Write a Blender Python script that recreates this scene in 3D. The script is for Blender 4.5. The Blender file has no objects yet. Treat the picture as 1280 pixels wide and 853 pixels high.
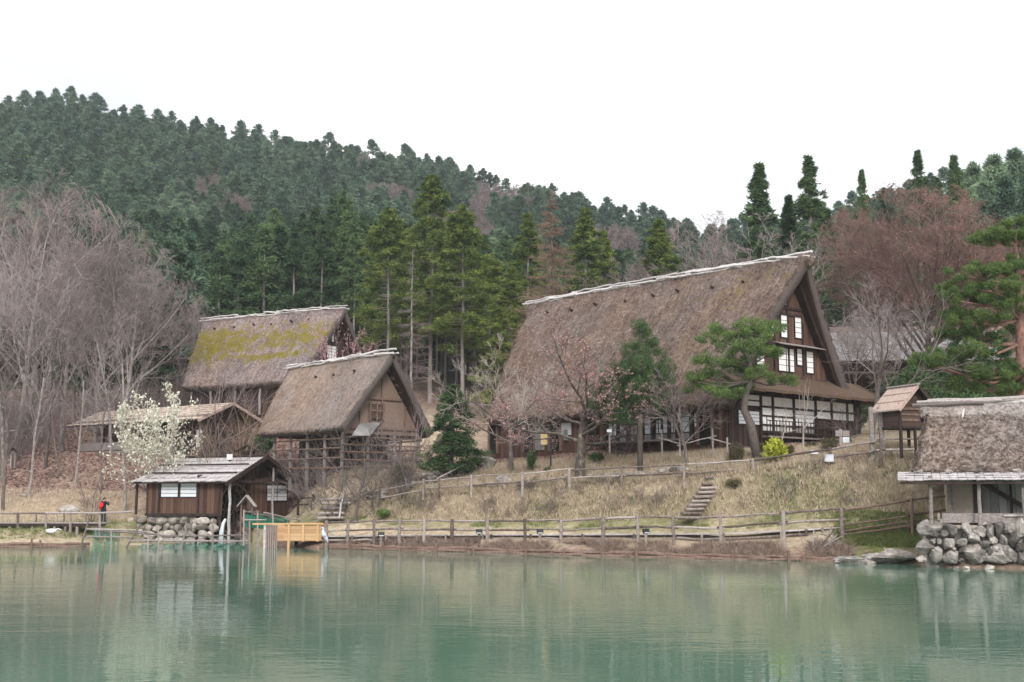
import bpy, math, random
import numpy as np
from mathutils import Vector, Matrix

sc = bpy.context.scene
col = sc.collection
R = math.radians
rnd = random.Random(7)

# ------------------------------------------------------------------ camera
F, HOR, CX, CY, CZ = 1500.0, 622.0, 640.0, 426.5, 3.0
TH = math.atan((HOR - CY) / F)
cam_d = bpy.data.cameras.new('camera')
cam = bpy.data.objects.new('camera', cam_d)
col.objects.link(cam)
cam.location = (0, 0, CZ)
cam.rotation_euler = (math.pi / 2 + TH, 0, 0)
cam_d.sensor_width = 36
cam_d.lens = 36 * F / 1280
cam_d.clip_end = 3000
sc.camera = cam

# ------------------------------------------------------------------ overcast sky
world = bpy.data.worlds.new('World')
sc.world = world
world.use_nodes = True
nt = world.node_tree
nt.nodes.clear()
N = nt.nodes.new
w_out = N('ShaderNodeOutputWorld'); w_bg = N('ShaderNodeBackground')
sky = N('ShaderNodeTexSky'); sky.sky_type = 'NISHITA'; sky.sun_disc = False
SUN_EL, SUN_ROT = R(31), R(190)
sky.sun_elevation = SUN_EL; sky.sun_rotation = SUN_ROT
sky.air_density = 1.0; sky.dust_density = 3.0
w_tc = N('ShaderNodeTexCoord')
w_no = N('ShaderNodeTexNoise'); w_no.inputs['Scale'].default_value = 2.2; w_no.inputs['Detail'].default_value = 6
w_mp = N('ShaderNodeMapping'); w_mp.inputs['Scale'].default_value = (1, 1, 2.4)
w_cr = N('ShaderNodeValToRGB')
w_cr.color_ramp.elements[0].position = 0.38; w_cr.color_ramp.elements[0].color = (4.5, 4.7, 5.05, 1)
w_cr.color_ramp.elements[1].position = 0.62; w_cr.color_ramp.elements[1].color = (7.4, 7.4, 7.45, 1)
w_mix = N('ShaderNodeMixRGB'); w_mix.inputs[0].default_value = 0.96     # almost closed cloud cover over the clear sky
nt.links.new(w_tc.outputs['Generated'], w_mp.inputs[0]); nt.links.new(w_mp.outputs[0], w_no.inputs[0])
nt.links.new(w_no.outputs[0], w_cr.inputs[0]); nt.links.new(sky.outputs[0], w_mix.inputs[1])
# overcast cloud is brighter overhead than at the horizon
w_sx = N('ShaderNodeSeparateXYZ'); w_gr = N('ShaderNodeMapRange'); w_mu = N('ShaderNodeVectorMath'); w_mu.operation = 'SCALE'
w_gr.inputs[1].default_value = 0.0; w_gr.inputs[2].default_value = 0.9; w_gr.inputs[3].default_value = 1.0; w_gr.inputs[4].default_value = 2.1
nt.links.new(w_tc.outputs['Generated'], w_sx.inputs[0]); nt.links.new(w_sx.outputs['Z'], w_gr.inputs[0])
nt.links.new(w_cr.outputs[0], w_mu.inputs[0]); nt.links.new(w_gr.outputs[0], w_mu.inputs['Scale'])
nt.links.new(w_mu.outputs[0], w_mix.inputs[2]); nt.links.new(w_mix.outputs[0], w_bg.inputs[0])
w_bg.inputs[1].default_value = 0.1
nt.links.new(w_bg.outputs[0], w_out.inputs[0])

sun_d = bpy.data.lights.new('sun', 'SUN')
sun_d.energy = 1.5; sun_d.angle = R(16); sun_d.color = (1, 0.965, 0.92)
sun = bpy.data.objects.new('sun', sun_d)
col.objects.link(sun)
sun.rotation_euler = (math.pi / 2 - SUN_EL, 0, R(10))

sc.view_settings.view_transform = 'Standard'
sc.view_settings.look = 'None'
sc.view_settings.gamma = 1
sc.view_settings.use_curve_mapping = False
sc.view_settings.exposure = 0.74
sc.cycles.max_bounces = 5
sc.cycles.diffuse_bounces = 3
sc.cycles.glossy_bounces = 3
sc.cycles.transmission_bounces = 3
sc.cycles.volume_bounces = 0
sc.cycles.sample_clamp_indirect = 6
sc.cycles.use_denoising = True
try:
    sc.cycles.denoising_prefilter = 'ACCURATE'
except Exception:
    pass

# ------------------------------------------------------------------ measuring helpers
def ray(px, py):
    u = (px - CX) / F; v = (CY - py) / F
    return Vector((u, math.cos(TH) - v * math.sin(TH), math.sin(TH) + v * math.cos(TH)))

def at(px, py, Y):
    d = ray(px, py); k = Y / d.y
    return Vector((d.x * k, Y, CZ + d.z * k))

def local(px, py, fr, s=None, t=None):
    """a point on a wall of a house with frame fr = (origin, a, b): s fixes the gable plane, t the long side plane"""
    O, a, b = fr
    d = ray(px, py); o = Vector((0, 0, CZ))
    n, q = (a, O + a * s) if s is not None else (b, O + b * t)
    k = (q - o).dot(n) / d.dot(n)
    r = o + d * k - O
    return r.dot(b), r.dot(a), r.z

# ------------------------------------------------------------------ scene helpers
def tag(o, label=None, cat=None, group=None, kind=None):
    if label: o['label'] = label
    if cat: o['category'] = cat
    if group: o['group'] = group
    if kind: o['kind'] = kind
    return o

def thing(name, label, cat, loc=(0, 0, 0), rz=0.0, group=None, scale=None):
    o = bpy.data.objects.new(name, None)
    o.empty_display_size = 0.2
    col.objects.link(o)
    o.location = loc; o.rotation_euler = (0, 0, rz)
    if scale: o.scale = scale
    return tag(o, label, cat, group)

def link(name, me, parent=None):
    o = bpy.data.objects.new(name, me)
    col.objects.link(o)
    if parent is not None: o.parent = parent
    return o

def dup(root, loc, rz, scale=None, label=None, group=None):
    r = root.copy(); col.objects.link(r)
    r.location = loc; r.rotation_euler = (0, 0, rz)
    if scale is not None: r.scale = scale
    if label: r['label'] = label
    if group: r['group'] = group
    for ch in root.children:
        c = ch.copy(); col.objects.link(c); c.parent = r
        for g in ch.children:
            d = g.copy(); col.objects.link(d); d.parent = c
    return r

class MB:
    """collects boxes, beams and tubes into one mesh"""
    def __init__(self):
        self.v = []; self.f = []; self.m = []
    def add(self, vs, fs, mi=0):
        n = len(self.v)
        self.v += [tuple(v) for v in vs]
        self.f += [tuple(i + n for i in f) for f in fs]
        self.m += [mi] * len(fs)
        return self
    def box(self, c, s, rot=None, mi=0):
        x, y, z = s[0] / 2, s[1] / 2, s[2] / 2
        vs = [Vector(p) for p in ((-x,-y,-z),(x,-y,-z),(x,y,-z),(-x,y,-z),(-x,-y,z),(x,-y,z),(x,y,z),(-x,y,z))]
        if rot is not None: vs = [rot @ v for v in vs]
        c = Vector(c)
        return self.add([v + c for v in vs], [(3,2,1,0),(4,5,6,7),(0,1,5,4),(1,2,6,5),(2,3,7,6),(3,0,4,7)], mi)
    def span(self, x0, x1, y0, y1, z0, z1, mi=0):
        return self.box(((x0+x1)/2, (y0+y1)/2, (z0+z1)/2), (abs(x1-x0), abs(y1-y0), abs(z1-z0)), None, mi)
    def beam(self, p0, p1, w, h, mi=0, up=(0, 0, 1)):
        p0 = Vector(p0); p1 = Vector(p1); d = p1 - p0
        L = d.length; d.normalize(); up = Vector(up)
        if abs(d.dot(up)) > 0.98: up = Vector((0, 1, 0))
        s = d.cross(up).normalized(); u = s.cross(d)
        rot = Matrix((s, d, u)).transposed()
        return self.box((p0 + p1) / 2, (w, L, h), rot, mi)
    def tube(self, pts, radii, n=8, mi=0, wob=0.0, rg=rnd, flat=1.0):
        pts = [Vector(p) for p in pts]
        if not hasattr(radii, '__len__'): radii = [radii] * len(pts)
        vs = []; fs = []
        prev = None
        for i, p in enumerate(pts):
            d = (pts[min(i+1, len(pts)-1)] - pts[max(i-1, 0)]).normalized()
            ref = Vector((0, 0, 1)) if abs(d.z) < 0.9 else Vector((1, 0, 0))
            s = d.cross(ref).normalized() if prev is None else (prev - d * prev.dot(d)).normalized()
            prev = s; u = d.cross(s)
            for k in range(n):
                a = 2 * math.pi * k / n
                r = radii[i] * (1 + (rg.uniform(-wob, wob) if wob else 0))
                vs.append(p + s * math.cos(a) * r + u * math.sin(a) * r * flat)
        for i in range(len(pts) - 1):
            for k in range(n):
                k2 = (k + 1) % n
                fs.append((i*n+k, i*n+k2, (i+1)*n+k2, (i+1)*n+k))
        fs.append(tuple(range(n-1, -1, -1))); b = (len(pts)-1)*n
        fs.append(tuple(range(b, b+n)))
        return self.add(vs, fs, mi)
    def pole(self, p0, p1, r, n=7, bend=0.02, mi=0, wob=0.10, rg=rnd, taper=0.9):
        p0 = Vector(p0); p1 = Vector(p1); L = (p1 - p0).length
        k = max(3, min(7, int(L / 0.6) + 2))
        pts = []
        for i in range(k):
            q = p0.lerp(p1, i / (k - 1))
            if 0 < i < k - 1: q += Vector((rg.uniform(-1,1), rg.uniform(-1,1), rg.uniform(-1,1))) * bend * min(L, 2.5)
            pts.append(q)
        return self.tube(pts, [r * (1 + (taper - 1) * i / (k-1)) for i in range(k)], n, mi, wob, rg)
    def rock(self, c, s, seed=0, mi=0, nu=12, nv=8, amp=0.18, rot=0.0):
        rg = random.Random(seed)
        dirs = [Vector((rg.gauss(0,1), rg.gauss(0,1), rg.gauss(0,1))).normalized() for _ in range(13)]
        cut = [rg.uniform(0.48, 0.92) for _ in dirs]
        vs = []; fs = []
        cr, sr = math.cos(rot), math.sin(rot)
        for j in range(nv + 1):
            ph = math.pi * j / nv
            for i in range(nu):
                a = 2 * math.pi * i / nu
                d = Vector((math.sin(ph) * math.cos(a), math.sin(ph) * math.sin(a), math.cos(ph)))
                r = 1.0
                for q, k in zip(dirs, cut):
                    dp = d.dot(q)
                    if dp * r > k: r = k / dp
                r *= 1 + rg.uniform(-amp, amp) * 0.22
                x, y, z = d.x * r * s[0], d.y * r * s[1], d.z * r * s[2]
                vs.append((c[0] + x*cr - y*sr, c[1] + x*sr + y*cr, c[2] + z))
        for j in range(nv):
            for i in range(nu):
                i2 = (i + 1) % nu
                fs.append((j*nu+i, (j+1)*nu+i, (j+1)*nu+i2, j*nu+i2))
        return self.add(vs, fs, mi)
    def build(self, name, mats, parent=None, smooth=False, bevel=0.0):
        me = bpy.data.meshes.new(name)
        me.from_pydata(self.v, [], self.f)
        if not isinstance(mats, (list, tuple)): mats = [mats]
        for m in mats: me.materials.append(m)
        if len(mats) > 1: me.polygons.foreach_set('material_index', self.m)
        if smooth: me.polygons.foreach_set('use_smooth', [True] * len(self.f))
        me.update()
        o = link(name, me, parent)
        if bevel:
            b = o.modifiers.new('bevel', 'BEVEL'); b.width = bevel; b.segments = 1; b.limit_method = 'ANGLE'
        return o

def np_mesh(name, V, Fc, mats, tint=None, smooth=False, midx=None):
    """V (n,3), Fc (m,k) -> mesh data with an optional per-vertex 'tint'"""
    V = np.ascontiguousarray(V, np.float32); Fc = np.ascontiguousarray(Fc, np.int32)
    me = bpy.data.meshes.new(name)
    m, k = Fc.shape
    me.vertices.add(len(V)); me.vertices.foreach_set('co', V.ravel())
    me.loops.add(m * k); me.loops.foreach_set('vertex_index', Fc.ravel())
    me.polygons.add(m)
    me.polygons.foreach_set('loop_start', np.arange(0, m * k, k, dtype=np.int32))
    if midx is not None: me.polygons.foreach_set('material_index', np.ascontiguousarray(midx, np.int32))
    if smooth: me.polygons.foreach_set('use_smooth', np.ones(m, bool))
    me.update(calc_edges=True)
    if tint is not None:
        at_ = me.attributes.new('tint', 'FLOAT', 'POINT')
        at_.data.foreach_set('value', np.ascontiguousarray(tint, np.float32))
    for mm in (mats if isinstance(mats, (list, tuple)) else [mats]): me.materials.append(mm)
    return me

def unit(v):
    return v / (np.linalg.norm(v, axis=-1, keepdims=True) + 1e-9)

def leaf_tris(P, D, L, W, rg, quad=False, nrm=None):
    """elongated little faces at P along D"""
    n = len(P)
    D = D / (np.linalg.norm(D, axis=1, keepdims=True) + 1e-9)
    rr = rg.normal(size=(n, 3)) if nrm is None else nrm; S = np.cross(D, rr); S /= (np.linalg.norm(S, axis=1, keepdims=True) + 1e-9)
    L = np.broadcast_to(L, n)[:, None]; W = np.broadcast_to(W, n)[:, None]
    if quad:
        V = np.stack([P, P + D*L*0.45 + S*W*0.5, P + D*L, P + D*L*0.45 - S*W*0.5], 1).reshape(-1, 3)
        return V, np.arange(4*n).reshape(n, 4)
    V = np.stack([P - S*W*0.5, P + S*W*0.5, P + D*L], 1).reshape(-1, 3)
    return V, np.arange(3*n).reshape(n, 3)

def seg_tubes(P0, P1, R0, R1, n=4):
    """many short prisms (branches)"""
    P0, P1 = np.asarray(P0, float), np.asarray(P1, float)
    D = P1 - P0; D = D / (np.linalg.norm(D, axis=1, keepdims=True) + 1e-9)
    ref = np.where(np.abs(D[:, 2:3]) < 0.9, np.array([[0., 0, 1]]), np.array([[1., 0, 0]]))
    S = np.cross(D, ref); S /= np.linalg.norm(S, axis=1, keepdims=True); U = np.cross(D, S)
    ang = np.arange(n) * 2 * math.pi / n
    c, s = np.cos(ang)[None, :, None], np.sin(ang)[None, :, None]
    ring = S[:, None, :] * c + U[:, None, :] * s
    A = P0[:, None, :] + ring * np.asarray(R0)[:, None, None]
    B = P1[:, None, :] + ring * np.asarray(R1)[:, None, None]
    V = np.concatenate([A, B], 1).reshape(-1, 3)
    base = (np.arange(len(P0)) * 2 * n)[:, None, None]
    k = np.arange(n); k2 = (k + 1) % n
    Fq = np.stack([k, k2, n + k2, n + k], 1)[None] + base
    return V, Fq.reshape(-1, 4)

# ------------------------------------------------------------------ materials
def mk(name):
    m = bpy.data.materials.new(name); m.use_nodes = True
    n = m.node_tree.nodes; b = n['Principled BSDF']
    return m, m.node_tree, b

def nd(t, kind, **kw):
    n = t.nodes.new(kind)
    for k, v in kw.items():
        if k in n.inputs: n.inputs[k].default_value = v
        else: setattr(n, k, v)
    return n

def ramp(t, stops):
    r = t.nodes.new('ShaderNodeValToRGB')
    e = r.color_ramp.elements
    e[0].position, e[0].color = stops[0][0], (*stops[0][1], 1)
    e[1].position, e[1].color = stops[-1][0], (*stops[-1][1], 1)
    for p, c in stops[1:-1]:
        x = e.new(p); x.color = (*c, 1)
    return r

def noisy(name, stops, scale=3.0, stretch=(1, 1, 1), rough=0.85, bump=0.3, bscale=None, detail=6, spec=0.2, dist=0.05, vor=0, rand=0.0):
    """base colour from stretched noise plus bump"""
    m, t, b = mk(name)
    tc = nd(t, 'ShaderNodeTexCoord'); mp = nd(t, 'ShaderNodeMapping', Scale=stretch)
    no = nd(t, 'ShaderNodeTexNoise', Scale=scale, Detail=detail, Roughness=0.65)
    r = ramp(t, stops)
    L = t.links.new
    L(tc.outputs['Object'], mp.inputs[0]); L(mp.outputs[0], no.inputs[0])
    src = no.outputs[0]
    if rand:
        oi = nd(t, 'ShaderNodeObjectInfo'); ma = nd(t, 'ShaderNodeMath', operation='MULTIPLY_ADD')
        ma.inputs[1].default_value = rand; L(oi.outputs['Random'], ma.inputs[0])
        m2 = nd(t, 'ShaderNodeMath', operation='SUBTRACT'); m2.inputs[1].default_value = rand / 2
        L(src, ma.inputs[2]); L(ma.outputs[0], m2.inputs[0]); src = m2.outputs[0]
    L(src, r.inputs[0]); L(r.outputs[0], b.inputs['Base Color'])
    b.inputs['Roughness'].default_value = rough
    b.inputs['Specular IOR Level'].default_value = spec
    if bump:
        n2 = nd(t, 'ShaderNodeTexNoise', Scale=bscale or scale * 3, Detail=5)
        L(mp.outputs[0], n2.inputs[0])
        bp = nd(t, 'ShaderNodeBump', Strength=bump, Distance=dist)
        L(n2.outputs[0], bp.inputs['Height']); L(bp.outputs[0], b.inputs['Normal'])
    return m

def planks(name, dark, light, width=0.25, axis='X', rough=0.8, gap=0.06, bump=0.4):
    """vertical or horizontal boards: every board its own shade, dark grooves between"""
    m, t, b = mk(name); L = t.links.new
    tc = nd(t, 'ShaderNodeTexCoord'); sx = nd(t, 'ShaderNodeSeparateXYZ'); L(tc.outputs['Object'], sx.inputs[0])
    if axis == 'H': src = sx.outputs['Z']
    else:
        ad = nd(t, 'ShaderNodeMath', operation='ADD'); L(sx.outputs['X'], ad.inputs[0]); L(sx.outputs['Y'], ad.inputs[1]); src = ad.outputs[0]
    dv = nd(t, 'ShaderNodeMath', operation='DIVIDE'); dv.inputs[1].default_value = width; L(src, dv.inputs[0])
    fl = nd(t, 'ShaderNodeMath', operation='FLOOR'); L(dv.outputs[0], fl.inputs[0])
    wn = nd(t, 'ShaderNodeTexWhiteNoise'); wn.noise_dimensions = '1D'; L(fl.outputs[0], wn.inputs['W'])
    mp = nd(t, 'ShaderNodeMapping', Scale=(14, 14, 1.2) if axis != 'H' else (1.2, 1.2, 14)); L(tc.outputs['Object'], mp.inputs[0])
    no = nd(t, 'ShaderNodeTexNoise', Scale=1.6, Detail=6); L(mp.outputs[0], no.inputs[0])
    mx = nd(t, 'ShaderNodeMath', operation='MULTIPLY_ADD'); mx.inputs[1].default_value = 0.55
    L(wn.outputs[0], mx.inputs[0])
    ml = nd(t, 'ShaderNodeMath', operation='MULTIPLY'); ml.inputs[1].default_value = 0.6; L(no.outputs[0], ml.inputs[0]); L(ml.outputs[0], mx.inputs[2])
    r = ramp(t, [(0.2, dark), (0.85, light)]); L(mx.outputs[0], r.inputs[0])
    fr = nd(t, 'ShaderNodeMath', operation='FRACT'); L(dv.outputs[0], fr.inputs[0])
    lt = nd(t, 'ShaderNodeMath', operation='GREATER_THAN'); lt.inputs[1].default_value = gap; L(fr.outputs[0], lt.inputs[0])
    gm = nd(t, 'ShaderNodeMixRGB', Color1=(dark[0]*0.3, dark[1]*0.3, dark[2]*0.3, 1)); L(lt.outputs[0], gm.inputs[0]); L(r.outputs[0], gm.inputs[2])
    L(gm.outputs[0], b.inputs['Base Color']); b.inputs['Roughness'].default_value = rough; b.inputs['Specular IOR Level'].default_value = 0.2
    hm = nd(t, 'ShaderNodeMath', operation='ADD'); L(lt.outputs[0], hm.inputs[0]); L(ml.outputs[0], hm.inputs[1])
    bp = nd(t, 'ShaderNodeBump', Strength=bump, Distance=0.02); L(hm.outputs[0], bp.inputs['Height']); L(bp.outputs[0], b.inputs['Normal'])
    return m

def foliage(name, c0, c1, rand=0.35, transl=0.25, rough=0.6, hue=0.0):
    """leaf colour between c0 and c1: per-clump 'tint' plus a per-tree shift"""
    m, t, b = mk(name); L = t.links.new
    a = nd(t, 'ShaderNodeAttribute', attribute_name='tint')
    oi = nd(t, 'ShaderNodeObjectInfo')
    ma = nd(t, 'ShaderNodeMath', operation='MULTIPLY_ADD'); ma.inputs[1].default_value = rand
    L(oi.outputs['Random'], ma.inputs[0]); L(a.outputs['Fac'], ma.inputs[2])
    sb = nd(t, 'ShaderNodeMath', operation='SUBTRACT'); sb.inputs[1].default_value = rand / 2; L(ma.outputs[0], sb.inputs[0])
    r = ramp(t, [(0.0, c0), (1.0, c1)]); L(sb.outputs[0], r.inputs[0])
    L(r.outputs[0], b.inputs['Base Color'])
    b.inputs['Roughness'].default_value = rough; b.inputs['Specular IOR Level'].default_value = 0.25
    if transl:
        tr = nd(t, 'ShaderNodeBsdfTranslucent'); L(r.outputs[0], tr.inputs[0])
        ms = nd(t, 'ShaderNodeMixShader'); ms.inputs[0].default_value = transl
        out = [n for n in t.nodes if n.type == 'OUTPUT_MATERIAL'][0]
        L(b.outputs[0], ms.inputs[1]); L(tr.outputs[0], ms.inputs[2]); L(ms.outputs[0], out.inputs[0])
    return m

def thatch_mat(name, stops, moss, speck=0.5):
    """weathered straw: fine strands, blotches, moss where the 'tint' attribute lets it grow"""
    m, t, b = mk(name); L = t.links.new
    tc = nd(t, 'ShaderNodeTexCoord')
    n1 = nd(t, 'ShaderNodeTexNoise', Scale=0.55, Detail=5, Roughness=0.6); L(tc.outputs['Object'], n1.inputs[0])
    n2 = nd(t, 'ShaderNodeTexNoise', Scale=7.0, Detail=8, Roughness=0.75); L(tc.outputs['Object'], n2.inputs[0])
    mp = nd(t, 'ShaderNodeMapping', Scale=(0.7, 5.5, 0.7)); L(tc.outputs['Object'], mp.inputs[0])
    n3 = nd(t, 'ShaderNodeTexNoise', Scale=1.0, Detail=6, Roughness=0.7); L(mp.outputs[0], n3.inputs[0])
    ad = nd(t, 'ShaderNodeMath', operation='MULTIPLY_ADD'); ad.inputs[1].default_value = 0.32; L(n1.outputs[0], ad.inputs[0])
    n5 = nd(t, 'ShaderNodeTexNoise', Scale=3.6, Detail=7, Roughness=0.8); L(tc.outputs['Object'], n5.inputs[0])
    av = nd(t, 'ShaderNodeMath', operation='ADD'); L(n2.outputs[0], av.inputs[0]); L(n5.outputs[0], av.inputs[1])
    hf = nd(t, 'ShaderNodeMapRange'); hf.inputs[1].default_value = 0.74; hf.inputs[2].default_value = 1.26; hf.inputs[3].default_value = 0.1; hf.inputs[4].default_value = 0.9; L(av.outputs[0], hf.inputs[0])
    m2 = nd(t, 'ShaderNodeMath', operation='MULTIPLY_ADD'); m2.inputs[1].default_value = speck; L(hf.outputs[0], m2.inputs[0])
    m3 = nd(t, 'ShaderNodeMath', operation='MULTIPLY'); m3.inputs[1].default_value = 0.35; L(n3.outputs[0], m3.inputs[0])
    L(m3.outputs[0], m2.inputs[2]); L(m2.outputs[0], ad.inputs[2])
    r = ramp(t, stops); L(ad.outputs[0], r.inputs[0])
    at_ = nd(t, 'ShaderNodeAttribute', attribute_name='tint')
    n4 = nd(t, 'ShaderNodeTexNoise', Scale=1.1, Detail=8, Roughness=0.72); L(tc.outputs['Object'], n4.inputs[0])
    mc = nd(t, 'ShaderNodeMapRange'); mc.inputs[1].default_value = 0.32; mc.inputs[2].default_value = 0.68; L(n4.outputs[0], mc.inputs[0])
    sm = nd(t, 'ShaderNodeMath', operation='ADD'); L(at_.outputs['Fac'], sm.inputs[0]); L(mc.outputs[0], sm.inputs[1])
    mr = nd(t, 'ShaderNodeMapRange'); mr.inputs[1].default_value = 0.95; mr.inputs[2].default_value = 1.30; L(sm.outputs[0], mr.inputs[0])
    mo = ramp(t, [(0.3, moss[0]), (0.7, moss[1])]); L(n2.outputs[0], mo.inputs[0])
    n6 = nd(t, 'ShaderNodeTexNoise', Scale=0.22, Detail=4, Roughness=0.6); L(tc.outputs['Object'], n6.inputs[0])
    pr = ramp(t, [(0.40, (0.92, 0.94, 0.97)), (0.62, (1.05, 0.97, 0.90))]); L(n6.outputs[0], pr.inputs[0])
    pm = nd(t, 'ShaderNodeMixRGB', blend_type='MULTIPLY'); pm.inputs[0].default_value = 1.0; L(r.outputs[0], pm.inputs[1]); L(pr.outputs[0], pm.inputs[2])
    mx = nd(t, 'ShaderNodeMixRGB'); L(mr.outputs[0], mx.inputs[0]); L(pm.outputs[0], mx.inputs[1]); L(mo.outputs[0], mx.inputs[2])
    L(mx.outputs[0], b.inputs['Base Color']); b.inputs['Roughness'].default_value = 0.95; b.inputs['Specular IOR Level'].default_value = 0.1
    bp = nd(t, 'ShaderNodeBump', Strength=0.9, Distance=0.12); L(ad.outputs[0], bp.inputs['Height']); L(bp.outputs[0], b.inputs['Normal'])
    return m

M = {}
M['thatch_big'] = thatch_mat('weathered_thatch', [(0.36, (.052,.036,.029)), (0.50, (.122,.088,.071)), (0.62, (.200,.154,.131)), (0.78, (.36,.31,.285))], ((.11,.085,.03), (.24,.175,.045)), 0.42)
M['thatch_barn'] = thatch_mat('pale_thatch', [(0.36, (.13,.10,.085)), (0.52, (.235,.185,.158)), (0.70, (.36,.30,.265))], ((.2,.17,.1), (.3,.25,.1)), 0.4)
M['thatch_moss'] = thatch_mat('mossy_thatch', [(0.38, (.08,.06,.052)), (0.54, (.18,.14,.128)), (0.72, (.36,.30,.285))], ((.10,.085,.022), (.27,.215,.035)))
M['thatch_hut'] = thatch_mat('grey_thatch', [(0.48, (.07,.050,.041)), (0.66, (.175,.135,.112)), (0.85, (.36,.30,.265))], ((.25,.19,.05), (.4,.3,.06)), 0.75)
M['straw_pale'] = thatch_mat('pale_ridge_straw', [(0.36, (.15,.12,.10)), (0.52, (.31,.265,.235)), (0.70, (.50,.45,.41))], ((.2,.17,.1), (.3,.25,.1)), 0.4)
M['thatch_cut'] = noisy('cut_thatch_edge', [(0.3, (.065,.05,.046)), (0.7, (.16,.13,.122))], 9, (1, 1, 4), 0.95, 0.6)
M['thatch_under'] = noisy('dark_brown_thatch_underside', [(0.3, (.022,.014,.011)), (0.7, (.085,.055,.042))], 7, (4, 1, 4), 0.95, 0.5)  # underside coloured a darker brown than the cut edges
M['pent'] = noisy('brown_bark_roof', [(0.3, (.060,.038,.027)), (0.7, (.17,.115,.083))], 6, (2, 2, 2), 0.9, 0.5)
M['dark_wood'] = planks('dark_boards', (.030,.017,.015), (.085,.052,.046), 0.24)
M['dark_beam'] = noisy('dark_beam', [(0.3, (.022,.014,.012)), (0.75, (.07,.046,.04))], 5, (1, 1, 0.3), 0.75, 0.2)
M['brown_wood'] = planks('brown_boards', (.05,.026,.02), (.15,.085,.062), 0.3)
M['brown_h'] = planks('brown_level_boards', (.028,.018,.015), (.105,.066,.05), 0.28, 'H')
M['grey_wood'] = noisy('weathered_grey_wood', [(0.3, (.15,.125,.115)), (0.55, (.29,.25,.235)), (0.8, (.46,.42,.40))], 4, (3, 3, 3), 0.85, 0.4, rand=0.4)
M['pale_wood'] = noisy('bleached_wood', [(0.3, (.36,.33,.32)), (0.7, (.66,.62,.60))], 3, (2, 2, 2), 0.8, 0.3, rand=0.3)
M['fence_wood'] = noisy('fence_wood', [(0.25, (.105,.08,.068)), (0.5, (.245,.198,.176)), (0.8, (.43,.375,.345))], 3.5, (2, 2, 2), 0.85, 0.4, rand=0.55)
M['brown_post'] = noisy('brown_post', [(0.3, (.11,.07,.055)), (0.7, (.25,.17,.135))], 4, (2, 2, .5), 0.85, 0.3)
M['plaster'] = noisy('white_plaster', [(0.3, (.78,.78,.77)), (0.7, (.86,.86,.85))], 2, (1, 1, 1), 0.8, 0.05)
M['paper'] = noisy('white_paper', [(0.3, (.70,.72,.76)), (0.7, (.80,.81,.84))], 1.5, (1, 1, 1), 0.7, 0)
M['paper_dim'] = noisy('grey_paper', [(0.3, (.56,.58,.63)), (0.7, (.70,.71,.76))], 1.5, (1, 1, 1), 0.7, 0)
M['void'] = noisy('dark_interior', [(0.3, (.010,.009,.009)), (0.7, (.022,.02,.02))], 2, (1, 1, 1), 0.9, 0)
M['shingle'] = noisy('grey_shingles', [(0.3, (.22,.20,.20)), (0.5, (.42,.39,.39)), (0.72, (.66,.63,.63))], 3.5, (1.0, 3, 1), 0.85, 0.7, 9)
M['shingle_tan'] = noisy('tan_shingles', [(0.3, (.30,.22,.17)), (0.5, (.50,.40,.33)), (0.72, (.72,.62,.55))], 3.0, (1.0, 3, 1), 0.85, 0.7, 9)
M['copper'] = noisy('reddish_board_roof', [(0.3, (.30,.205,.17)), (0.7, (.52,.41,.36))], 3, (1, 3, 1), 0.8, 0.3)
M['stone'] = noisy('field_stone', [(0.30, (.075,.068,.062)), (0.50, (.215,.195,.18)), (0.72, (.46,.42,.38))], 2.2, (1, 1, 1), 0.9, 0.6, 9, rand=0.35)
M['stone_mossy'] = noisy('mossy_stone', [(0.28, (.10,.095,.085)), (0.5, (.26,.235,.21)), (0.72, (.48,.43,.38))], 2.5, (1, 1, 1), 0.9, 0.6, 9)
M['orange'] = planks('fresh_orange_timber', (.42,.255,.13), (.58,.385,.215), 0.22, 'H', 0.7, 0.05, 0.25)
M['orange_post'] = noisy('fresh_timber_post', [(0.3, (.50,.30,.14)), (0.7, (.66,.43,.23))], 3, (3, 3, .5), 0.7, 0.1)
M['net'] = noisy('green_net', [(0.3, (.02,.13,.085)), (0.7, (.06,.27,.18))], 14, (1, 1, 1), 0.7, 0.3)
M['weave'] = noisy('woven_bark_panel', [(0.3, (.15,.10,.078)), (0.7, (.31,.225,.18))], 6, (4, 4, 1), 0.9, 0.4)
M['mud'] = noisy('tan_earth_wall', [(0.3, (.30,.24,.19)), (0.7, (.42,.35,.29))], 1.3, (1, 1, 1), 0.95, 0.15)
M['grey_panel'] = planks('grey_boards', (.15,.145,.14), (.34,.33,.32), 0.35)
M['cherry_bark'] = noisy('lichened_cherry_bark', [(0.3, (.05,.038,.032)), (0.55, (.13,.105,.09)), (0.72, (.36,.33,.28))], 4, (2, 2, .9), 0.9, 0.4)
M['bark'] = noisy('grey_brown_bark', [(0.3, (.07,.055,.048)), (0.7, (.20,.165,.15))], 6, (3, 3, .6), 0.9, 0.6)
M['pale_bark'] = noisy('pale_lichen_bark', [(0.3, (.075,.06,.052)), (0.5, (.175,.148,.135)), (0.75, (.38,.34,.315))], 4, (2, 2, .7), 0.9, 0.4, rand=0.3)
M['cedar_bark'] = noisy('cedar_bark', [(0.3, (.17,.145,.135)), (0.7, (.40,.35,.33))], 5, (4, 4, .35), 0.9, 0.5)
M['red_bark'] = noisy('red_pine_bark', [(0.3, (.14,.075,.06)), (0.6, (.32,.18,.145)), (0.8, (.40,.27,.23))], 5, (2, 2, .8), 0.9, 0.7)
M['twig_grey'] = noisy('grey_twigs', [(0.3, (.175,.14,.135)), (0.7, (.34,.29,.28))], 2, (1, 1, 1), 0.9, 0, rand=0.35)
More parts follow.
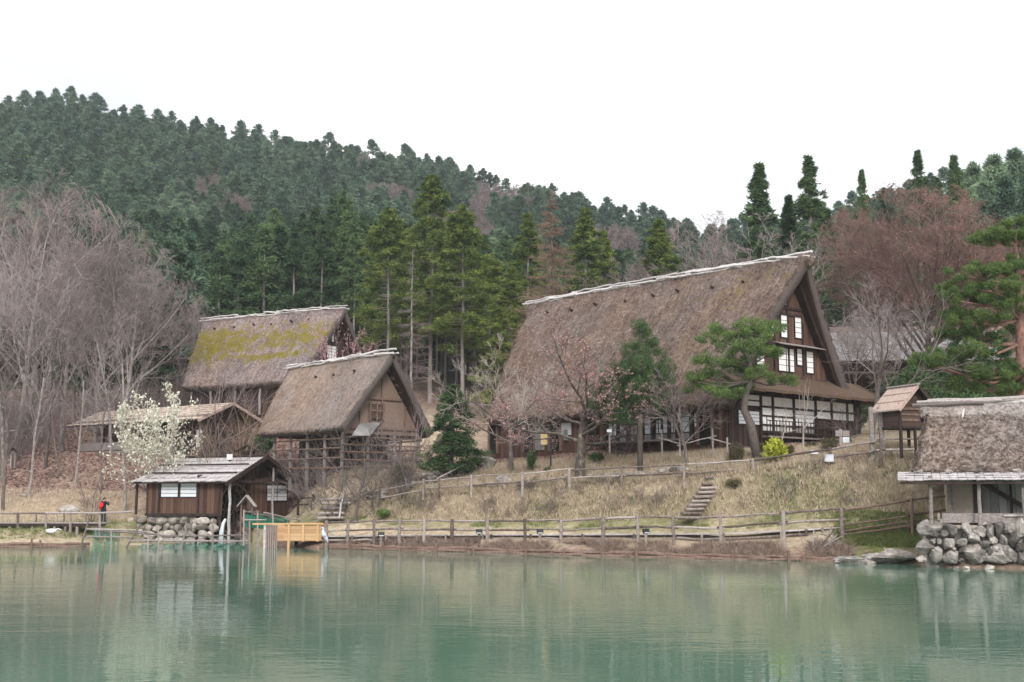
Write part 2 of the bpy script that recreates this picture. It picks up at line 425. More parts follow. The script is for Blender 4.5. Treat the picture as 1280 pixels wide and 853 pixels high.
M['twig_pink'] = noisy('pinkish_twigs', [(0.3, (.185,.14,.132)), (0.7, (.35,.28,.265))], 2, (1, 1, 1), 0.9, 0, rand=0.3)
M['twig_red'] = noisy('reddish_twigs', [(0.3, (.16,.105,.09)), (0.7, (.31,.21,.185))], 2, (1, 1, 1), 0.9, 0, rand=0.2)
M['twig_dark'] = noisy('dark_grey_twigs', [(0.3, (.09,.072,.066)), (0.7, (.22,.18,.168))], 2, (1, 1, 1), 0.9, 0, rand=0.35)
M['stone_pale'] = noisy('pale_field_stone', [(0.30, (.12,.105,.09)), (0.50, (.29,.255,.225)), (0.72, (.52,.47,.42))], 2.2, (1, 1, 1), 0.9, 0.6, 9, rand=0.35)
M['twig_pale'] = noisy('pale_twigs', [(0.3, (.30,.25,.21)), (0.7, (.52,.45,.40))], 2, (1, 1, 1), 0.9, 0, rand=0.2)
M['twig_larch'] = noisy('larch_twigs', [(0.3, (.17,.115,.08)), (0.7, (.30,.215,.16))], 2, (1, 1, 1), 0.9, 0, rand=0.2)
M['f_pine'] = foliage('blue_green_needles', (.055,.112,.068), (.26,.355,.205), 0.9, 0.3)
M['f_cypress'] = foliage('dark_green_needles', (.024,.060,.027), (.14,.22,.082), 0.7, 0.25)
M['f_cedar'] = foliage('cedar_needles', (.038,.078,.020), (.30,.35,.08), 0.3, 0.3)
M['f_red_pine'] = foliage('bright_pine_needles', (.036,.078,.019), (.20,.285,.08), 0.1, 0.25)
M['f_garden_pine'] = foliage('garden_pine_needles', (.036,.074,.020), (.185,.265,.075), 0.1, 0.2)
M['f_yew'] = foliage('yew_leaves', (.020,.048,.018), (.12,.19,.065), 0.15, 0.2)
M['f_blossom'] = foliage('cream_blossom', (.52,.51,.40), (.82,.81,.70), 0.0, 0.3)
M['f_pink'] = foliage('pink_blossom', (.36,.19,.20), (.62,.38,.38), 0.0, 0.2)
M['f_bud'] = foliage('rosy_buds', (.30,.15,.14), (.48,.28,.26), 0.2, 0.1)
M['f_red'] = foliage('reddish_buds', (.20,.085,.07), (.34,.16,.135), 0.1, 0.1)
M['f_yellow'] = foliage('yellow_green_leaves', (.26,.30,.03), (.62,.62,.09), 0.0, 0.25)
M['f_box'] = foliage('clipped_bush_leaves', (.055,.048,.025), (.14,.125,.062), 0.3, 0.1)
M['f_brush'] = foliage('dry_brush', (.13,.085,.065), (.34,.24,.20), 0.4, 0.1)
M['black'] = noisy('black_paint', [(0.3, (.015,.015,.016)), (0.7, (.03,.03,.032))], 5, (1, 1, 1), 0.5, 0)
M['glass'] = noisy('lamp_glass', [(0.3, (.55,.6,.65)), (0.7, (.75,.78,.8))], 3, (1, 1, 1), 0.15, 0, spec=0.5)
M['white_paint'] = noisy('white_paint', [(0.3, (.74,.75,.77)), (0.7, (.82,.83,.84))], 5, (1, 1, 1), 0.5, 0)
# ------------------------------------------------------------------ terrain
# profiles: for a view column (px) the shore, bank, fence foot, slopes, terrace, wood edge, hillside and crest as (height in the picture, distance)
PROF = {
    -600: [(683,73.8),(677.5,74.6),(662,77),(650,80),(612,90),(575,103),(548,115),(515,135),(470,170),(300,290),(176,420),(176,640)],
    -60: [(683,73.8),(677.5,74.6),(662,77),(650,80),(612,90),(575,103),(548,115),(515,135),(470,170),(300,290),(174,420),(174,640)],
    60:  [(683,73.8),(677.5,74.6),(662,77),(650,80),(612,90),(572,100),(562,112),(515,135),(470,170),(300,290),(160,420),(164,640)],
    160: [(680,78),(675,79),(657,81),(650,82),(615,90),(570,96),(562,112),(520,130),(470,170),(310,290),(178,420),(178,640)],
    290: [(680,79),(675,80),(655,82),(645,84),(612,89),(575,95),(560,108),(505,120),(470,160),(320,290),(206,420),(204,640)],
    400: [(684.5,72.2),(677,73.2),(657,76),(645,79),(612,82),(588,86),(565,97),(503,116),(470,145),(330,290),(222,420),(214,640)],
    540: [(687.5,69),(679,70.2),(660,73),(652,74.5),(613,77),(600,79),(565,92),(500,125),(470,150),(350,290),(246,420),(236,640)],
    620: [(690,66.5),(680,68),(662,71),(653,72.5),(611,75),(590,79),(571,90),(540,112),(490,140),(365,280),(266,400),(254,640)],
    750: [(694,62.8),(682,64.5),(665,67.5),(650,69),(604,71.5),(580,75),(557,81),(545,112),(500,145),(390,280),(300,390),(280,640)],
    900: [(697.5,59.8),(684,61.5),(662,64.5),(645,66),(596,67),(572,70),(555,76),(545,108),(505,145),(400,270),(335,380),(310,640)],
    1000:[(699.5,58.2),(684,60),(660,62.5),(640,63.5),(583,64.5),(566,68),(554.5,76),(535,100),(495,140),(390,260),(320,360),(300,640)],
    1100:[(702,56.3),(686,57.5),(660,59.5),(640,60.5),(576,62.6),(563,64.2),(552,75),(515,96),(470,140),(370,250),(300,340),(290,640)],
    1145:[(704,55),(688,56.5),(664,58.5),(643,60.0),(577,62.3),(563,64.2),(550,75),(513,96),(460,140),(345,250),(282,340),(260,640)],
    1175:[(708,52.6),(702,53.2),(655,54.2),(646,60),(577,61.5),(563,65),(548,77),(512,96),(450,140),(330,250),(275,330),(245,640)],
    1300:[(708,51.3),(702,51.9),(654,52.9),(645,60),(580,62),(563,66),(545,78),(508,98),(440,140),(320,240),(258,330),(233,640)],
    1900:[(708,46.8),(702,47.4),(654,48.4),(645,60),(580,62),(563,66),(545,78),(508,98),(440,140),(320,240),(235,330),(215,640)],
}
_pk = sorted(PROF)
_PY = np.array([[p[1] for p in PROF[k]] for k in _pk], float)
_PZ = np.array([[at(640, p[0], p[1]).z for p in PROF[k]] for k in _pk], float)
_PZ[:, 0] = 0.0

def _vnoise(x, y, seed=0):
    """smooth value noise"""
    xi, yi = np.floor(x), np.floor(y); fx, fy = x - xi, y - yi
    fx = fx*fx*(3-2*fx); fy = fy*fy*(3-2*fy)
    def h(a, b):
        s = np.sin(a*127.1 + b*311.7 + seed*74.7) * 43758.5453
        return s - np.floor(s)
    return (h(xi,yi)*(1-fx)+h(xi+1,yi)*fx)*(1-fy) + (h(xi,yi+1)*(1-fx)+h(xi+1,yi+1)*fx)*fy - 0.5

_m = at(277, 640, 79.5)
_mr = math.atan2(0.92, 0.39)
# levelled ground: (x, y, turn, x0, x1, y0, y1, height, blend, -1 only digs)
PADS = [(_m.x, _m.y, _mr, -0.5, 8.3, -1.2, 7.2, 1.55, 3.0, -1), (_m.x, _m.y, _mr, -1.0, 2.9, -3.0, 1.9, -0.25, 1.6, -1), (_m.x, _m.y, _mr, -3.2, -0.35, -1.0, 6.0, 0.05, 0.7, -1)]

def ground(X, Y, rough=True):
    X = np.asarray(X, float); Y = np.asarray(Y, float)
    shp = np.broadcast(X, Y).shape
    X = np.broadcast_to(X, shp).ravel(); Y = np.broadcast_to(Y, shp).ravel()
    px = np.clip(CX + F * X / np.maximum(Y, 5.0), _pk[0], _pk[-1] - 1e-6)
    k = np.clip(np.searchsorted(_pk, px, 'right') - 1, 0, len(_pk) - 2)
    kk = np.array(_pk, float)
    w = (px - kk[k]) / (kk[k+1] - kk[k])
    py = _PY[k] * (1-w)[:, None] + _PY[k+1] * w[:, None]
    pz = _PZ[k] * (1-w)[:, None] + _PZ[k+1] * w[:, None]
    z = np.empty(len(X))
    below = Y < py[:, 0]
    z[:] = pz[:, -1]
    for i in range(py.shape[1] - 1):
        s = (Y >= py[:, i]) & (Y < py[:, i+1])
        q = (Y[s] - py[s, i]) / (py[s, i+1] - py[s, i])
        z[s] = pz[s, i] + (pz[s, i+1] - pz[s, i]) * q
    d = py[:, 0] - Y
    z[below] = -np.minimum(d[below] * 0.9, 2.2)
    near = Y < 9
    z[near] = np.maximum(z[near], np.minimum(1.3, (9 - Y[near]) * 0.5 - 2.2))
    for (cx, cy, rz, x0, x1, y0, y1, pzv, bl, mode) in PADS:
        c, s_ = math.cos(rz), math.sin(rz)
        lx = (X-cx)*c + (Y-cy)*s_; ly = -(X-cx)*s_ + (Y-cy)*c
        dd = np.hypot(np.maximum(np.maximum(x0-lx, lx-x1), 0), np.maximum(np.maximum(y0-ly, ly-y1), 0))
        w_ = np.clip(1 - dd/bl, 0, 1); w_ = w_*w_*(3-2*w_)
        tz = z*(1-w_) + pzv*w_
        z = np.minimum(z, tz) if mode < 0 else tz
    if rough:
        land = np.clip((-d) / 4, 0, 1)
        far = np.clip((Y - 90) / 60, 0, 1)
        z = z + land * (_vnoise(X*0.9, Y*0.9, 1)*0.16 + _vnoise(X*0.25, Y*0.25, 2)*0.28) + far*_vnoise(X*0.05, Y*0.05, 3)*3.5
    return z.reshape(shp)

def gz(x, y):
    return float(ground(np.array([x]), np.array([y]))[0])

def on_ground(px, Y):
    d = ray(px, 560); x = d.x * Y / d.y
    return Vector((x, Y, gz(x, Y)))

def make_ground():
    ys = np.concatenate([np.arange(-80, 6, 8), np.arange(6, 50, 2.0), np.arange(50, 84, 0.28), np.arange(84, 112, 0.5), np.arange(112, 180, 2), np.arange(180, 460, 6), np.arange(460, 900, 40)])
    us = np.concatenate([np.linspace(-1.6, -0.5, 16)[:-1], np.linspace(-0.5, 0.5, 330), np.linspace(0.5, 1.6, 16)[1:]])
    YY, UU = np.meshgrid(ys, us, indexing='ij')
    XX = UU * np.maximum(YY, 45.0)
    ZZ = ground(XX, YY)
    V = np.stack([XX, YY, ZZ], -1).reshape(-1, 3)
    nr, nc = YY.shape
    i = np.arange(nr-1)[:, None] * nc + np.arange(nc-1)[None]
    Fq = np.stack([i, i+1, i+nc+1, i+nc], -1).reshape(-1, 4)
    # what covers the ground: 0 dry grass, 1 fallen leaves / wood floor ; green: fresh grass
    X, Y = V[:, 0], V[:, 1]
    px = CX + F * X / np.maximum(Y, 5)
    rel = np.clip((Y - 84) / 4, 0, 1) * np.clip((560 - px) / 100, 0, 1)
    wood = np.clip((Y - 112) / 15, 0, 1)
    litter = np.clip(np.maximum(rel, wood) + _vnoise(X*0.4, Y*0.4, 5)*0.5, 0, 1)
    litter = np.maximum(litter, np.clip((px-560)/60,0,1)*np.clip((760-px)/60,0,1)*np.clip((Y-72)/4,0,1)*0.75)
    sh = np.array([np.interp(p, _pk, _PY[:, 2]) for p in np.clip(px, -600, 1900)])
    s0 = np.array([np.interp(p, _pk, _PY[:, 0]) for p in np.clip(px, -600, 1900)])
    litter = np.maximum(litter, np.clip(1 - (Y - s0 - 1.0) / 1.0, 0, 1) * (Y > 20) * np.clip((px-180)/40, 0, 1) * 0.9)
    green = np.exp(-((Y - sh - 1.2) / 1.6)**2) * 0.55
    green += np.exp(-((px - 1100)/70)**2) * np.exp(-((Y - 57.5)/1.6)**2) * 0.9
    green += np.exp(-((px - 90)/120)**2) * np.exp(-((Y - 79)/3)**2) * 0.45
    green = np.clip(green + _vnoise(X*0.7, Y*0.7, 8)*0.55 + _vnoise(X*2.3, Y*2.3, 9)*0.3, 0, 1) * np.clip((112-Y)/10, 0, 1)
    me = np_mesh('ground', V, Fq, GROUND, tint=litter, smooth=True)
    a = me.attributes.new('green', 'FLOAT', 'POINT'); a.data.foreach_set('value', green.astype(np.float32))
    a = me.attributes.new('wood', 'FLOAT', 'POINT'); a.data.foreach_set('value', np.clip((Y-128)/14, 0, 1).astype(np.float32))
    o = link('ground', me); o['kind'] = 'structure'

def ground_mat():
    m, t, b = mk('ground_cover'); L = t.links.new
    tc = nd(t, 'ShaderNodeTexCoord')
    n1 = nd(t, 'ShaderNodeTexNoise', Scale=2.6, Detail=9, Roughness=0.75); L(tc.outputs['Object'], n1.inputs[0])
    n2 = nd(t, 'ShaderNodeTexNoise', Scale=0.35, Detail=5); L(tc.outputs['Object'], n2.inputs[0])
    grass = ramp(t, [(0.30, (.21,.155,.10)), (0.5, (.45,.36,.25)), (0.7, (.64,.55,.43))]); L(n1.outputs[0], grass.inputs[0])
    leaf = ramp(t, [(0.32, (.105,.068,.055)), (0.5, (.255,.165,.135)), (0.68, (.42,.29,.245))]); L(n1.outputs[0], leaf.inputs[0])
    floor_ = ramp(t, [(0.3, (.045,.040,.026)), (0.7, (.12,.10,.065))]); L(n1.outputs[0], floor_.inputs[0])
    gr = ramp(t, [(0.32, (.07,.085,.028)), (0.7, (.21,.23,.075))]); L(n1.outputs[0], gr.inputs[0])
    a = nd(t, 'ShaderNodeAttribute', attribute_name='tint'); g = nd(t, 'ShaderNodeAttribute', attribute_name='green')
    m1 = nd(t, 'ShaderNodeMixRGB'); L(a.outputs['Fac'], m1.inputs[0]); L(grass.outputs[0], m1.inputs[1]); L(leaf.outputs[0], m1.inputs[2])
    wf = nd(t, 'ShaderNodeAttribute', attribute_name='wood'); m3 = nd(t, 'ShaderNodeMixRGB'); L(wf.outputs['Fac'], m3.inputs[0]); L(m1.outputs[0], m3.inputs[1]); L(floor_.outputs[0], m3.inputs[2])
    m2 = nd(t, 'ShaderNodeMixRGB'); L(g.outputs['Fac'], m2.inputs[0]); L(m3.outputs[0], m2.inputs[1]); L(gr.outputs[0], m2.inputs[2])
    hs = nd(t, 'ShaderNodeMixRGB', blend_type='OVERLAY'); hs.inputs[0].default_value = 0.35
    L(m2.outputs[0], hs.inputs[1]); L(n2.outputs[0], hs.inputs[2])
    L(hs.outputs[0], b.inputs['Base Color']); b.inputs['Roughness'].default_value = 0.95; b.inputs['Specular IOR Level'].default_value = 0.1
    bp = nd(t, 'ShaderNodeBump', Strength=1.0, Distance=0.15); L(n1.outputs[0], bp.inputs['Height']); L(bp.outputs[0], b.inputs['Normal'])
    return m
GROUND = ground_mat()
make_ground()

# pond
def water_mat():
    m, t, b = mk('green_pond_water'); L = t.links.new
    tc = nd(t, 'ShaderNodeTexCoord')
    n0 = nd(t, 'ShaderNodeTexNoise', Scale=0.06, Detail=3); L(tc.outputs['Object'], n0.inputs[0])
    r = ramp(t, [(0.35, (.072,.138,.096)), (0.65, (.100,.170,.118))]); L(n0.outputs[0], r.inputs[0])
    L(r.outputs[0], b.inputs['Base Color'])
    b.inputs['Roughness'].default_value = 0.03; b.inputs['IOR'].default_value = 1.33
    mp = nd(t, 'ShaderNodeMapping', Scale=(0.55, 1.3, 1)); L(tc.outputs['Object'], mp.inputs[0])
    n1 = nd(t, 'ShaderNodeTexNoise', Scale=2.6, Detail=3, Roughness=0.5); L(mp.outputs[0], n1.inputs[0])
    n2 = nd(t, 'ShaderNodeTexNoise', Scale=0.5, Detail=2); L(mp.outputs[0], n2.inputs[0])
    n3 = nd(t, 'ShaderNodeTexNoise', Scale=0.09, Detail=3); L(tc.outputs['Object'], n3.inputs[0])
    mr = nd(t, 'ShaderNodeMapRange'); mr.inputs[1].default_value = 0.4; mr.inputs[2].default_value = 0.65; mr.inputs[3].default_value = 0.35; mr.inputs[4].default_value = 1.0
    L(n3.outputs[0], mr.inputs[0])
    ad = nd(t, 'ShaderNodeMath', operation='MULTIPLY_ADD'); ad.inputs[1].default_value = 1.6; L(n2.outputs[0], ad.inputs[0]); L(n1.outputs[0], ad.inputs[2])
    ml = nd(t, 'ShaderNodeMath', operation='MULTIPLY'); L(ad.outputs[0], ml.inputs[0]); L(mr.outputs[0], ml.inputs[1])
    bp = nd(t, 'ShaderNodeBump', Strength=0.21, Distance=0.05); L(ml.outputs[0], bp.inputs['Height']); L(bp.outputs[0], b.inputs['Normal'])
    return m
M['water'] = water_mat()
wm = MB(); wm.add([(-140, 3, 0), (140, 3, 0), (140, 95, 0), (-140, 95, 0)], [(0, 1, 2, 3)])
wo = wm.build('pond_water', M['water']); wo['kind'] = 'structure'
# ------------------------------------------------------------------ thatched roofs
def thatch(name, parent, mat, prof, L0, L1, thick, moss=lambda t, s, f: 0.0, seed=1, nu=34, nv=90, ridge_y=0.0, straw=2600, rough=0.07, slen=0.28):
    """prof: (x, z) from one eave over the ridge to the other; L0/L1(f): front and back end along y at height fraction f"""
    rg = np.random.default_rng(seed)
    P = np.array(prof, float)
    seg = np.r_[0, np.cumsum(np.linalg.norm(np.diff(P, axis=0), axis=1))]
    u = np.linspace(0, seg[-1], 2*nu + 1)
    X = np.interp(u, seg, P[:, 0]); Z = np.interp(u, seg, P[:, 1])
    zmin, zmax = P[:, 1].min(), P[:, 1].max()
    # normals of the section
    dx, dz = np.gradient(X), np.gradient(Z); nl = np.hypot(dx, dz); NX, NZ = -dz/nl, dx/nl
    # round the ridge
    f = (Z - zmin) / (zmax - zmin)
    v = np.linspace(0, 1, nv)
    FF, VV = np.meshgrid(f, v, indexing='ij')
    Yg = L0(FF) * (1 - VV) + L1(FF) * VV
    XX = np.repeat(X[:, None], nv, 1); ZZ = np.repeat(Z[:, None], nv, 1)
    sag = -0.10 * np.sin(np.pi * VV) * (1 - FF) + 0.0
    d = (_vnoise(XX*1.3 + ZZ*1.1, Yg*1.3, seed) * 2 + _vnoise(XX*4 + ZZ*3, Yg*4, seed+1)) * rough
    fr = 0.35 * rough
    OX = XX + NX[:, None] * d; OZ = ZZ + NZ[:, None] * d + sag; OY = Yg + rg.normal(0, fr, Yg.shape) * ((VV == 0) | (VV == 1))
    tk = thick * (0.8 + 0.2 * (1 - FF))
    IX = XX - NX[:, None] * tk; IZ = ZZ - NZ[:, None] * tk + sag - 0.02
    n = OX.size; nr, nc = OX.shape
    V = np.concatenate([np.stack([OX, OY, OZ], -1).reshape(-1, 3), np.stack([IX, Yg, IZ], -1).reshape(-1, 3)])
    i = np.arange(nr-1)[:, None]*nc + np.arange(nc-1)[None]
    top = np.stack([i, i+1, i+nc+1, i+nc], -1).reshape(-1, 4)
    bot = np.stack([i+nc, i+nc+1, i+1, i], -1).reshape(-1, 4) + n
    r = np.arange(nr-1); e = []
    for c, fl in ((0, False), (nc-1, True)):
        a, b_ = r*nc + c, (r+1)*nc + c
        q = np.stack([a, b_, b_+n, a+n], -1); e.append(q[:, ::-1] if fl else q)
    c = np.arange(nc-1)
    for rr, fl in ((0, True), (nr-1, False)):
        a, b_ = rr*nc + c, rr*nc + c + 1
        q = np.stack([a, b_, b_+n, a+n], -1); e.append(q[:, ::-1] if fl else q)
    edge = np.concatenate(e)
    Fq = np.concatenate([top, bot, edge])
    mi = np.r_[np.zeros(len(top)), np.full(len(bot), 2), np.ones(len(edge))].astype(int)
    tint = np.concatenate([np.vectorize(moss)(XX, Yg, FF).ravel(), np.zeros(n)])
    # loose straws lying down the slope and hanging over the edges
    if straw:
        k = straw
        a_ = rg.integers(0, nr-1, k); b2 = rg.integers(0, nc-1, k)
        ed = rg.random(k) < 0.34
        side = rg.random(k)
        a_ = np.where(ed & (side < 0.4), np.where(rg.random(k) < .5, 0, nr-2), a_)
        b2 = np.where(ed & (side >= 0.4), np.where(rg.random(k) < .7, 0, nc-2), b2)
        p0 = np.stack([OX[a_, b2], OY[a_, b2], OZ[a_, b2]], 1); p1 = np.stack([OX[a_+1, b2+1], OY[a_+1, b2+1], OZ[a_+1, b2+1]], 1)
        w = rg.random((k, 1)); p = p0*(1-w) + p1*w
        sgn = np.where(a_ < nu, -1.0, 1.0)[:, None]
        down = unit(np.stack([OX[a_+1, b2]-OX[a_, b2], np.zeros(k), OZ[a_+1, b2]-OZ[a_, b2]], 1)) * sgn
        D = unit(down + rg.normal(0, 0.28, (k, 3)))
        Vs, Fs = leaf_tris(p + np.stack([NX[a_]*0.02, np.zeros(k), NZ[a_]*0.02], 1), D, slen*(0.5+rg.random(k)), 0.045, rg, True)
        Fq = np.concatenate([Fq, Fs + len(V)]); V = np.concatenate([V, Vs]); mi = np.r_[mi, np.zeros(k, int)]
        tint = np.r_[tint, np.repeat(np.vectorize(moss)(p[:, 0], p[:, 1], (p[:, 2]-zmin)/(zmax-zmin)), 4)]
    me = np_mesh(name, V, Fq, [mat, M['thatch_cut'], M['thatch_under']], tint, midx=mi)
    return link(name, me, parent)

def roof_prof(tl, zl, tr, zr, zt, n=7, bulge=0.25):
    """section from left eave to ridge to right eave, slopes slightly full towards the foot, ridge rounded"""
    pts = []
    for i in range(n):
        q = i / n
        pts.append((tl * (1 - q) , zl + (zt - zl) * q + bulge * math.sin(math.pi * q)))
    pts.append((tl * 0.035, zt - 0.05)); pts.append((0, zt + 0.05)); pts.append((tr * 0.035, zt - 0.05))
    for i in range(n - 1, -1, -1):
        q = i / n
        pts.append((tr * (1 - q), zr + (zt - zr) * q + bulge * math.sin(math.pi * q)))
    return pts

def ridge_poles(t, y0, y1, z, seed, cross=0, w=0.32, n=3, bow=0.0):
    """bleached straw bundles and poles tied along the ridge"""
    rg = random.Random(seed)
    for side in (-1, 0, 1)[:n]:
        y = y0
        while y < y1 - 0.3:
            L = min(rg.uniform(1.9, 4.2), y1 - y + rg.uniform(0, 0.4))
            b = MB()
            f0, f1 = (y - y0) / (y1 - y0), (y + L - y0) / (y1 - y0)
            r = rg.uniform(0.06, 0.095)
            b.pole((side*w + rg.uniform(-.05, .05), y, z + (0.12 if side == 0 else -0.10) + bow*4*f0*(1-f0) + rg.uniform(-.05, .12)), (side*w + rg.uniform(-.06, .06), y + L, z + (0.12 if side == 0 else -0.10) + bow*4*f1*(1-f1) + rg.uniform(-.05, .14)), r, 7, 0.022, rg=rg)
            b.build('ridge_pole', M['pale_wood'], t)
            y += L * rg.uniform(0.84, 0.93)

def pole_ends(t, y0, y1, k, x, z, seed, nrm=(-.6, 0, .8)):
    """ends of the tie poles sticking out of the thatch"""
    rg = random.Random(seed)
    for i in range(k):
        y = y0 + (y1 - y0) * (i + 0.5) / k + rg.uniform(-.25, .25)
        b = MB(); p = Vector((x, y, z + rg.uniform(-.12, .12)))
        b.tube([p - Vector(nrm)*0.25, p + Vector((-0.30, rg.uniform(-.08,.08), -.02))], [0.10, 0.085], 7)
        b.build('pole_end', M['dark_beam'], t)

def window_on_gable(t, x0, x1, z0, z1, y, mat=None, bars=1, frame=0.07, hbars=3, name='window'):
    """paper window facing -y: frame part with its pane as sub-part"""
    b = MB()
    b.span(x0-frame, x0, y-0.06, y+0.02, z0-frame, z1+frame); b.span(x1, x1+frame, y-0.06, y+0.02, z0-frame, z1+frame)
    b.span(x0, x1, y-0.06, y+0.02, z0-frame, z0); b.span(x0, x1, y-0.06, y+0.02, z1, z1+frame)
    for i in range(1, bars+1):
        x = x0 + (x1-x0)*i/(bars+1); b.span(x-0.02, x+0.02, y-0.055, y+0.02, z0, z1)
    for i in range(1, hbars+1):
        z = z0 + (z1-z0)*i/(hbars+1); b.span(x0, x1, y-0.04, y+0.02, z-0.014, z+0.014)
    w = b.build(name, M['dark_beam'], t)
    p = MB(); p.span(x0, x1, y-0.025, y+0.01, z0, z1); p.build('pane', mat or M['paper'], w)
    return w

def window_on_side(t, y0, y1, z0, z1, x, mat=None, bars=1, frame=0.07, name='window'):
    """the same facing -x"""
    b = MB()
    b.span(x-0.06, x+0.02, y0-frame, y0, z0-frame, z1+frame); b.span(x-0.06, x+0.02, y1, y1+frame, z0-frame, z1+frame)
    b.span(x-0.06, x+0.02, y0, y1, z0-frame, z0); b.span(x-0.06, x+0.02, y0, y1, z1, z1+frame)
    for i in range(1, bars+1):
        y = y0 + (y1-y0)*i/(bars+1); b.span(x-0.055, x+0.02, y-0.02, y+0.02, z0, z1)
    for i in range(1, 4):
        z = z0 + (z1-z0)*i/4; b.span(x-0.04, x+0.02, y0, y1, z-0.014, z+0.014)
    w = b.build(name, M['dark_beam'], t)
    p = MB(); p.span(x-0.025, x+0.01, y0, y1, z0, z1); p.build('pane', mat or M['paper'], w)
    return w

def frame_for(vpl, origin):
    d = ray(vpl, HOR); a = Vector((d.x, d.y, 0)).normalized(); b = Vector((a.y, -a.x, 0))
    return (Vector(origin), a, b), math.atan2(b.y, b.x)

# ------------------------------------------------------------------ big thatched farmhouse
def big_house():
    O = at(1008, 318, 75); O.z = at(1000, 553, 76).z
    fr, rz = frame_for(-715, O)
    t = thing('thatched_farmhouse', 'huge steep thatched farmhouse with white papered gable and long brown roof', 'farmhouse', O, rz)
    zt, TL, ZL, TR, ZR, LB = 11.75, -7.5, 2.15, 5.5, 3.55, 26.0
    def moss(x, y, f):
        m = 0.0
        if x < 0:
            m = max(m, 0.50 * math.exp(-((f - 0.03)/0.10)**2) * math.exp(-((y - 18)/3.5)**2))
            m = max(m, 0.36 * math.exp(-((f-0.85)/0.2)**2) * math.exp(-((y-4)/6)**2))
            m = max(m, 0.30 * math.exp(-((f - 0.03)/0.07)**2))
            m = max(m, 0.26*math.exp(-((y-7)/5)**2))
        return m
    thatch('thatch_roof', t, M['thatch_big'], roof_prof(TL, ZL, TR, ZR, zt, bulge=0.22), lambda f: 0.75 - 1.0*f**3, lambda f: 22.6 + 3.2*f, 0.75, moss, 3, 40, 130, straw=7000, slen=0.34, rough=0.09)
    # bulging straw cap over the front end of the ridge
    rg = random.Random(2); c = MB()
    c.tube([(0, 1.0, zt-0.25), (0, 0.3, zt-0.28), (0, -0.2, zt-0.36), (0.03, -0.42, zt-0.60)], [0.30, 0.50, 0.46, 0.22], 14, wob=0.07, rg=rg)
    c.build('ridge_cap', M['thatch_big'], t, True)
    ridge_poles(t, -0.4, 26.4, zt + 0.06, 8, w=0.30, bow=0.16)
    pole_ends(t, 3, 24, 8, -0.95, zt - 1.05, 4)
    # walls
    sw = MB(); sw.span(-6.6, -6.45, 1.3, 23.0, -0.6, 3.4); sw.build('side_wall', M['brown_wood'], t)
    bw = MB(); bw.span(-6.45, 7.3, 22.9, 23.05, -0.6, 4.2); bw.build('rear_wall', M['dark_wood'], t)
    rw = MB(); rw.span(7.3, 7.45, 1.3, 23.0, -0.6, 3.4); rw.build('right_wall', M['dark_wood'], t)
    gw = MB(); gw.span(-6.45, 7.3, 1.32, 1.44, -0.5, 3.6); gw.build('front_wall', M['dark_wood'], t)
    ug = MB()
    ug.add([(-6.2, 1.50, 3.6), (5.0, 1.50, 3.6), (0.25, 1.50, 10.9), (-0.25, 1.50, 10.9), (-6.2, 1.6, 3.6), (5.0, 1.6, 3.6), (0.25, 1.6, 10.9), (-0.25, 1.6, 10.9)],
           [(0, 1, 2, 3), (7, 6, 5, 4), (0, 4, 5, 1), (1, 5, 6, 2), (2, 6, 7, 3), (3, 7, 4, 0)])
    ug.build('gable_wall', M['brown_wood'], t)
    G = lambda px, py: (lambda q: (q[0], q[2]))(local(px, py, fr, s=1.4))
    # upper gable windows
    for x0, y0, x1, y1, bars in ((977.5,359,984.5,380,0),(977.5,394.5,985.5,421,0),(995,397.5,1002,422,0),(964.5,402,967.5,419,0),(974.5,437,993,463,1),(997.5,437,1003,456,0),(1009.5,440.5,1017,466,0),(946.5,443.5,956,460,0)):
        xa, za = G(x0, y1); xb, zb = G(x1, y0)
        window_on_gable(t, xa, xb, za, zb, 1.48, M['plaster'], bars, 0.06)
    # timber framing of the upper gable
    b = MB()
    for px in (970.5, 987.5, 1006):
        xa, za = G(px, 470); xb, zb = G(px, {970.5: 400, 987.5: 352, 1006: 405}[px]); b.span(xa-0.09, xa+0.09, 1.42, 1.52, za, zb)
    for py, pa, pb in ((383, 972, 1002), (428, 958, 1025), (391, 972, 1003), (468, 940, 1035)):
        xa, za = G(pa, py); xb, zb = G(pb, py + (pb-pa)*0.10); b.beam((xa, 1.45, za), (xb, 1.45, za), 0.12, 0.16)
    b.build('gable_frame', M['dark_beam'], t)
    xa, za = G(970, 429); xb, zb = G(1024, 436)
    p = MB(); p.beam((xa-0.2, 1.15, za), (xb+0.1, 1.15, za), 0.7, 0.05, up=(0, -0.3, 1)); p.build('small_canopy', M['grey_wood'], t)
    # stepped boards along the inside of the right slope
    for i in range(21):
        q = i / 20; x = 0.35 + (4.35 - 0.35) * q; z = 10.75 - (10.75 - 4.25) * q
        e = MB(); e.box((x, 1.15, z), (0.42, 0.55, 0.06), Matrix.Rotation(R(38), 3, 'Y')); e.build('eave_board', M['brown_post'], t)
    # rafters under the slopes
    for sgn, xe, ze in ((1, 5.0, 3.6), (-1, -6.6, 2.6)):
        for yy in (0.95, 1.9):
            r_ = MB(); r_.pole((0.1*sgn, yy, zt-1.0), (xe - 0.3*sgn, yy, ze - 0.1), 0.11); r_.build('rafter', M['dark_beam'], t)
    # pent roof below the gable
    pr = MB()
    n = 26; vs = []; fs = []
    for i in range(n + 1):
        x = -7.3 + (8.4 + 7.3) * i / n
        lift = 0.10 * math.sin(i*1.7) * 0.25
        for (y, z) in ((-0.35, 2.98), (1.5, 4.15), (1.5, 4.0), (-0.35, 2.80)):
            if i == n and y > 0: x2 = x - 0.9
            else: x2 = x
            vs.append((x2, y, z + lift))
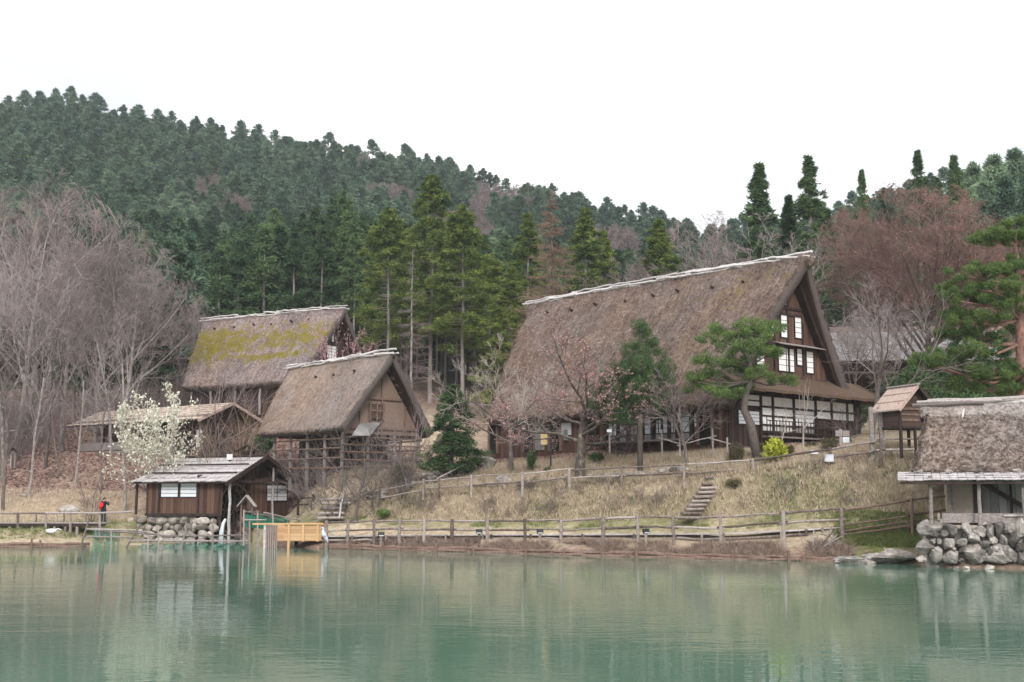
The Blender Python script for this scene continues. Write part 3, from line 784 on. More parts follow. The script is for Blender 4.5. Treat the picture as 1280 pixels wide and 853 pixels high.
    for i in range(n):
        for k in range(4): fs.append((i*4+k, i*4+(k+1) % 4, (i+1)*4+(k+1) % 4, (i+1)*4+k))
    fs += [(3, 2, 1, 0), (n*4, n*4+1, n*4+2, n*4+3)]
    pr.add(vs, fs); pr.build('pent_roof', M['pent'], t)
    sp = MB(); 
    sp.add([(7.0,1.3,4.1),(8.4,-.35,2.98),(8.75,23,2.7),(6.0,23,3.9),(7.0,1.3,3.95),(8.4,-.35,2.83),(8.75,23,2.55),(6.0,23,3.75)], [(0,1,2,3),(7,6,5,4),(0,4,5,1),(1,5,6,2),(2,6,7,3),(3,7,4,0)])
    sp.build('side_pent_roof', M['pent'], t)
    for i in range(34):
        x = -7.1 + 15.3 * i / 33; k = MB(); k.beam((x, -0.25, 2.76), (x, 1.3, 3.72), 0.09, 0.10); k.build('pent_rafter', M['dark_beam'], t)
    # ground floor gable: white infill between posts and rails
    cols = [924, 948.5, 963.5, 989.7, 1017, 1036.8, 1056.3, 1065.5]
    xs = [G(c, 520)[0] for c in cols]
    rows_left = [(0.62, 0.92), (1.02, 1.48), (1.58, 2.02), (2.16, 2.72)]
    for i in range(len(xs) - 1):
        x0, x1 = xs[i] + 0.07, xs[i+1] - 0.07
        if i == 3: rows = [(2.16, 2.72)]
        elif i >= 4: rows = [(1.62, 2.08), (2.18, 2.74)]
        elif i == 0: rows = [(2.1, 2.36), (2.46, 2.74)]
        else: rows = rows_left
        for z0, z1 in rows:
            p = MB(); p.span(x0, x1, 1.26, 1.32, z0, z1); p.build('plaster_panel', M['plaster'], t)
    window_on_gable(t, xs[3]+0.12, xs[4]-0.12, 1.05, 2.02, 1.30, M['paper'], 1, 0.05, name='paper_screen')
    window_on_gable(t, xs[3]+0.12, xs[4]-0.12, 0.60, 0.92, 1.30, M['plaster'], 2, 0.05, name='paper_screen')
    window_on_gable(t, G(921, 525)[0], G(947, 525)[0], 0.95, 1.75, 1.30, M['paper_dim'], 1, 0.05, name='paper_screen')
    for x in xs[1:] + [G(909, 520)[0], 7.38]:
        p = MB(); p.span(x-0.09, x+0.09, 1.18, 1.30, -0.4, 3.5); p.build('post', M['dark_beam'], t)
    for z, xa, xb in ((2.10, xs[1], 7.3), (1.53, xs[1], xs[3]), (0.97, xs[1], xs[4]), (2.80, xs[0], 7.3), (1.55, xs[4], 7.45), (0.52, xs[1], xs[4])):
        p = MB(); p.span(xa, xb, 1.20, 1.31, z-0.05, z+0.05); p.build('rail', M['dark_beam'], t)
    # low lattice railing in front of the screens
    p = MB()
    for z in (0.55, 0.92, 1.22): p.span(xs[1], xs[4]+1.1, 0.78, 0.84, z-0.03, z+0.03)
    for i in range(22):
        x = xs[1] + (xs[4] + 1.1 - xs[1]) * i / 21; p.span(x-0.02, x+0.02, 0.79, 0.83, 0.2, 1.2 if i % 5 else 1.42)
    p.build('lattice_railing', M['dark_beam'], t)
    p = MB(); p.span(xs[1], xs[4]+1.2, 0.7, 1.28, 0.18, 0.28); p.build('gallery_floor', M['grey_wood'], t)
    # long side: paper screens, entry, doorways, veranda
    S = lambda px, py=540: local(px, py, fr, t=-6.6)[1]
    for i, (pa, pb) in enumerate(((761,773),(775,785.7),(788.5,798),(806,815),(820,828),(829,837),(839,846.5),(850.5,864.5))):
        y0, y1 = sorted((S(pa), S(pb)))
        w = window_on_side(t, y0+0.06, y1-0.06, 0.55, 1.78, -6.63, M['paper_dim'], 0 if i % 2 else 1, 0.05, name='paper_screen')
        k = MB(); k.span(-6.68, -6.6, y0+0.04, y1-0.04, 0.12, 0.47); k.build('skirting_board', M['grey_panel'], w)
    for px in (759.5, 774, 787, 802, 817.5, 838, 848, 866, 747):
        y = S(px); p = MB(); p.span(-6.80, -6.64, y-0.10, y+0.10, -0.2, 2.1); p.build('post', M['dark_beam'], t)
    p = MB(); p.span(-7.45, -6.66, S(868), S(752), 0.02, 0.12)
    p.build('veranda', M['grey_wood'], t)
    p = MB(); p.span(-6.70, -6.58, 1.5, 22.8, 1.84, 2.02); p.build('lintel', M['dark_beam'], t)
    for px0, px1, z1 in ((875, 890, 1.72), (736, 745, 1.75), (688.4, 700.7, 1.78), (656, 668, 1.72), (613, 621.6, 1.7)):
        y0, y1 = sorted((S(px0), S(px1)))
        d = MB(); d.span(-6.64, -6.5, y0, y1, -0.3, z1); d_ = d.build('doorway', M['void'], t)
        f = MB()
        for y in (y0-0.08, y1+0.08): f.span(-6.74, -6.6, y-0.08, y+0.08, -0.3, z1+0.1)
        f.span(-6.73, -6.6, y0, y1, z1, z1+0.14); f.build('door_frame', M['brown_post'], d_)
        if px0 == 688.4:
            for z in (0.35, 0.95): h = MB(); h.span(-6.7, -6.65, y0, y1, z-0.04, z+0.04); h.build('bar', M['brown_post'], d_)
    y0, y1 = sorted((S(869.5), S(874.5)))
    d = MB(); d.span(-6.72, -6.62, y0, y1, 0.1, 1.75); dd = d.build('lattice_door', M['brown_post'], t)
    for r_ in range(3):
        for c_ in range(2):
            k = MB(); ya = y0 + 0.1 + (y1-y0-0.15)*c_/2; k.span(-6.735, -6.715, ya, ya + (y1-y0)*0.3, 0.85 + 0.28*r_, 1.05 + 0.28*r_); k.build('pane', M['paper'], dd)
    y0, y1 = sorted((S(703), S(714.5)))
    k = MB(); k.span(-6.70, -6.62, y0, y1, 0.75, 1.6); k.build('white_board', M['paper_dim'], t)
    k = MB(); k.span(-6.735, -6.705, S(711), S(706), 0.4, 1.1); k.build('poster', M['grey_panel'], t)
    y0, y1 = sorted((S(669), S(681)))
    k = MB(); k.span(-6.70, -6.62, y0, y1, -0.2, 1.6); k.build('grey_shutter', M['grey_panel'], t)
    return t, fr
BIG, BIGFR = big_house()

# ------------------------------------------------------------------ small thatched barn
def barn():
    O = at(489.8, 440.4, 82); O.z = at(400, 590, 80).z
    fr, rz = frame_for(-715, O)
    t = thing('thatched_barn', 'small thatched barn with pale roof and open log rails below the eave', 'barn', O, rz)
    zt = 8.15
    thatch('thatch_roof', t, M['thatch_barn'], roof_prof(-3.95, 2.95, 3.75, 2.75, zt, bulge=0.12), lambda f: 0.15 - 0.35*f, lambda f: 10.9 + 2.4*f, 0.5, lambda x, y, f: 0.0, 13, 30, 90, straw=3200, slen=0.2, rough=0.045)
    ridge_poles(t, -0.5, 13.5, zt + 0.08, 21, w=0.22, n=3)
    pole_ends(t, 2.0, 9.0, 3, -0.75, zt - 0.95, 9)
    g = MB(); g.add([(-3.0, 1.0, 2.6), (3.0, 1.0, 2.6), (3.0, 1.0, 3.1), (0.12, 1.0, 7.2), (-0.12, 1.0, 7.2), (-3.0, 1.0, 3.1), (-3.0, 1.12, 2.6), (3.0, 1.12, 2.6), (3.0, 1.12, 3.1), (0.12, 1.12, 7.2), (-0.12, 1.12, 7.2), (-3.0, 1.12, 3.1)],
        [(0,1,2,3,4,5), (11,10,9,8,7,6), (0,6,7,1)])
    g.build('gable_wall', M['weave'], t)
    G = lambda px, py: (lambda q: (q[0], q[2]))(local(px, py, fr, s=0.95))
    b = MB()
    for z, w in ((3.0, 3.0), (5.05, 1.55)): b.span(-w, w, 0.86, 0.98, z-0.07, z+0.07)
    for x in (-1.9, -0.1, 1.9): b.span(x-0.06, x+0.06, 0.88, 0.985, 2.6, 4.6 if abs(x) > 1 else 6.8)
    b.build('gable_frame', M['brown_post'], t)
    xa, za = G(461.5, 524); xb, zb = G(478.5, 506)
    w = MB(); w.span(xa, xb, 0.84, 0.96, za, zb); w.build('window', M['brown_h'], t)
    b = MB()
    for f in (0, 0.5, 1): x = xa + (xb-xa)*f; b.span(x-0.06, x+0.06, 0.80, 0.9, za-0.1, zb+0.1)
    b.span(xa-0.1, xb+0.1, 0.80, 0.9, za+(zb-za)*.52, za+(zb-za)*.62); b.build('window_frame', M['brown_post'], t)
    # shutter propped open
    H_ = [Vector(local(px, py, fr, s=sv)) for px, py, sv in ((440, 544, -0.1), (463, 544, -0.1), (476, 528, 0.9), (450, 529, 0.9))]
    s = MB(); s.add(H_ + [h - Vector((0, 0, 0.06)) for h in H_], [(0,1,2,3), (7,6,5,4), (0,4,5,1), (1,5,6,2), (2,6,7,3), (3,7,4,0)]); s.build('propped_shutter', M['grey_panel'], t)
    # rafters
    for sgn in (-1, 1):
        r_ = MB(); r_.pole((0.1*sgn, 0.55, zt-0.75), (3.6*sgn, 0.7, 2.9), 0.09); r_.build('rafter', M['dark_beam'], t)
    r_ = MB()
    for i in range(9): q = i/8; r_.box((0.25 + 3.1*q, 0.75, 7.0 - 4.0*q), (0.28, 0.35, 0.05), Matrix.Rotation(R(40), 3, 'Y'))
    r_.build('eave_boards', M['brown_post'], t)
    # posts and log rails of the open ground floor
    for x in (-3.2, 3.2):
        for y in (1.1, 3.2, 5.4, 7.6, 9.8):
            p = MB(); p.pole((x, y, -1.2), (x, y, 3.3), 0.13, 8, 0.005); p.build('post', M['grey_wood'], t)
        for z in (0.3, 0.95, 1.6, 2.25):
            p = MB(); p.pole((x - 0.12*(1 if x < 0 else -1), 0.9, z), (x - 0.12*(1 if x < 0 else -1), 10.0, z + 0.05), 0.065, 6, 0.01); p.build('rail', M['brown_post'], t)
    for x in (-1.1, 1.1):
        p = MB(); p.pole((x, 1.1, -0.8), (x, 1.1, 2.7), 0.12, 8, 0.005); p.build('post', M['grey_wood'], t)
    for z in (0.35, 0.85, 1.35, 1.85, 2.35):
        p = MB(); p.pole((-3.4, 0.95, z), (3.4, 0.95, z), 0.06, 6, 0.01); p.build('rail', M['brown_post'], t)
    p = MB(); p.span(-3.0, 3.0, 1.3, 9.7, 2.55, 2.65); p.build('loft_floor', M['dark_wood'], t)
    p = MB(); p.span(-1.2, 3.0, 4.5, 9.7, -0.9, 2.5); p.build('inner_room', M['dark_wood'], t)
    return t
barn()

# ------------------------------------------------------------------ mossy thatched house
def mossy():
    O = at(429.7, 384.6, 112); O.z = at(385, 503, 108).z
    fr, rz = frame_for(-2096, O)
    t = thing('thatched_house', 'thatched house with thick yellow moss on its roof, half hidden behind the barn', 'house', O, rz)
    zt = 9.2
    def moss(x, y, f):
        if x > 0.2: return 0.2
        g = lambda v, c, w: math.exp(-((v - c) / w)**2)
        m = 0.78 * g(f, 0.60, 0.31) - 0.20 * g(y, 8, 4) * g(f, 0.62, 0.15) + 0.25 * g(y, 15, 4) * g(f, 0.5, 0.35)
        m += 0.45 * g(f, 0.37, 0.05) * g(y, 6.5, 4.0) - 0.5 * g(f, 0.445, 0.035) * g(y, 6, 4.5)
        return max(0.05, min(0.85, m))
    thatch('thatch_roof', t, M['thatch_moss'], roof_prof(-6.1, 1.9, 6.0, 1.9, zt, bulge=0.2), lambda f: 0.3 - 0.5*f, lambda f: 14.3 + 3.3*f, 0.7, moss, 23, 36, 100, straw=2600, slen=0.35, rough=0.09)
    ridge_poles(t, -0.4, 17.8, zt + 0.1, 31, w=0.3)
    pole_ends(t, 2, 16, 6, -0.9, zt - 0.95, 17)
    g = MB(); g.add([(-5.2, 1.2, 2.0), (5.2, 1.2, 2.0), (0, 1.2, 8.3), (-5.2, 1.3, 2.0), (5.2, 1.3, 2.0), (0, 1.3, 8.3)], [(0,1,2), (5,4,3), (0,3,4,1)])
    g.build('gable_wall', M['dark_wood'], t)
    G = lambda px, py: (lambda q: (q[0], q[2]))(local(px, py, fr, s=1.1))
    for x0, y0, x1, y1, n in ((409, 433.5, 421, 446.5, 1), (415, 417.5, 418.2, 427, 0)):
        xa, za = G(x0, y1); xb, zb = G(x1, y0); window_on_gable(t, xa, xb, za, zb, 1.18, M['plaster'], n, 0.07)
    w = MB(); w.span(-5.0, -4.86, 1.3, 14, -1.0, 2.9); w.span(4.86, 5.0, 1.3, 14, -1.0, 2.9); w.span(-4.86, 4.86, 1.3, 1.42, -1, 2.3); w.span(-4.86, 4.86, 13.8, 13.9, -1, 2.3)
    w.build('wall', M['dark_wood'], t)
    for y in (2.2, 5.2, 8.2, 11.2, 13.6):
        p = MB(); p.pole((-5.5, y, -1), (-5.5, y, 2.3), 0.11); p.build('post', M['grey_wood'], t)
    for sgn in (-1, 1):
        r_ = MB(); r_.pole((0.1*sgn, 0.7, zt-0.95), (5.6*sgn, 0.8, 1.9), 0.1); r_.build('rafter', M['dark_beam'], t)
mossy()

def shingle_roof(parent, name, mat, y0, y1, x0, z0, xr, zr, x1, z1, rows, thick=0.10, seed=1, stones=0, wav=0.03):
    """two slopes of overlapping shingle courses"""
    rg = random.Random(seed)
    b = MB()
    for (xa, za, xb, zb) in ((x0, z0, xr, zr), (x1, z1, xr, zr)):
        for r in range(rows):
            f0, f1 = r / rows, (r + 1.18) / rows
            f1 = min(f1, 1.0)
            n = max(6, int((y1 - y0) / 0.42))
            for k in range(n):
                ya, yb = y0 + (y1-y0)*k/n, y0 + (y1-y0)*(k+1)/n - 0.012
                ja = rg.uniform(-.05, .05) / rows
                lift = rg.uniform(0, wav)
                g0, g1 = f0 + ja if r else f0 + ja*0.4, f1
                A = (xa+(xb-xa)*g0, za+(zb-za)*g0 + thick*0.7 + lift); B = (xa+(xb-xa)*g1, za+(zb-za)*g1 + thick*0.25)
                b.add([(A[0], ya, A[1]), (A[0], yb, A[1]), (B[0], yb, B[1]), (B[0], ya, B[1]), (A[0], ya, A[1]-0.06), (A[0], yb, A[1]-0.06), (B[0], yb, B[1]-0.06), (B[0], ya, B[1]-0.06)],
                      [(0,1,2,3), (0,4,5,1), (1,5,6,2), (3,7,4,0), (7,6,5,4)])
        # boarding under the shingles
        d = 0.03
        b.add([(xa, y0+.02, za-0.02), (xa, y1-.02, za-0.02), (xb, y1-.02, zb-0.02), (xb, y0+.02, zb-0.02), (xa, y0+.02, za-.07), (xa, y1-.02, za-.07), (xb, y1-.02, zb-.07), (xb, y0+.02, zb-.07)],
              [(0,1,2,3), (7,6,5,4), (0,4,5,1), (1,5,6,2), (2,6,7,3), (3,7,4,0)], 1)
    return b.build(name, [mat, M['dark_beam']], parent)

# ------------------------------------------------------------------ low shingled house on the left
def low_house():
    O = at(247, 523, 95); O.z = at(250, 560, 95).z
    fr, rz = frame_for(-1400, O)
    t = thing('shingled_house', 'low house with pale tan shingle roof behind the magnolia', 'house', O, rz)
    rf = shingle_roof(t, 'roof', M['shingle_tan'], -0.3, 17.6, -0.1, 2.25, 3.3, 3.75, 6.8, 2.3, 7, 0.12, 4, wav=0.07)
    for y in (1.5, 6, 10.5, 15): 
        s = MB(); s.pole((0.4, y-2.5, 2.62), (0.4, y+2.6, 2.62), 0.06); s.build('batten', M['grey_wood'], rf)
    for (xa, za, xb, zb) in ((-0.25, 2.12, 3.3, 3.68), (6.9, 2.15, 3.3, 3.68)):
        v = MB(); v.beam((xa, -0.36, za), (xb, -0.36, zb), 0.08, 0.2); v.build('bargeboard', M['copper'], t)
    w = MB(); w.span(1.0, 6.2, 0.7, 0.85, -0.6, 2.75); w.add([(0.9, 0.70, 2.75), (6.3, 0.70, 2.75), (3.4, 0.70, 3.62), (0.9, .8, 2.75), (6.3, .8, 2.75), (3.4, .8, 3.62)], [(0,1,2), (5,4,3), (0,3,4,1)])
    w.build('gable_wall', M['brown_h'], t)
    w = MB(); w.span(1.0, 1.14, 0.86, 8.0, -0.6, 2.7); w.build('front_wall', M['dark_wood'], t)
    w = MB(); w.span(2.8, 2.94, 8.0, 16.4, -0.6, 3.2); w.span(1.0, 2.8, 7.9, 8.0, -0.6, 2.7); w.span(2.94, 6.2, 16.3, 16.4, -0.6, 2.8); w.build('porch_wall', M['brown_wood'], t)
    for y in (0.2, 4.2, 8.2, 12.2, 16.4):
        p = MB(); p.pole((0.45, y, -0.5), (0.45, y, 2.4), 0.10); p.build('post', M['brown_post'], t)
    p = MB(); p.span(0.3, 0.42, 8.4, 16.2, 0.1, 0.75); p.build('porch_rail', M['grey_wood'], t)
    p = MB(); p.span(0.35, 2.8, 8.0, 16.4, -0.3, 0.02); p.build('porch_floor', M['grey_wood'], t)
    for ya, yb in ((1.5, 3.3), (4.6, 6.6)):
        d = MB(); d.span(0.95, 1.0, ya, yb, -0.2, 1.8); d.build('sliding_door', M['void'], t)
    p = MB(); p.span(0.90, 0.97, 0.9, 1.2, 0.1, 1.5); p.build('white_strip', M['paper_dim'], t)
low_house()

# ------------------------------------------------------------------ watermill
MILL = {}
def mill():
    a = Vector((-0.92, 0.39, 0)); a.normalize(); b_ = Vector((a.y, -a.x, 0)); rz = math.atan2(b_.y, b_.x)
    O = at(277, 640, 79.5); fr = (O, a, b_)
    MILL['fr'] = fr; MILL['rz'] = rz
    t = thing('watermill', 'dark wooden watermill with shingled roof on a stone base at the pond edge', 'watermill', O, rz)
    # local: x along the gable to the back right, y along the front to the left
    W, L, E, RZ = 7.7, 6.2, 2.02, 3.66
    rf = shingle_roof(t, 'roof', M['shingle'], -0.75, L+0.8, -0.55, E-0.1, W/2, RZ, W+0.55, E-0.1, 6, 0.12, 9, wav=0.06)
    for k, (xa, za) in enumerate(((0.7, 2.42), (2.0, 3.0))):
        p = MB(); p.pole((xa, -0.6, za+0.16), (xa, L+0.7, za+0.16), 0.06, 7, 0.006); p.build('weight_pole', M['dark_beam'], rf)
    p = MB(); p.pole((W/2, -0.9, RZ+0.16), (W/2, L+0.9, RZ+0.14), 0.08); p.build('ridge_pole', M['dark_beam'], rf)
    for (xa, xb) in ((-0.75, W/2), (W+0.75, W/2)):
        v = MB(); v.beam((xa, -0.82, E-0.24), (xb, -0.82, RZ+0.05), 0.09, 0.26); v.build('bargeboard', M['dark_beam'], t)
    # front wall (x = 0) with its two paper windows
    w = MB(); w.span(0, 0.12, 0.05, L, -0.15, E+0.2); w.build('front_wall', M['brown_wood'], t)
    w = MB(); w.span(0.12, W, L-0.12, L, -0.4, E+0.2); w.build('end_wall', M['dark_wood'], t)
    w = MB(); w.span(W-0.12, W, 0.1, L-0.12, -0.4, E+0.2); w.build('rear_wall', M['dark_wood'], t)
    P = lambda px: local(px, 612, fr, t=0.0)[1]
    for pa, pb in ((202, 223), (226, 246)):
        y1, y0 = P(pa), P(pb); window_on_side(t, y0, y1, 0.98, 1.90, 0.0, M['paper'], 0, 0.06)
    for px in (171.5, 199.5, 248, 275):
        y = P(px); p = MB(); p.span(-0.07, 0.02, y-0.08, y+0.08, -0.2, E+0.1); p.build('post', M['dark_beam'], t)
    p = MB(); p.span(-0.10, 0.02, 0, L, -0.3, -0.12); p.build('sill', M['dark_beam'], t)
    # gable side: recess for the wheel, then a boarded room with a window
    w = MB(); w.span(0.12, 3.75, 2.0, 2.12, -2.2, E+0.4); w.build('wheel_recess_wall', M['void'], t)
    w = MB(); w.span(3.85, W, 0.1, 0.22, -0.4, E+0.2); w.span(3.75, 3.85, 0.1, 2.1, -1.5, E+0.3); w.build('gable_room_wall', M['brown_wood'], t)
    w = MB(); w.add([(0.2, 0.3, E), (W-0.2, 0.3, E), (W/2, 0.3, RZ-0.05), (0.2, .4, E), (W-0.2, .4, E), (W/2, .4, RZ-0.05)], [(0,1,2), (5,4,3), (0,3,4,1)])
    w.build('gable_board', M['dark_wood'], t)
    Gx = lambda px: local(px, 615, fr, s=0.1)[0]
    xa, xb = Gx(333), Gx(358)
    window_on_gable(t, xa, xb, 0.72, 1.78, 0.08, M['paper'], 1, 0.06)
    p = MB(); p.pole((-0.3, -0.45, E-0.05), (W+1.2, -0.45, E-0.02), 0.12); p.build('tie_beam', M['dark_beam'], t)
    p = MB(); p.pole((0.15, -0.5, -2.0), (0.15, -0.5, E), 0.10, 8, 0.01); p.build('porch_post', M['pale_wood'], t)
    x = Gx(335.5); p = MB(); p.pole((x-0.2, -0.4, -0.6), (x-0.2, -0.4, 3.0), 0.08, 8, 0.01); p.build('porch_post', M['grey_wood'], t)
    # water wheel
    wc = Vector((1.95, 1.0, 0.10)); rad = 1.72
    wh = MB()
    for yy in (0.45, 1.05):
        ring = [(wc.x + rad*math.cos(2*math.pi*i/28), yy, wc.z + rad*math.sin(2*math.pi*i/28)) for i in range(29)]
        for i in range(28): wh.beam(ring[i], ring[i+1], 0.10, 0.22, up=(0, 1, 0))
    wheel = wh.build('water_wheel', M['brown_post'], t)
    for i in range(14):
        an = 2*math.pi*i/14; d = Vector((math.cos(an), 0, math.sin(an)))
        p = MB(); p.box(wc + Vector((0, -0.25, 0)) + d*(rad-0.12), (0.30, 0.52, 0.05), Matrix.Rotation(-an, 3, 'Y')); p.build('paddle', M['brown_post'], wheel)
    for yy in (0.45, 1.05):
        for i in range(4):
            an = math.pi*i/4; d = Vector((math.cos(an), 0, math.sin(an)))*rad
            p = MB(); p.beam(wc + Vector((0, yy-1.0, 0)) - d, wc + Vector((0, yy-1.0, 0)) + d, 0.09, 0.12, up=(0, 1, 0)); p.build('spoke', M['dark_beam'], wheel)
    p = MB(); p.tube([(wc.x, 0.2, wc.z), (wc.x, 2.0, wc.z)], [0.16, 0.16], 10); p.build('axle', M['dark_beam'], wheel)
    # stone base
    rg = random.Random(77)
    sb = thing('foundation_wall', 'rough pale boulder wall carrying the watermill', 'stone wall', O, rz)
    b = MB(); b.span(0.1, W-0.2, 2.15, L-0.1, -2.6, -0.32); b.span(3.2, W, 0.3, 2.1, -2.6, -0.42); b.build('core', M['stone_mossy'], sb)
    z = -1.95; row = 0
    while z < -0.35:
        y = -0.1 + (0.3 if row % 2 else 0)
        hh = rg.uniform(0.32, 0.44)
        while y < L + 0.7:
            w_ = rg.uniform(0.34, 0.72)
            s = MB(); s.rock((-0.12 - 0.28*(-z-0.3)/2 + rg.uniform(-.06, .06), y + w_/1.0, z), (0.38, w_*0.80, hh*0.80), rg.randrange(9999), rot=rg.uniform(-.3, .3)); s.build('stone', M['stone_pale'], sb)
            y += w_ * 1.35
        z += hh * 1.05; row += 1
    for i in range(9):
        s = MB(); s.rock((3.2 + 0.55*i, 0.15, -0.62 + rg.uniform(-.08, .08)), (0.36, 0.32, 0.30), rg.randrange(9999)); s.build('stone', M['stone'], sb)
    for i in range(8):
        s = MB(); s.rock((0.6 + 0.33*i, rg.uniform(0.2, 1.7), -2.1), (0.4, 0.4, 0.45), rg.randrange(9999)); s.build('stone', M['stone_mossy'], sb)
    return t
mill()

# ------------------------------------------------------------------ front right thatched hut on its boulder wall
def hut():
    O = at(1140, 652, 54.2); O.z = 1.86
    RZ = R(-18); t = thing('thatched_hut', 'grey thatched hut on the boulder wall at the right edge', 'hut', O, RZ)
    def hl(px, py, y):
        n = Vector((-math.sin(RZ), math.cos(RZ), 0)); a = Vector((math.cos(RZ), math.sin(RZ), 0))
        d = ray(px, py); o = Vector((0, 0, CZ)); k = (O + n*y - o).dot(n) / d.dot(n); r = o + d*k - O
        return Vector((r.dot(a), y, r.z))
    # local x to the right, y away; roof section lies in y-z
    Yp, Ye, Yr = -1.35, 0.1, 3.9
    L0, L1 = hl(1139, 585, 0.1).x, 13.0
    zE, zR = hl(1200, 588, 0.1).z, hl(1200, 506, 3.9).z
    h = bpy.data.objects.new('thatch_roof_pivot', None); bpy.data.objects.remove(h)
    # build the thatch along its own y axis, then turn it a quarter
    n0 = len(bpy.data.objects)
    prof = roof_prof(-3.8, zE, 3.8, zE, zR, bulge=0.30)
    f0 = lambda f: 0.0 + 0.95*f; f1 = lambda f: 13.0 - 0.8*f
    moss = lambda x, y, f: 0.40*math.exp(-((f-0.80)/0.05)**2)*math.exp(-((y-3.1)/1.4)**2) if x < 0 else 0.0
    o = thatch('thatch_roof', t, M['thatch_hut'], prof, f0, f1, 0.42, moss, 43, 34, 110, straw=9000, slen=0.22, rough=0.06)
    # quarter turn: local y -> x, local x -> y
    me = o.data; k = len(me.vertices); v = np.empty(k*3, np.float32); me.vertices.foreach_get('co', v); v = v.reshape(-1, 3)
    v2 = np.stack([v[:, 1] + L0, v[:, 0] + Yr, v[:, 2]], 1); me.vertices.foreach_set('co', np.ascontiguousarray(v2).ravel()); me.flip_normals(); me.update()
    # straw mat draped over the ridge
    rp = [(-1.0, -0.74), (-0.55, -0.32), (-0.2, 0.02), (0, 0.10), (0.2, 0.02), (0.55, -0.32), (1.0, -0.74)]
    o2 = thatch('ridge_straw', t, M['straw_pale'], [(a, zR + 0.08 + b*0.92) for a, b in rp], lambda f: 0.55 + 0*f, lambda f: 12.6 + 0*f, 0.14, lambda x, y, f: 0.0, 47, 8, 110, straw=1500, slen=0.2, rough=0.05)
    me = o2.data; k = len(me.vertices); v = np.empty(k*3, np.float32); me.vertices.foreach_get('co', v); v = v.reshape(-1, 3)
    v2 = np.stack([v[:, 1] + L0, v[:, 0] + Yr, v[:, 2]], 1); me.vertices.foreach_set('co', np.ascontiguousarray(v2).ravel()); me.flip_normals(); me.update()
    # straw-wrapped ridge
    rg = random.Random(6)
    c = MB(); pts = [(L0 + 0.55 + i*1.15, Yr + rg.uniform(-.05, .05), zR + 0.02 + rg.uniform(-.03, .05)) for i in range(11)]
    c.tube(pts, [0.22] + [rg.uniform(0.24, 0.32) for _ in range(9)] + [0.24], 10, wob=0.12, rg=rg, flat=0.7); c.build('ridge_cap', M['pale_wood'], t, True)
    for i, (xa, xb, dy, dz) in enumerate(((0.4, 5.0, -0.30, 0.12), (4.2, 9.4, -0.25, 0.20), (0.9, 6.0, 0.15, 0.24), (5.2, 12, 0.1, 0.26), (0.2, 3.4, -0.42, -0.02), (7.5, 12.4, -0.4, 0.02))):
        p = MB(); p.pole((L0+xa, Yr+dy, zR+dz), (L0+xb, Yr+dy+rg.uniform(-.1,.1), zR+dz+0.05), 0.085, 7, 0.012); p.build('ridge_pole', M['grey_wood'], t)
    p = MB(); x = hl(1205, 515, 3.5).x
    p.tube([(x, Yr-0.5, zR-0.25), (x-0.06, Yr-0.85, zR-0.5), (x-0.16, Yr-1.3, zR-1.05), (x-0.2, Yr-1.45, zR-1.3)], [0.05, 0.05, 0.045, 0.04], 7); p.build('bent_branch', M['pale_wood'], t)
    # shingled pent roof with stones on it
    xa = hl(1122, 601, Yp).x
    z0, z1 = hl(1200, 602, Yp).z, hl(1200, 590.5, Ye+0.2).z
    b = MB()
    for r in range(4):
        for k in range(36):
            x0 = xa + k*0.36; f = r/4; y = Yp + (Ye+0.35-Yp)*f; z = z0 + (z1-z0)*f
            y1 = Yp + (Ye+0.35-Yp)*min(1, f+0.33); zz = z0 + (z1-z0)*min(1, f+0.33)
            j = rg.uniform(0, 0.035)
            b.beam((x0+0.18, y - rg.uniform(0, .06), z + 0.05 + j), (x0+0.18, y1, zz + 0.02), 0.345, 0.03)
    b.build('pent_roof', M['shingle'], t)
    b = MB(); b.beam((xa+0.1, Yp+0.06, z0-0.06), (xa+13, Yp+0.06, z0-0.06), 0.09, 0.10); b.build('pent_edge', M['dark_beam'], t)
    for k in range(16):
        p = MB(); x = xa + 0.4 + k*0.8; p.beam((x, Yp+.05, z0-0.06), (x, Ye+0.3, z1-0.09), 0.06, 0.07); p.build('pent_rafter', M['dark_beam'], t)
    for px in (1150, 1186, 1221, 1271, 1310):
        q = hl(px, 588, Ye); s = MB(); s.rock((q.x, Ye-0.05, z1+0.02), (0.24, 0.2, 0.13), px); s.build('weight_stone', M['stone'], t)
    # posts, walls
    for px, yy in ((1163.5, -0.95), (1224, -0.95), (1280, -0.95), (1187, 0.35), (1330, -0.95)):
        x = hl(px, 625, yy).x; p = MB(); p.pole((x, yy, -0.4), (x, yy, z0+0.25 if yy < 0 else z1), 0.085 if yy < 0 else 0.12, 8, 0.008); p.build('post', M['grey_wood'], t)
    x0, x1 = hl(1189, 625, 0.7).x, hl(1218, 625, 0.7).x
    w = MB(); w.span(x0, x1, 0.6, 0.72, -0.1, z1+0.1); w.build('earth_wall', M['mud'], t)
    w = MB(); w.span(x1+0.02, 12.6, 0.85, 0.95, -0.1, z1+0.2); w.build('board_wall', M['grey_panel'], t)
    w = MB(); w.span(x0, 12.6, 6.9, 7.0, -0.1, z1+0.2); w.span(x0-0.1, x0, 0.7, 7.0, -0.1, z1+0.2); w.build('rear_wall', M['mud'], t)
    p = MB(); p.span(x1-0.05, x1+0.28, 0.5, 0.8, -0.1, z1+0.1); p.build('corner_post', M['dark_beam'], t)
    for px in (1264, 1300):
        x = hl(px, 625, 0.8).x; p = MB(); p.span(x-0.05, x+0.05, 0.75, 0.85, 0, z1); p.build('stud', M['dark_beam'], t)
    p = MB(); q0 = hl(1229, 604, 0.6); q1 = hl(1280, 634, 0.6); q2 = q0 + (q1-q0)*1.25
    p.beam(q0, q2, 0.1, 0.2); p.build('brace', M['dark_beam'], t)
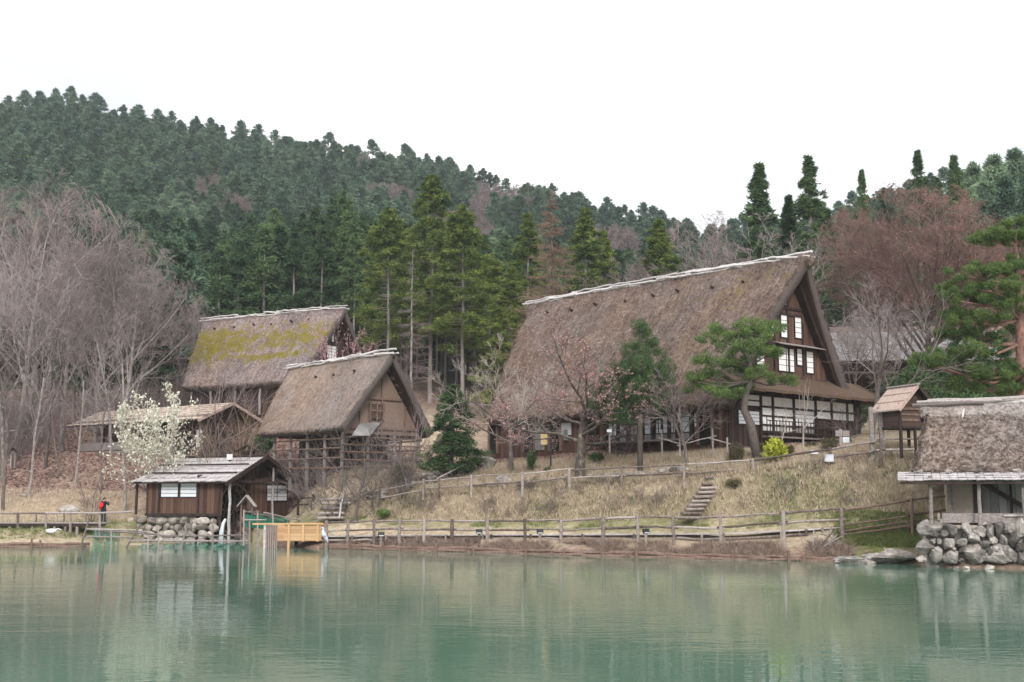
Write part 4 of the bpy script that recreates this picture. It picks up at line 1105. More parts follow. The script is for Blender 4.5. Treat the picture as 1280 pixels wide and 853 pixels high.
    w = MB(); w.span(L0+0.6, 12.4, 0.9, 6.8, z1+0.12, z1+0.2); w.build('ceiling_board', M['dark_wood'], t)
    # hollowed log trough lying along the wall top
    tr = thing('log_trough', 'long grey hollowed log trough lying under the pent roof of the hut', 'trough', at(1175, 651, O.y-0.6), RZ)
    tr.location.z = O.z
    b = MB(); b.beam((0, 0, 0.12), (7.5, 0.1, 0.12), 0.5, 0.16); b.beam((0.1, -0.22, 0.32), (7.5, -0.12, 0.30), 0.07, 0.26); b.beam((0.1, 0.26, 0.32), (7.5, 0.34, 0.32), 0.07, 0.26)
    b.beam((-0.05, -0.25, 0.3), (-0.05, 0.3, 0.3), 0.1, 0.3)
    b.build('log', M['grey_wood'], tr)
    b = MB(); b.beam((2.6, -0.28, 0.36), (5.4, -0.24, 0.38), 0.08, 0.07); b.build('loose_plank', M['pale_wood'], tr)
    return t
hut()

def boulder_wall():
    rg = random.Random(9)
    O = at(1146, 708, 52.6); RW = R(-15)
    def wy(px, off=0.0):
        u = ray(px, 690).x / ray(px, 690).y; m = math.tan(RW); return (O.y + off - m*O.x) / (1 - m*u)
    t = thing('boulder_wall', 'retaining wall of big rounded grey boulders under the thatched hut', 'stone wall', (O.x, O.y, 0), RW)
    ca, sa = math.cos(RW), math.sin(RW)
    core = MB(); core.span(0.5, 17, 0.75, 3.2, -0.6, 1.66); core.build('fill', M['stone_mossy'], t)
    cp = MB(); cp.span(0.7, 17, 0.6, 6.5, 1.655, 1.80); cp.build('terrace_top', M['mud'], t)
    # stones measured in the photograph: centre, half width, half height in pixels
    ST = [(1164,661,16.5,10),(1189,662,11.5,9.5),(1208,662,8,7.5),(1223,664,9,9),(1229,656,6,4.5),(1237,664,6,9),(1248,662,8.5,10),(1261,661,9,8),(1275,664,9,15),
          (1156,683,11,12),(1166,677,5,4.5),(1174,677,4.5,5),(1185,679,10,10),(1201,679,9.5,8),(1216,674,8.5,8),(1231,681,9,8.5),(1242,675,6,7),(1254,677,8,9.5),(1267,675,7,9),(1275,684,7.5,7),
          (1172,692,10.5,10.5),(1190,695,13,9.5),(1217,692,16.5,14.5),(1246,695,18,14),(1264,694,11,11.5),(1279,699,8,10),(1152,699,8,5.5),(1201,701,4,3),(1190,686,4,3.5),
          (1164,667,9,6),(1222,685,6,5),(1236,690,6,6),(1180,668,6,5),(1258,688,7,6),(1245,686,6,5),(1209,669,6,5),(1204,687,7,6)]
    X = 1290
    while X < 1560:
        for (yy, hh) in ((662, 10), (680, 10), (697, 11)):
            ST.append((X + rg.uniform(-4, 4), yy + rg.uniform(-3, 3), rg.uniform(9, 13), hh))
        X += 19
    for (px, py, w, h) in ST:
        lean = (708 - py) / 55 * 0.30
        p = at(px, py, wy(px, 0.42 + lean)); dx, dy = p.x-O.x, p.y-O.y; p = Vector((dx*ca+dy*sa+O.x, -dx*sa+dy*ca+O.y, p.z))
        rx, rz_ = w/F*O.y*1.12, h/F*O.y*1.14
        s = MB(); s.rock((p.x - O.x, p.y - O.y, p.z), (rx, 0.45, rz_), int(px*7+py), nu=16, nv=11, rot=rg.uniform(-.15, .15)); s.build('boulder', M['stone'], t)
    t2 = [(1194,706,5,3),(1207,706,6,4),(1236,707,8,5)]
    for i, (px, py, w, h) in enumerate(t2):
        p = at(px, py, wy(px, -0.35))
        s = MB(); s.rock((0, 0, 0.02), (w/F*52, 0.24, h/F*52), 300+i); o = s.build('shore_stone', M['stone'])
        o.location = (p.x, p.y, 0.0)
        tag(o, ('small pale stone in the water below the boulder wall, left of the pair', 'pale stone in the water below the boulder wall, right of the pair', 'flat pointed stone in the water nearest the right edge')[i], 'stone')
boulder_wall()

# ------------------------------------------------------------------ granary on posts
def granary():
    O = at(1132, 567, 62.5)
    t = thing('granary', 'small dark granary on four posts with pale reddish roof', 'granary', O, R(20), None, (.9, .9, .96))
    z0, z1 = 1.42, 2.62
    b = MB(); b.span(-0.98, 0.98, -0.9, 0.9, z0, z1); b.add([(-0.98, -0.9, z1), (0.98, -0.9, z1), (0, -0.9, 3.5), (-0.98, 0.9, z1), (0.98, 0.9, z1), (0, 0.9, 3.5)], [(0,1,2), (5,4,3)])
    b.build('body', M['brown_h'], t)
    for x in (-0.98, 0.98):
        for y in (-0.9, 0.9):
            p = MB(); p.span(x-0.07, x+0.07, y-0.07, y+0.07, -0.3, z1); p.build('leg', M['dark_beam'], t)
    p = MB(); p.span(-0.06, 0.06, -0.97, -0.84, -0.3, z0); p.build('leg', M['dark_beam'], t)
    p = MB(); p.span(-1.1, 1.1, -1.02, 1.02, z0-0.12, z0); p.build('floor_beam', M['dark_beam'], t)
    p = MB()
    for z in (1.75, 2.05, 2.35): p.span(-0.93, 0.93, -0.945, -0.895, z-0.06, z+0.06)
    p.build('cross_board', M['brown_post'], t)
    for sgn, m in ((-1, 'copper'), (1, 'dark_beam')):
        r_ = MB(); 
        e = Vector((sgn*1.35, 0, 2.30)); k = Vector((0, 0, 3.62))
        r_.add([(k.x, -1.35, k.z), (e.x, -1.35, e.z), (e.x, 1.35, e.z), (k.x, 1.35, k.z), (k.x, -1.35, k.z-0.08), (e.x, -1.35, e.z-0.08), (e.x, 1.35, e.z-0.08), (k.x, 1.35, k.z-0.08)],
               [(0,3,2,1) if sgn > 0 else (0,1,2,3), (4,5,6,7), (0,4,5,1), (1,5,6,2), (2,6,7,3)])
        rr = r_.build('roof', M[m], t)
        for f in (0.33, 0.66):
            q = k.lerp(e, f); l_ = MB(); l_.beam((q.x, -1.36, q.z+0.02), (q.x, 1.36, q.z+0.02), 0.05, 0.03); l_.build('batten', M[m], rr)
    p = MB(); p.beam((0, -1.4, 3.66), (0, 1.4, 3.66), 0.22, 0.08); p.build('ridge_board', M['grey_wood'], t)
    for sgn in (-1, 1):
        p = MB(); p.beam((0, -1.38, 3.55), (sgn*1.38, -1.38, 2.22), 0.06, 0.16); p.build('bargeboard', M['copper' if sgn < 0 else 'dark_beam'], t)
granary()

def back_house():
    O = at(1050, 520, 96)
    t = thing('grey_roofed_house', 'dim house with pale grey roof mostly hidden behind the reddish tree', 'house', O, R(-4))
    q = lambda px, py: at(px, py, 96) - O
    z0, z1 = q(1100, 452).z, q(1100, 408).z
    L = q(1262, 450).x
    shingle_roof_x = MB()
    b = MB()
    for r in range(8):
        for k in range(int(L/0.5)+3):
            f = r/8; x = -1 + k*0.5; b.beam((x, -0.2+3.4*f, z0+(z1-z0)*f+rnd.uniform(0, .06)), (x, -0.2+3.4*min(1, f+.16), z0+(z1-z0)*min(1, f+.16)), 0.48, 0.05)
    b.build('roof', M['shingle'], t)
    b = MB(); b.span(-1.2, L+0.6, 3.0, 3.5, z1-0.05, z1+0.35); b.build('ridge', M['copper'], t)
    b = MB(); b.add([(-1, 3.2, z1), (L+.4, 3.2, z1), (L+.4, 6.8, z0), (-1, 6.8, z0)], [(0,1,2,3)]); b.build('rear_roof', M['shingle'], t)
    b = MB(); b.span(-0.4, L, 0.6, 6.2, -1, z0+0.3); b.build('wall', M['dark_wood'], t)
    b = MB(); b.beam((-1, -0.5, z0-1.0), (L*0.6, -0.5, z0-1.0), 1.2, 0.08); b.build('lower_eave', M['grey_wood'], t)
    for i in range(6):
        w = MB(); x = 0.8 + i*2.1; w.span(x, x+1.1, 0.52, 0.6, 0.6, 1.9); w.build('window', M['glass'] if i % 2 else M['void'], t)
back_house()
# ------------------------------------------------------------------ tree kinds

def conifer_meshes(key, seed, H, Rm, h0, ncl, nlf, clr, LL, WW, leaf, bark, prof=1.0, droop=0.15, trunk_r=None, up=0.45, top=1.0, gaps=0.25, stubs=0, quad=False):
    """a conifer of height H: crown of foliage clumps carried on whorled branches, trunk with branches"""
    rg = np.random.default_rng(seed)
    nb = max(18, int(ncl / 4.2))
    tb = h0 + (1 - h0) * rg.random(nb) ** 0.85
    nt_ = max(5, nb // 7); tb[:nt_] = 1 - (1 - h0) * 0.26 * np.linspace(0.03, 1, nt_)
    tb = np.sort(tb)
    q = (tb - h0) / (1 - h0)
    rad = Rm * np.minimum(1.0, (1 - q) ** prof * 1.08 + 0.03) * np.minimum(1, 0.55 + q * 3.2)
    rad *= 1 - gaps * rg.random(nb)
    az = np.cumsum(rg.normal(2.4, 0.5, nb))
    ci = rg.choice(nb, ncl, p=(rad + 0.30*Rm) / (rad + 0.30*Rm).sum())
    s = 0.30 + 0.70 * rg.random(ncl) ** 0.75
    r = rad[ci] * s
    zz = tb[ci] * H - droop * r * (s ** 1.5) + 0.10 * r + rg.normal(0, 0.10 * clr, ncl)
    A = az[ci] + rg.normal(0, 0.16, ncl)
    C = np.stack([r*np.cos(A), r*np.sin(A), zz], 1)
    # leader
    k = max(12, ncl // 13)
    hq = rg.random(k)**1.25; lr = 0.42 * (1 - hq) * Rm * rg.random(k); la = rg.random(k)*6.28
    lead = np.stack([lr*np.cos(la), lr*np.sin(la), H * (0.76 + 0.235 * hq)], 1)
    C = np.concatenate([C, lead]); A = np.concatenate([A, rg.random(k)*6.28]); n = len(C)
    sc_ = np.concatenate([(0.55 + 0.65 * rg.random(ncl)) * (0.28 + 0.75 * np.sqrt(1 - q[ci])), 0.62 - 0.47 * hq])
    P = np.repeat(C, nlf, 0)
    off = unit(rg.normal(size=(n*nlf, 3))) * (rg.random((n*nlf, 1)) ** 0.5) * clr * np.repeat(sc_, nlf)[:, None] * np.array([1, 1, 0.62])
    out = np.stack([np.cos(np.repeat(A, nlf)), np.sin(np.repeat(A, nlf)), np.full(n*nlf, up)], 1)
    D = unit(out * 0.7 + unit(off) * 0.75 + rg.normal(0, 0.35, (n*nlf, 3)))
    NN = unit(unit(off) * 0.9 + out * 0.35 + np.array([0, 0, 0.35]) + rg.normal(0, 0.30, (n*nlf, 3)))
    D = unit(D - NN * (D * NN).sum(1, keepdims=True) * 0.75)
    V, Fc = leaf_tris(P + off, D, LL * (0.6 + 0.7*rg.random(n*nlf)), WW * (0.7 + 0.6*rg.random(n*nlf)), rg, quad, NN)
    t = np.repeat(np.clip(rg.normal(0.45, 0.2, n), 0, 1), nlf) + rg.normal(0, 0.12, n*nlf)
    # tint rises from the middle of each clump towards its rim
    t += 0.22 * np.clip((np.linalg.norm(off, axis=1) / clr - 0.5) * 2, -1, 1)
    crown = np_mesh(key + '_crown', V, Fc, leaf, np.repeat(np.clip(t, 0, 1), V.shape[0] // (n*nlf)))
    tr = trunk_r or H * 0.013
    zs = np.linspace(-0.4, H * 0.97, 9)
    wob = np.cumsum(rg.normal(0, H * 0.0016, (9, 2)), 0); wob[0] = 0
    TP = np.stack([wob[:, 0], wob[:, 1], zs], 1)
    rr = tr * (1 - zs.clip(0) / H) ** 0.75 + 0.015
    rr[0] *= 1.25
    V1, F1 = seg_tubes(TP[:-1], TP[1:], rr[:-1], rr[1:], 8)
    bx = np.stack([np.interp(tb*H, zs, TP[:, 0]), np.interp(tb*H, zs, TP[:, 1]), tb*H], 1)
    tip = np.stack([rad*0.8*np.cos(az), rad*0.8*np.sin(az), tb*H - droop*rad*0.6 + 0.1*rad], 1)
    V2, F2 = seg_tubes(bx, tip, np.full(nb, tr*0.16), np.full(nb, 0.012), 3)
    Vs, Fs = [V1, V2], [F1, F2 + len(V1)]
    if stubs:
        hz = H * h0 * (0.25 + 0.75 * rg.random(stubs)); aa = rg.random(stubs) * 6.28; ll = 0.4 + 1.1 * rg.random(stubs)
        b0 = np.stack([np.interp(hz, zs, TP[:, 0]), np.interp(hz, zs, TP[:, 1]), hz], 1)
        b1 = b0 + np.stack([ll*np.cos(aa), ll*np.sin(aa), -0.15*ll], 1)
        V3, F3 = seg_tubes(b0, b1, np.full(stubs, 0.035), np.full(stubs, 0.012), 3)
        Fs.append(F3 + len(V1) + len(V2)); Vs.append(V3)
    trunk = np_mesh(key + '_trunk', np.concatenate(Vs), np.concatenate(Fs), bark)
    return dict(H=H, trunk=trunk, crown=crown)

class Grow:
    """branching skeleton of a leafless tree"""
    def __init__(self, seed):
        self.rg = np.random.default_rng(seed); self.a = []; self.tips = []
    def branch(self, p, d, L, r, lvl, spec):
        rg = self.rg; S = spec[lvl]
        n = S.get('n', 4); wig = S.get('wig', 0.12); up = S.get('up', 0.05)
        pts = [p]; dirs = []; rad = [r]
        end = S.get('end', 0.45)
        for i in range(n):
            d = d + rg.normal(0, wig, 3) + np.array([0, 0, up]); d = d / np.linalg.norm(d)
            p = p + d * (L / n); pts.append(p); dirs.append(d)
            rad.append(r * (1 - (1 - end) * (i + 1) / n))
        for i in range(n): self.a.append((pts[i], pts[i+1], rad[i], rad[i+1], lvl))
        if lvl + 1 >= len(spec):
            self.tips.append((pts[-1], d)); return
        C = spec[lvl + 1]
        k = S['kids']; k = int(k * rg.uniform(0.75, 1.3) + 0.5)
        s0 = S.get('from', 0.3); ph = rg.random() * 6.28
        for j in range(k):
            s = s0 + (1 - s0) * ((j + rg.random()) / k)
            if j == k - 1: s = 1.0
            x = s * n; i = min(int(x), n - 1); f = x - i
            q = pts[i] * (1 - f) + pts[i+1] * f; dd = dirs[i]
            rr = rad[i] * (1 - f) + rad[i+1] * f
            ph += 2.4 + rg.normal(0, 0.4)
            ref = np.array([1., 0, 0]) if abs(dd[0]) < 0.8 else np.array([0, 1., 0])
            u = np.cross(dd, ref); u /= np.linalg.norm(u); w = np.cross(dd, u)
            ang = C.get('ang', 0.7) * rg.uniform(0.7, 1.25)
            if j == k - 1: ang *= 0.35
            nd_ = dd * math.cos(ang) + (u * math.cos(ph) + w * math.sin(ph)) * math.sin(ang)
            LL = L * C.get('len', 0.6) * rg.uniform(0.75, 1.2) * (1 - 0.35 * (s - s0) / (1 - s0 + 1e-6))
            self.branch(q, nd_, LL, max(min(rr * C.get('r', 0.55), r * 0.9), C.get('rmin', 0.012)), lvl + 1, spec)

def bare_meshes(key, seed, H, r, spec, bark, twig, split=2, lean=(0, 0), dome=None, buds=None, bud_n=0, bud_s=0.1):
    g = Grow(seed)
    L0 = H * spec[0].get('L', 0.5)
    g.branch(np.array([0, 0, -0.3]), unit(np.array([lean[0], lean[1], 1.0])), L0, r, 0, spec)
    top = float(np.percentile([a[1][2] for a in g.a], 99.3))
    k = H / top
    A = np.array([np.concatenate([a[0]*k, a[1]*k, [a[2], a[3], a[4]]]) for a in g.a])
    if dome:
        # crowns grow into a rounded outline: shoots beyond it stay short
        c = np.array([0, 0, H * dome[1]]); ax = np.array([dome[0], dome[0], H * (1 - dome[1])])
        for j in (0, 3):
            d = (A[:, j:j+3] - c) / ax; r_ = np.linalg.norm(d, axis=1); q = np.where(r_ > 0.75, 0.75 + 0.27 * np.tanh((r_ - 0.75) / 0.27), r_) / np.maximum(r_, 1e-6)
            up_ = (d[:, 2] > -0.4) ; q = np.where(up_, q, 1)
            A[:, j:j+3] = c + d * q[:, None] * ax
    big = A[:, 8] < split
    V, Fq = seg_tubes(A[big, :3], A[big, 3:6], A[big, 6], A[big, 7], 7)
    trunk = np_mesh(key + '_trunk', V, Fq, bark, smooth=True)
    V, Fq = seg_tubes(A[~big, :3], A[~big, 3:6], A[~big, 6], A[~big, 7], 3)
    crown = np_mesh(key + '_crown', V, Fq, twig)
    out = dict(H=H, trunk=trunk, crown=crown)
    if buds is not None:
        rg = np.random.default_rng(seed + 1)
        last = A[A[:, 8] >= len(spec) - 2]
        i = rg.integers(0, len(last), bud_n); f = rg.random((bud_n, 1))
        P = last[i, :3] * (1 - f) + last[i, 3:6] * f + rg.normal(0, bud_s * 0.5, (bud_n, 3))
        V, Fc = leaf_tris(P, rg.normal(size=(bud_n, 3)), bud_s * (0.6 + rg.random(bud_n)), bud_s * 0.8, rg, True)
        out['blossom'] = np_mesh(key + '_blossom', V, Fc, buds, np.repeat(rg.random(bud_n), 4))
    return out

def plant(kind, meshes, loc, rz, sc_, label, cat, group=None, sx=None):
    t = thing(kind, label, cat, loc, rz, group, (sx or sc_, sx or sc_, sc_))
    for part in ('trunk', 'crown', 'blossom', 'bare_branches'):
        if part in meshes: link(part, meshes[part], t)
    return t

def plant_px(kind, meshes, px, top, Y, label, cat, group=None, rz=None, sx=None, sink=0.0, base=None):
    """stand a tree on the ground at distance Y so that its top reaches the height seen in the photograph"""
    p = on_ground(px, Y) if base is None else at(px, base, Y)
    q = at(px, top, Y)
    s = (q.z - p.z + sink) / meshes['H']
    p.z -= sink
    return plant(kind, meshes, p, rnd.uniform(0, 6.28) if rz is None else rz, s, label, cat, group, None if sx is None else s * sx)

# leaf forests: a few templates of each kind
PINE = [conifer_meshes('hill_pine%d' % i, 20+i, 15, 4.8, 0.16, 190, 46, 1.25, 0.50, 0.17, M['f_pine'], M['red_bark'], (0.75, 0.9, 0.65, 0.8)[i], 0.05, up=0.75, gaps=0.5) for i in range(4)]
CYP = [conifer_meshes('hill_cypress%d' % i, 40+i, 18, 3.7, 0.25, 300, 34, 0.90, 0.42, 0.14, M['f_cypress'], M['cedar_bark'], 0.75, 0.22, up=0.3, gaps=0.35) for i in range(4)]
CYPT = [conifer_meshes('tall_cypress%d' % i, 50+i, 21, 3.4, 0.45, 320, 30, 0.8, 0.42, 0.13, M['f_cypress'], M['cedar_bark'], 0.7, 0.25, up=0.3, gaps=0.35, trunk_r=0.2, stubs=10) for i in range(2)]
CEDAR = [conifer_meshes('cedar%d' % i, 60+i, 22, 4.9, (0.28, 0.33, 0.30, 0.1)[i], 640, 52, (0.72, 0.72, 0.7, 0.66)[i], 0.30, 0.10, M['f_cedar'], M['cedar_bark'], (0.55, 0.5, 0.6, 0.75)[i], 0.22, trunk_r=0.2, up=0.5, gaps=0.45, stubs=14) for i in range(4)]
SPIRE = [conifer_meshes('spire_cedar%d' % i, 80+i, 22, 4.0, 0.06, 560 + 60*i, 34, 0.58, 0.32, 0.10, M['f_cypress'], M['cedar_bark'], 0.95, 0.25, up=0.35, gaps=0.6) for i in range(3)]

SPEC_UP = [dict(L=0.55, kids=8, n=6, wig=0.05, up=0.02, **{'from': 0.35}), dict(ang=0.72, len=0.78, r=0.5, kids=7, n=5, wig=0.10, up=0.05, **{'from': 0.2}),
           dict(ang=0.65, len=0.5, r=0.5, kids=6, n=4, wig=0.12, up=0.04), dict(ang=0.65, len=0.55, r=0.55, kids=6, n=3, wig=0.14, up=0.03, rmin=0.016),
           dict(ang=0.6, len=0.6, r=0.6, kids=0, n=2, wig=0.15, up=0.03, rmin=0.011, end=0.6)]
SPEC_FAN = [dict(L=0.28, kids=9, n=4, wig=0.05, up=0.02, **{'from': 0.45}), dict(ang=0.80, len=1.75, r=0.5, kids=9, n=7, wig=0.06, up=0.012, **{'from': 0.15}),
            dict(ang=0.55, len=0.5, r=0.5, kids=7, n=5, wig=0.10, up=0.0), dict(ang=0.62, len=0.5, r=0.55, kids=6, n=3, wig=0.11, up=0.03, rmin=0.017),
            dict(ang=0.5, len=0.6, r=0.6, kids=0, n=2, wig=0.12, up=0.02, rmin=0.012, end=0.6)]
SPEC_OPEN = [dict(L=0.42, kids=6, n=5, wig=0.10, up=0.02, **{'from': 0.4}), dict(ang=0.85, len=0.95, r=0.55, kids=6, n=6, wig=0.16, up=0.05, **{'from': 0.25}),
             dict(ang=0.7, len=0.55, r=0.5, kids=6, n=4, wig=0.16, up=0.04), dict(ang=0.7, len=0.5, r=0.5, kids=5, n=3, wig=0.18, up=0.02, rmin=0.010),
             dict(ang=0.6, len=0.6, r=0.6, kids=0, n=2, wig=0.2, up=0.02, rmin=0.008, end=0.6)]
SPEC_WIDE = [dict(L=0.36, kids=7, n=5, wig=0.09, up=0.02, **{'from': 0.45}), dict(ang=0.95, len=1.2, r=0.55, kids=7, n=7, wig=0.17, up=0.05, **{'from': 0.2}),
             dict(ang=0.75, len=0.55, r=0.5, kids=7, n=5, wig=0.16, up=0.04), dict(ang=0.7, len=0.5, r=0.5, kids=6, n=3, wig=0.18, up=0.02, rmin=0.012),
             dict(ang=0.6, len=0.6, r=0.6, kids=0, n=2, wig=0.2, up=0.02, rmin=0.009, end=0.6)]
SPEC_SLIM = [dict(L=0.85, kids=11, n=8, wig=0.05, up=0.02, **{'from': 0.35}), dict(ang=0.6, len=0.36, r=0.35, kids=6, n=5, wig=0.10, up=0.08, **{'from': 0.2}),
             dict(ang=0.6, len=0.5, r=0.5, kids=5, n=3, wig=0.14, up=0.05, rmin=0.012), dict(ang=0.6, len=0.6, r=0.6, kids=0, n=2, wig=0.15, up=0.03, rmin=0.010, end=0.6)]
SPEC_BUSH = [dict(L=0.2, kids=8, n=3, wig=0.1, **{'from': 0.2}), dict(ang=0.7, len=2.4, r=0.5, kids=7, n=5, wig=0.13, up=0.06, **{'from': 0.2}),
             dict(ang=0.6, len=0.5, r=0.5, kids=6, n=3, wig=0.16, up=0.03, rmin=0.008), dict(ang=0.6, len=0.55, r=0.6, kids=0, n=2, wig=0.18, rmin=0.006, end=0.6)]
BARE = [bare_meshes('bare%d' % i, 100+i, 15, 0.15, SPEC_UP, M['pale_bark'], M[('twig_grey', 'twig_pink', 'twig_grey', 'twig_grey')[i]], 2, dome=(5.6, 0.55)) for i in range(4)]
SLIM = [bare_meshes('slim%d' % i, 120+i, 12, 0.11, SPEC_SLIM, M['pale_bark'], M['twig_grey'], 1) for i in range(2)]
BAREH = [bare_meshes('hill_bare%d' % i, 130+i, 13, 0.2, [dict(s, rmin=0.05) if j > 2 else s for j, s in enumerate(SPEC_UP)], M['pale_bark'], M['twig_pink'], 1) for i in range(2)]
BUSH = [bare_meshes('thicket%d' % i, 140+i, 3, 0.05, SPEC_BUSH, M['bark'], M['twig_dark'], 1) for i in range(3)]

def larch_meshes(key, seed, H, Rm, h0, n, twig, bark, thin=1.0):
    """leafless conifer: one straight mast with level drooping branches and fine side twigs"""
    rg = np.random.default_rng(seed)
    t = h0 + (1-h0) * rg.random(n); L = Rm * (1 - (t-h0)/(1-h0)) ** 0.8 * (0.6 + 0.5*rg.random(n)); az = rg.random(n)*6.28
    A, B, ra, rb = [], [], [], []
    for i in range(n):
        d = np.array([math.cos(az[i]), math.sin(az[i]), 0]); p = np.array([0, 0, t[i]*H]); k = 5
        for j in range(k):
            q = np.array([0, 0, t[i]*H]) + d * L[i]*(j+1)/k + np.array([0, 0, (-0.16*((j+1)/k) + 0.10*((j+1)/k)**3) * L[i]]) + rg.normal(0, 0.05, 3)
            A.append(p); B.append(q); ra.append(0.035*(1-j/k)*thin+0.012); rb.append(0.035*(1-(j+1)/k)*thin+0.010)
            for _ in range(8):
                f = rg.random(); s = p*(1-f)+q*f; e = d*0.5 + rg.normal(0, 0.55, 3); e[2] -= 0.12
                A.append(s); B.append(s + e * 0.28 * L[i]*(1-0.4*j/k)); ra.append(0.014); rb.append(0.008)
            p = q
    V, Fq = seg_tubes(A, B, ra, rb, 3)
    crown = np_mesh(key+'_crown', V, Fq, twig)
    zs = np.linspace(-0.3, H, 7); rr = H*0.0085*(1-zs.clip(0)/H)+0.02
    P = np.stack([rg.normal(0, .04, 7), rg.normal(0, .04, 7), zs], 1)
    V, Fq = seg_tubes(P[:-1], P[1:], rr[:-1], rr[1:], 8)
    return dict(H=H, crown=crown, trunk=np_mesh(key+'_trunk', V, Fq, bark))
LARCH = larch_meshes('larch', 5, 18, 4.0, 0.12, 240, M['twig_larch'], M['pale_bark'], 0.9)
DEADC = larch_meshes('dead_conifer', 6, 17, 2.6, 0.2, 60, M['twig_grey'], M['pale_bark'], 0.8)

# ------------------------------------------------------------------ the wooded hillside
def hill_slots():
    out = []
    rg = random.Random(11)
    Y = 142.0
    while Y < 428:
        step = 5.4 + (Y - 142) * 0.007
        x0, x1 = at(-330, HOR, Y).x, at(1640, HOR, Y).x
        x = x0 + rg.uniform(0, step)
        while x < x1:
            px = CX + F * x / Y
            out.append((x + rg.uniform(-2, 2), Y + rg.uniform(-3, 3), px))
            x += step * rg.uniform(0.85, 1.25) * (0.55 if Y > 345 else 1)
        Y += step * 1.08
    return out

def crest_y(px):
    k = np.clip(px, -600, 1899)
    return float(np.interp(k, _pk, _PY[:, 10]))

PINK = [(250,232,26,16),(300,262,26,12),(478,206,22,7),(488,240,26,12),(632,246,22,10),(600,292,20,22),(380,285,16,16),(448,205,14,6),(600,250,14,18),(760,320,40,30),(560,290,15,25)]
slots = hill_slots(); random.Random(5).shuffle(slots)
cand = []
for (x, y, px) in slots:
    if y > crest_y(px) + 4: continue
    z = gz(x, y)
    u, v = None, None
    dep = y*math.cos(TH) + (z+9-CZ)*math.sin(TH); upv = -y*math.sin(TH) + (z+9-CZ)*math.cos(TH)
    ix, iy = CX + F*x/dep, CY - F*upv/dep
    rg = random.random
    pk = any(abs(ix-a) < c and abs(iy-b) < d for a, b, c, d in PINK)
    if y < 215 and 235 < ix < 470: kind = 'cyp'
    elif pk: kind = 'bare'
    elif -60 < ix < 235 and y < 190: kind = 'skip' if y < 150 else ('bare' if rnd.random() < 0.25 else 'cyp')
    elif iy > 0.18*abs(ix-300) + 268 or (ix > 560 and rnd.random() < 0.5): kind = 'cyp' if rnd.random() < 0.86 else 'bare' if ix > 640 else 'pine'
    else: kind = 'pine' if rnd.random() < 0.62 else 'cyp'
    if 860 < ix < 1080 and y < 300 and rnd.random() < 0.35: kind = 'bare'
    if kind == 'skip': continue
    cand.append((y, x, z, kind, ix))
cand.sort()
NMAX = 290
counts = {'pine': 0, 'cyp': 0, 'bare': 0}
far = []
HL = {'pine': ('pine_tree', 'blue-green feathery pine among the dense trees of the wooded hillside', 'pine tree', 'pines covering the hillside'),
      'cyp': ('cypress_tree', 'dark green cypress in the dense wood on the lower hillside', 'cypress tree', 'cypresses covering the hillside'),
      'bare': ('leafless_tree', 'pinkish brown leafless tree among evergreens on the wooded hillside', 'tree', 'leafless trees on the hillside')}
for (y, x, z, kind, ix) in cand:
    i = rnd.randrange(4)
    s = rnd.uniform(0.82, 1.14)
    if kind == 'bare': tm = BAREH[i % 2]; s *= 0.85
    elif kind == 'pine': tm = PINE[i]
    else: tm = CYP[i]; s *= 0.85 if y > 230 else 0.95
    if counts[kind] >= (150 if kind != 'bare' else 60) or y > 330 or not -40 < ix < 1320:
        far.append((x, y, z, kind, s)); continue
    counts[kind] += 1
    nm, lb, ct, gp = HL[kind]
    plant(nm, tm, (x, y, z - 0.6), rnd.uniform(0, 6.28), s, lb, ct, gp, s * (rnd.uniform(1.1, 1.45) if kind == 'pine' else rnd.uniform(1.0, 1.25)))

def far_wood():
    """the rest of the hillside wood that reads as one mass"""
    small = {'pine': conifer_meshes('far_pine', 91, 15, 4.8, 0.2, 110, 16, 1.35, 0.80, 0.30, M['f_pine'], M['red_bark'], 0.8, 0.05, up=0.75, gaps=0.45),
             'cyp': conifer_meshes('far_cypress', 92, 16, 3.8, 0.25, 110, 16, 1.1, 0.75, 0.27, M['f_cypress'], M['cedar_bark'], 0.75, 0.2, gaps=0.35),
             'bare': BAREH[0]}
    raw = {}
    for k, d in small.items():
        me = d['crown']; n = len(me.vertices); v = np.empty(n*3, np.float32); me.vertices.foreach_get('co', v)
        kf = len(me.polygons[0].vertices); fc = np.empty(len(me.loops), np.int32); me.loops.foreach_get('vertex_index', fc)
        t = np.full(n, 0.5, np.float32)
        if 'tint' in me.attributes: me.attributes['tint'].data.foreach_get('value', t)
        fc = fc.reshape(-1, kf)
        if kf == 4: fc = np.concatenate([fc[:, [0, 1, 2]], fc[:, [0, 2, 3]]])
        raw[k] = (v.reshape(-1, 3), fc, t)
    Vs, Fs, Ts, Ms = [], [], [], []; n = 0
    rg = np.random.default_rng(3)
    for (x, y, z, kind, s) in far:
        v, f, t = raw[kind]; a = rg.random()*6.28; w = s*rg.uniform(1.1, 1.45)
        X = v[:, 0]*math.cos(a)*w - v[:, 1]*math.sin(a)*w + x; Yy = v[:, 0]*math.sin(a)*w + v[:, 1]*math.cos(a)*w + y
        Vs.append(np.stack([X, Yy, v[:, 2]*s + z - 0.6], 1)); Fs.append(f + n); n += len(v)
        Ts.append(np.clip(t + rg.uniform(-0.25, 0.25), 0, 1)); Ms.append(np.full(len(f), {'pine': 0, 'cyp': 1, 'bare': 2}[kind]))
    me = np_mesh('hillside_forest', np.concatenate(Vs), np.concatenate(Fs), [M['f_pine'], M['f_cypress'], M['twig_pink']], np.concatenate(Ts), midx=np.concatenate(Ms))
    o = link('hillside_forest', me)
    tag(o, 'far blue-green conifers massed up to the crest of the hill', 'forest', kind='stuff')
far_wood()

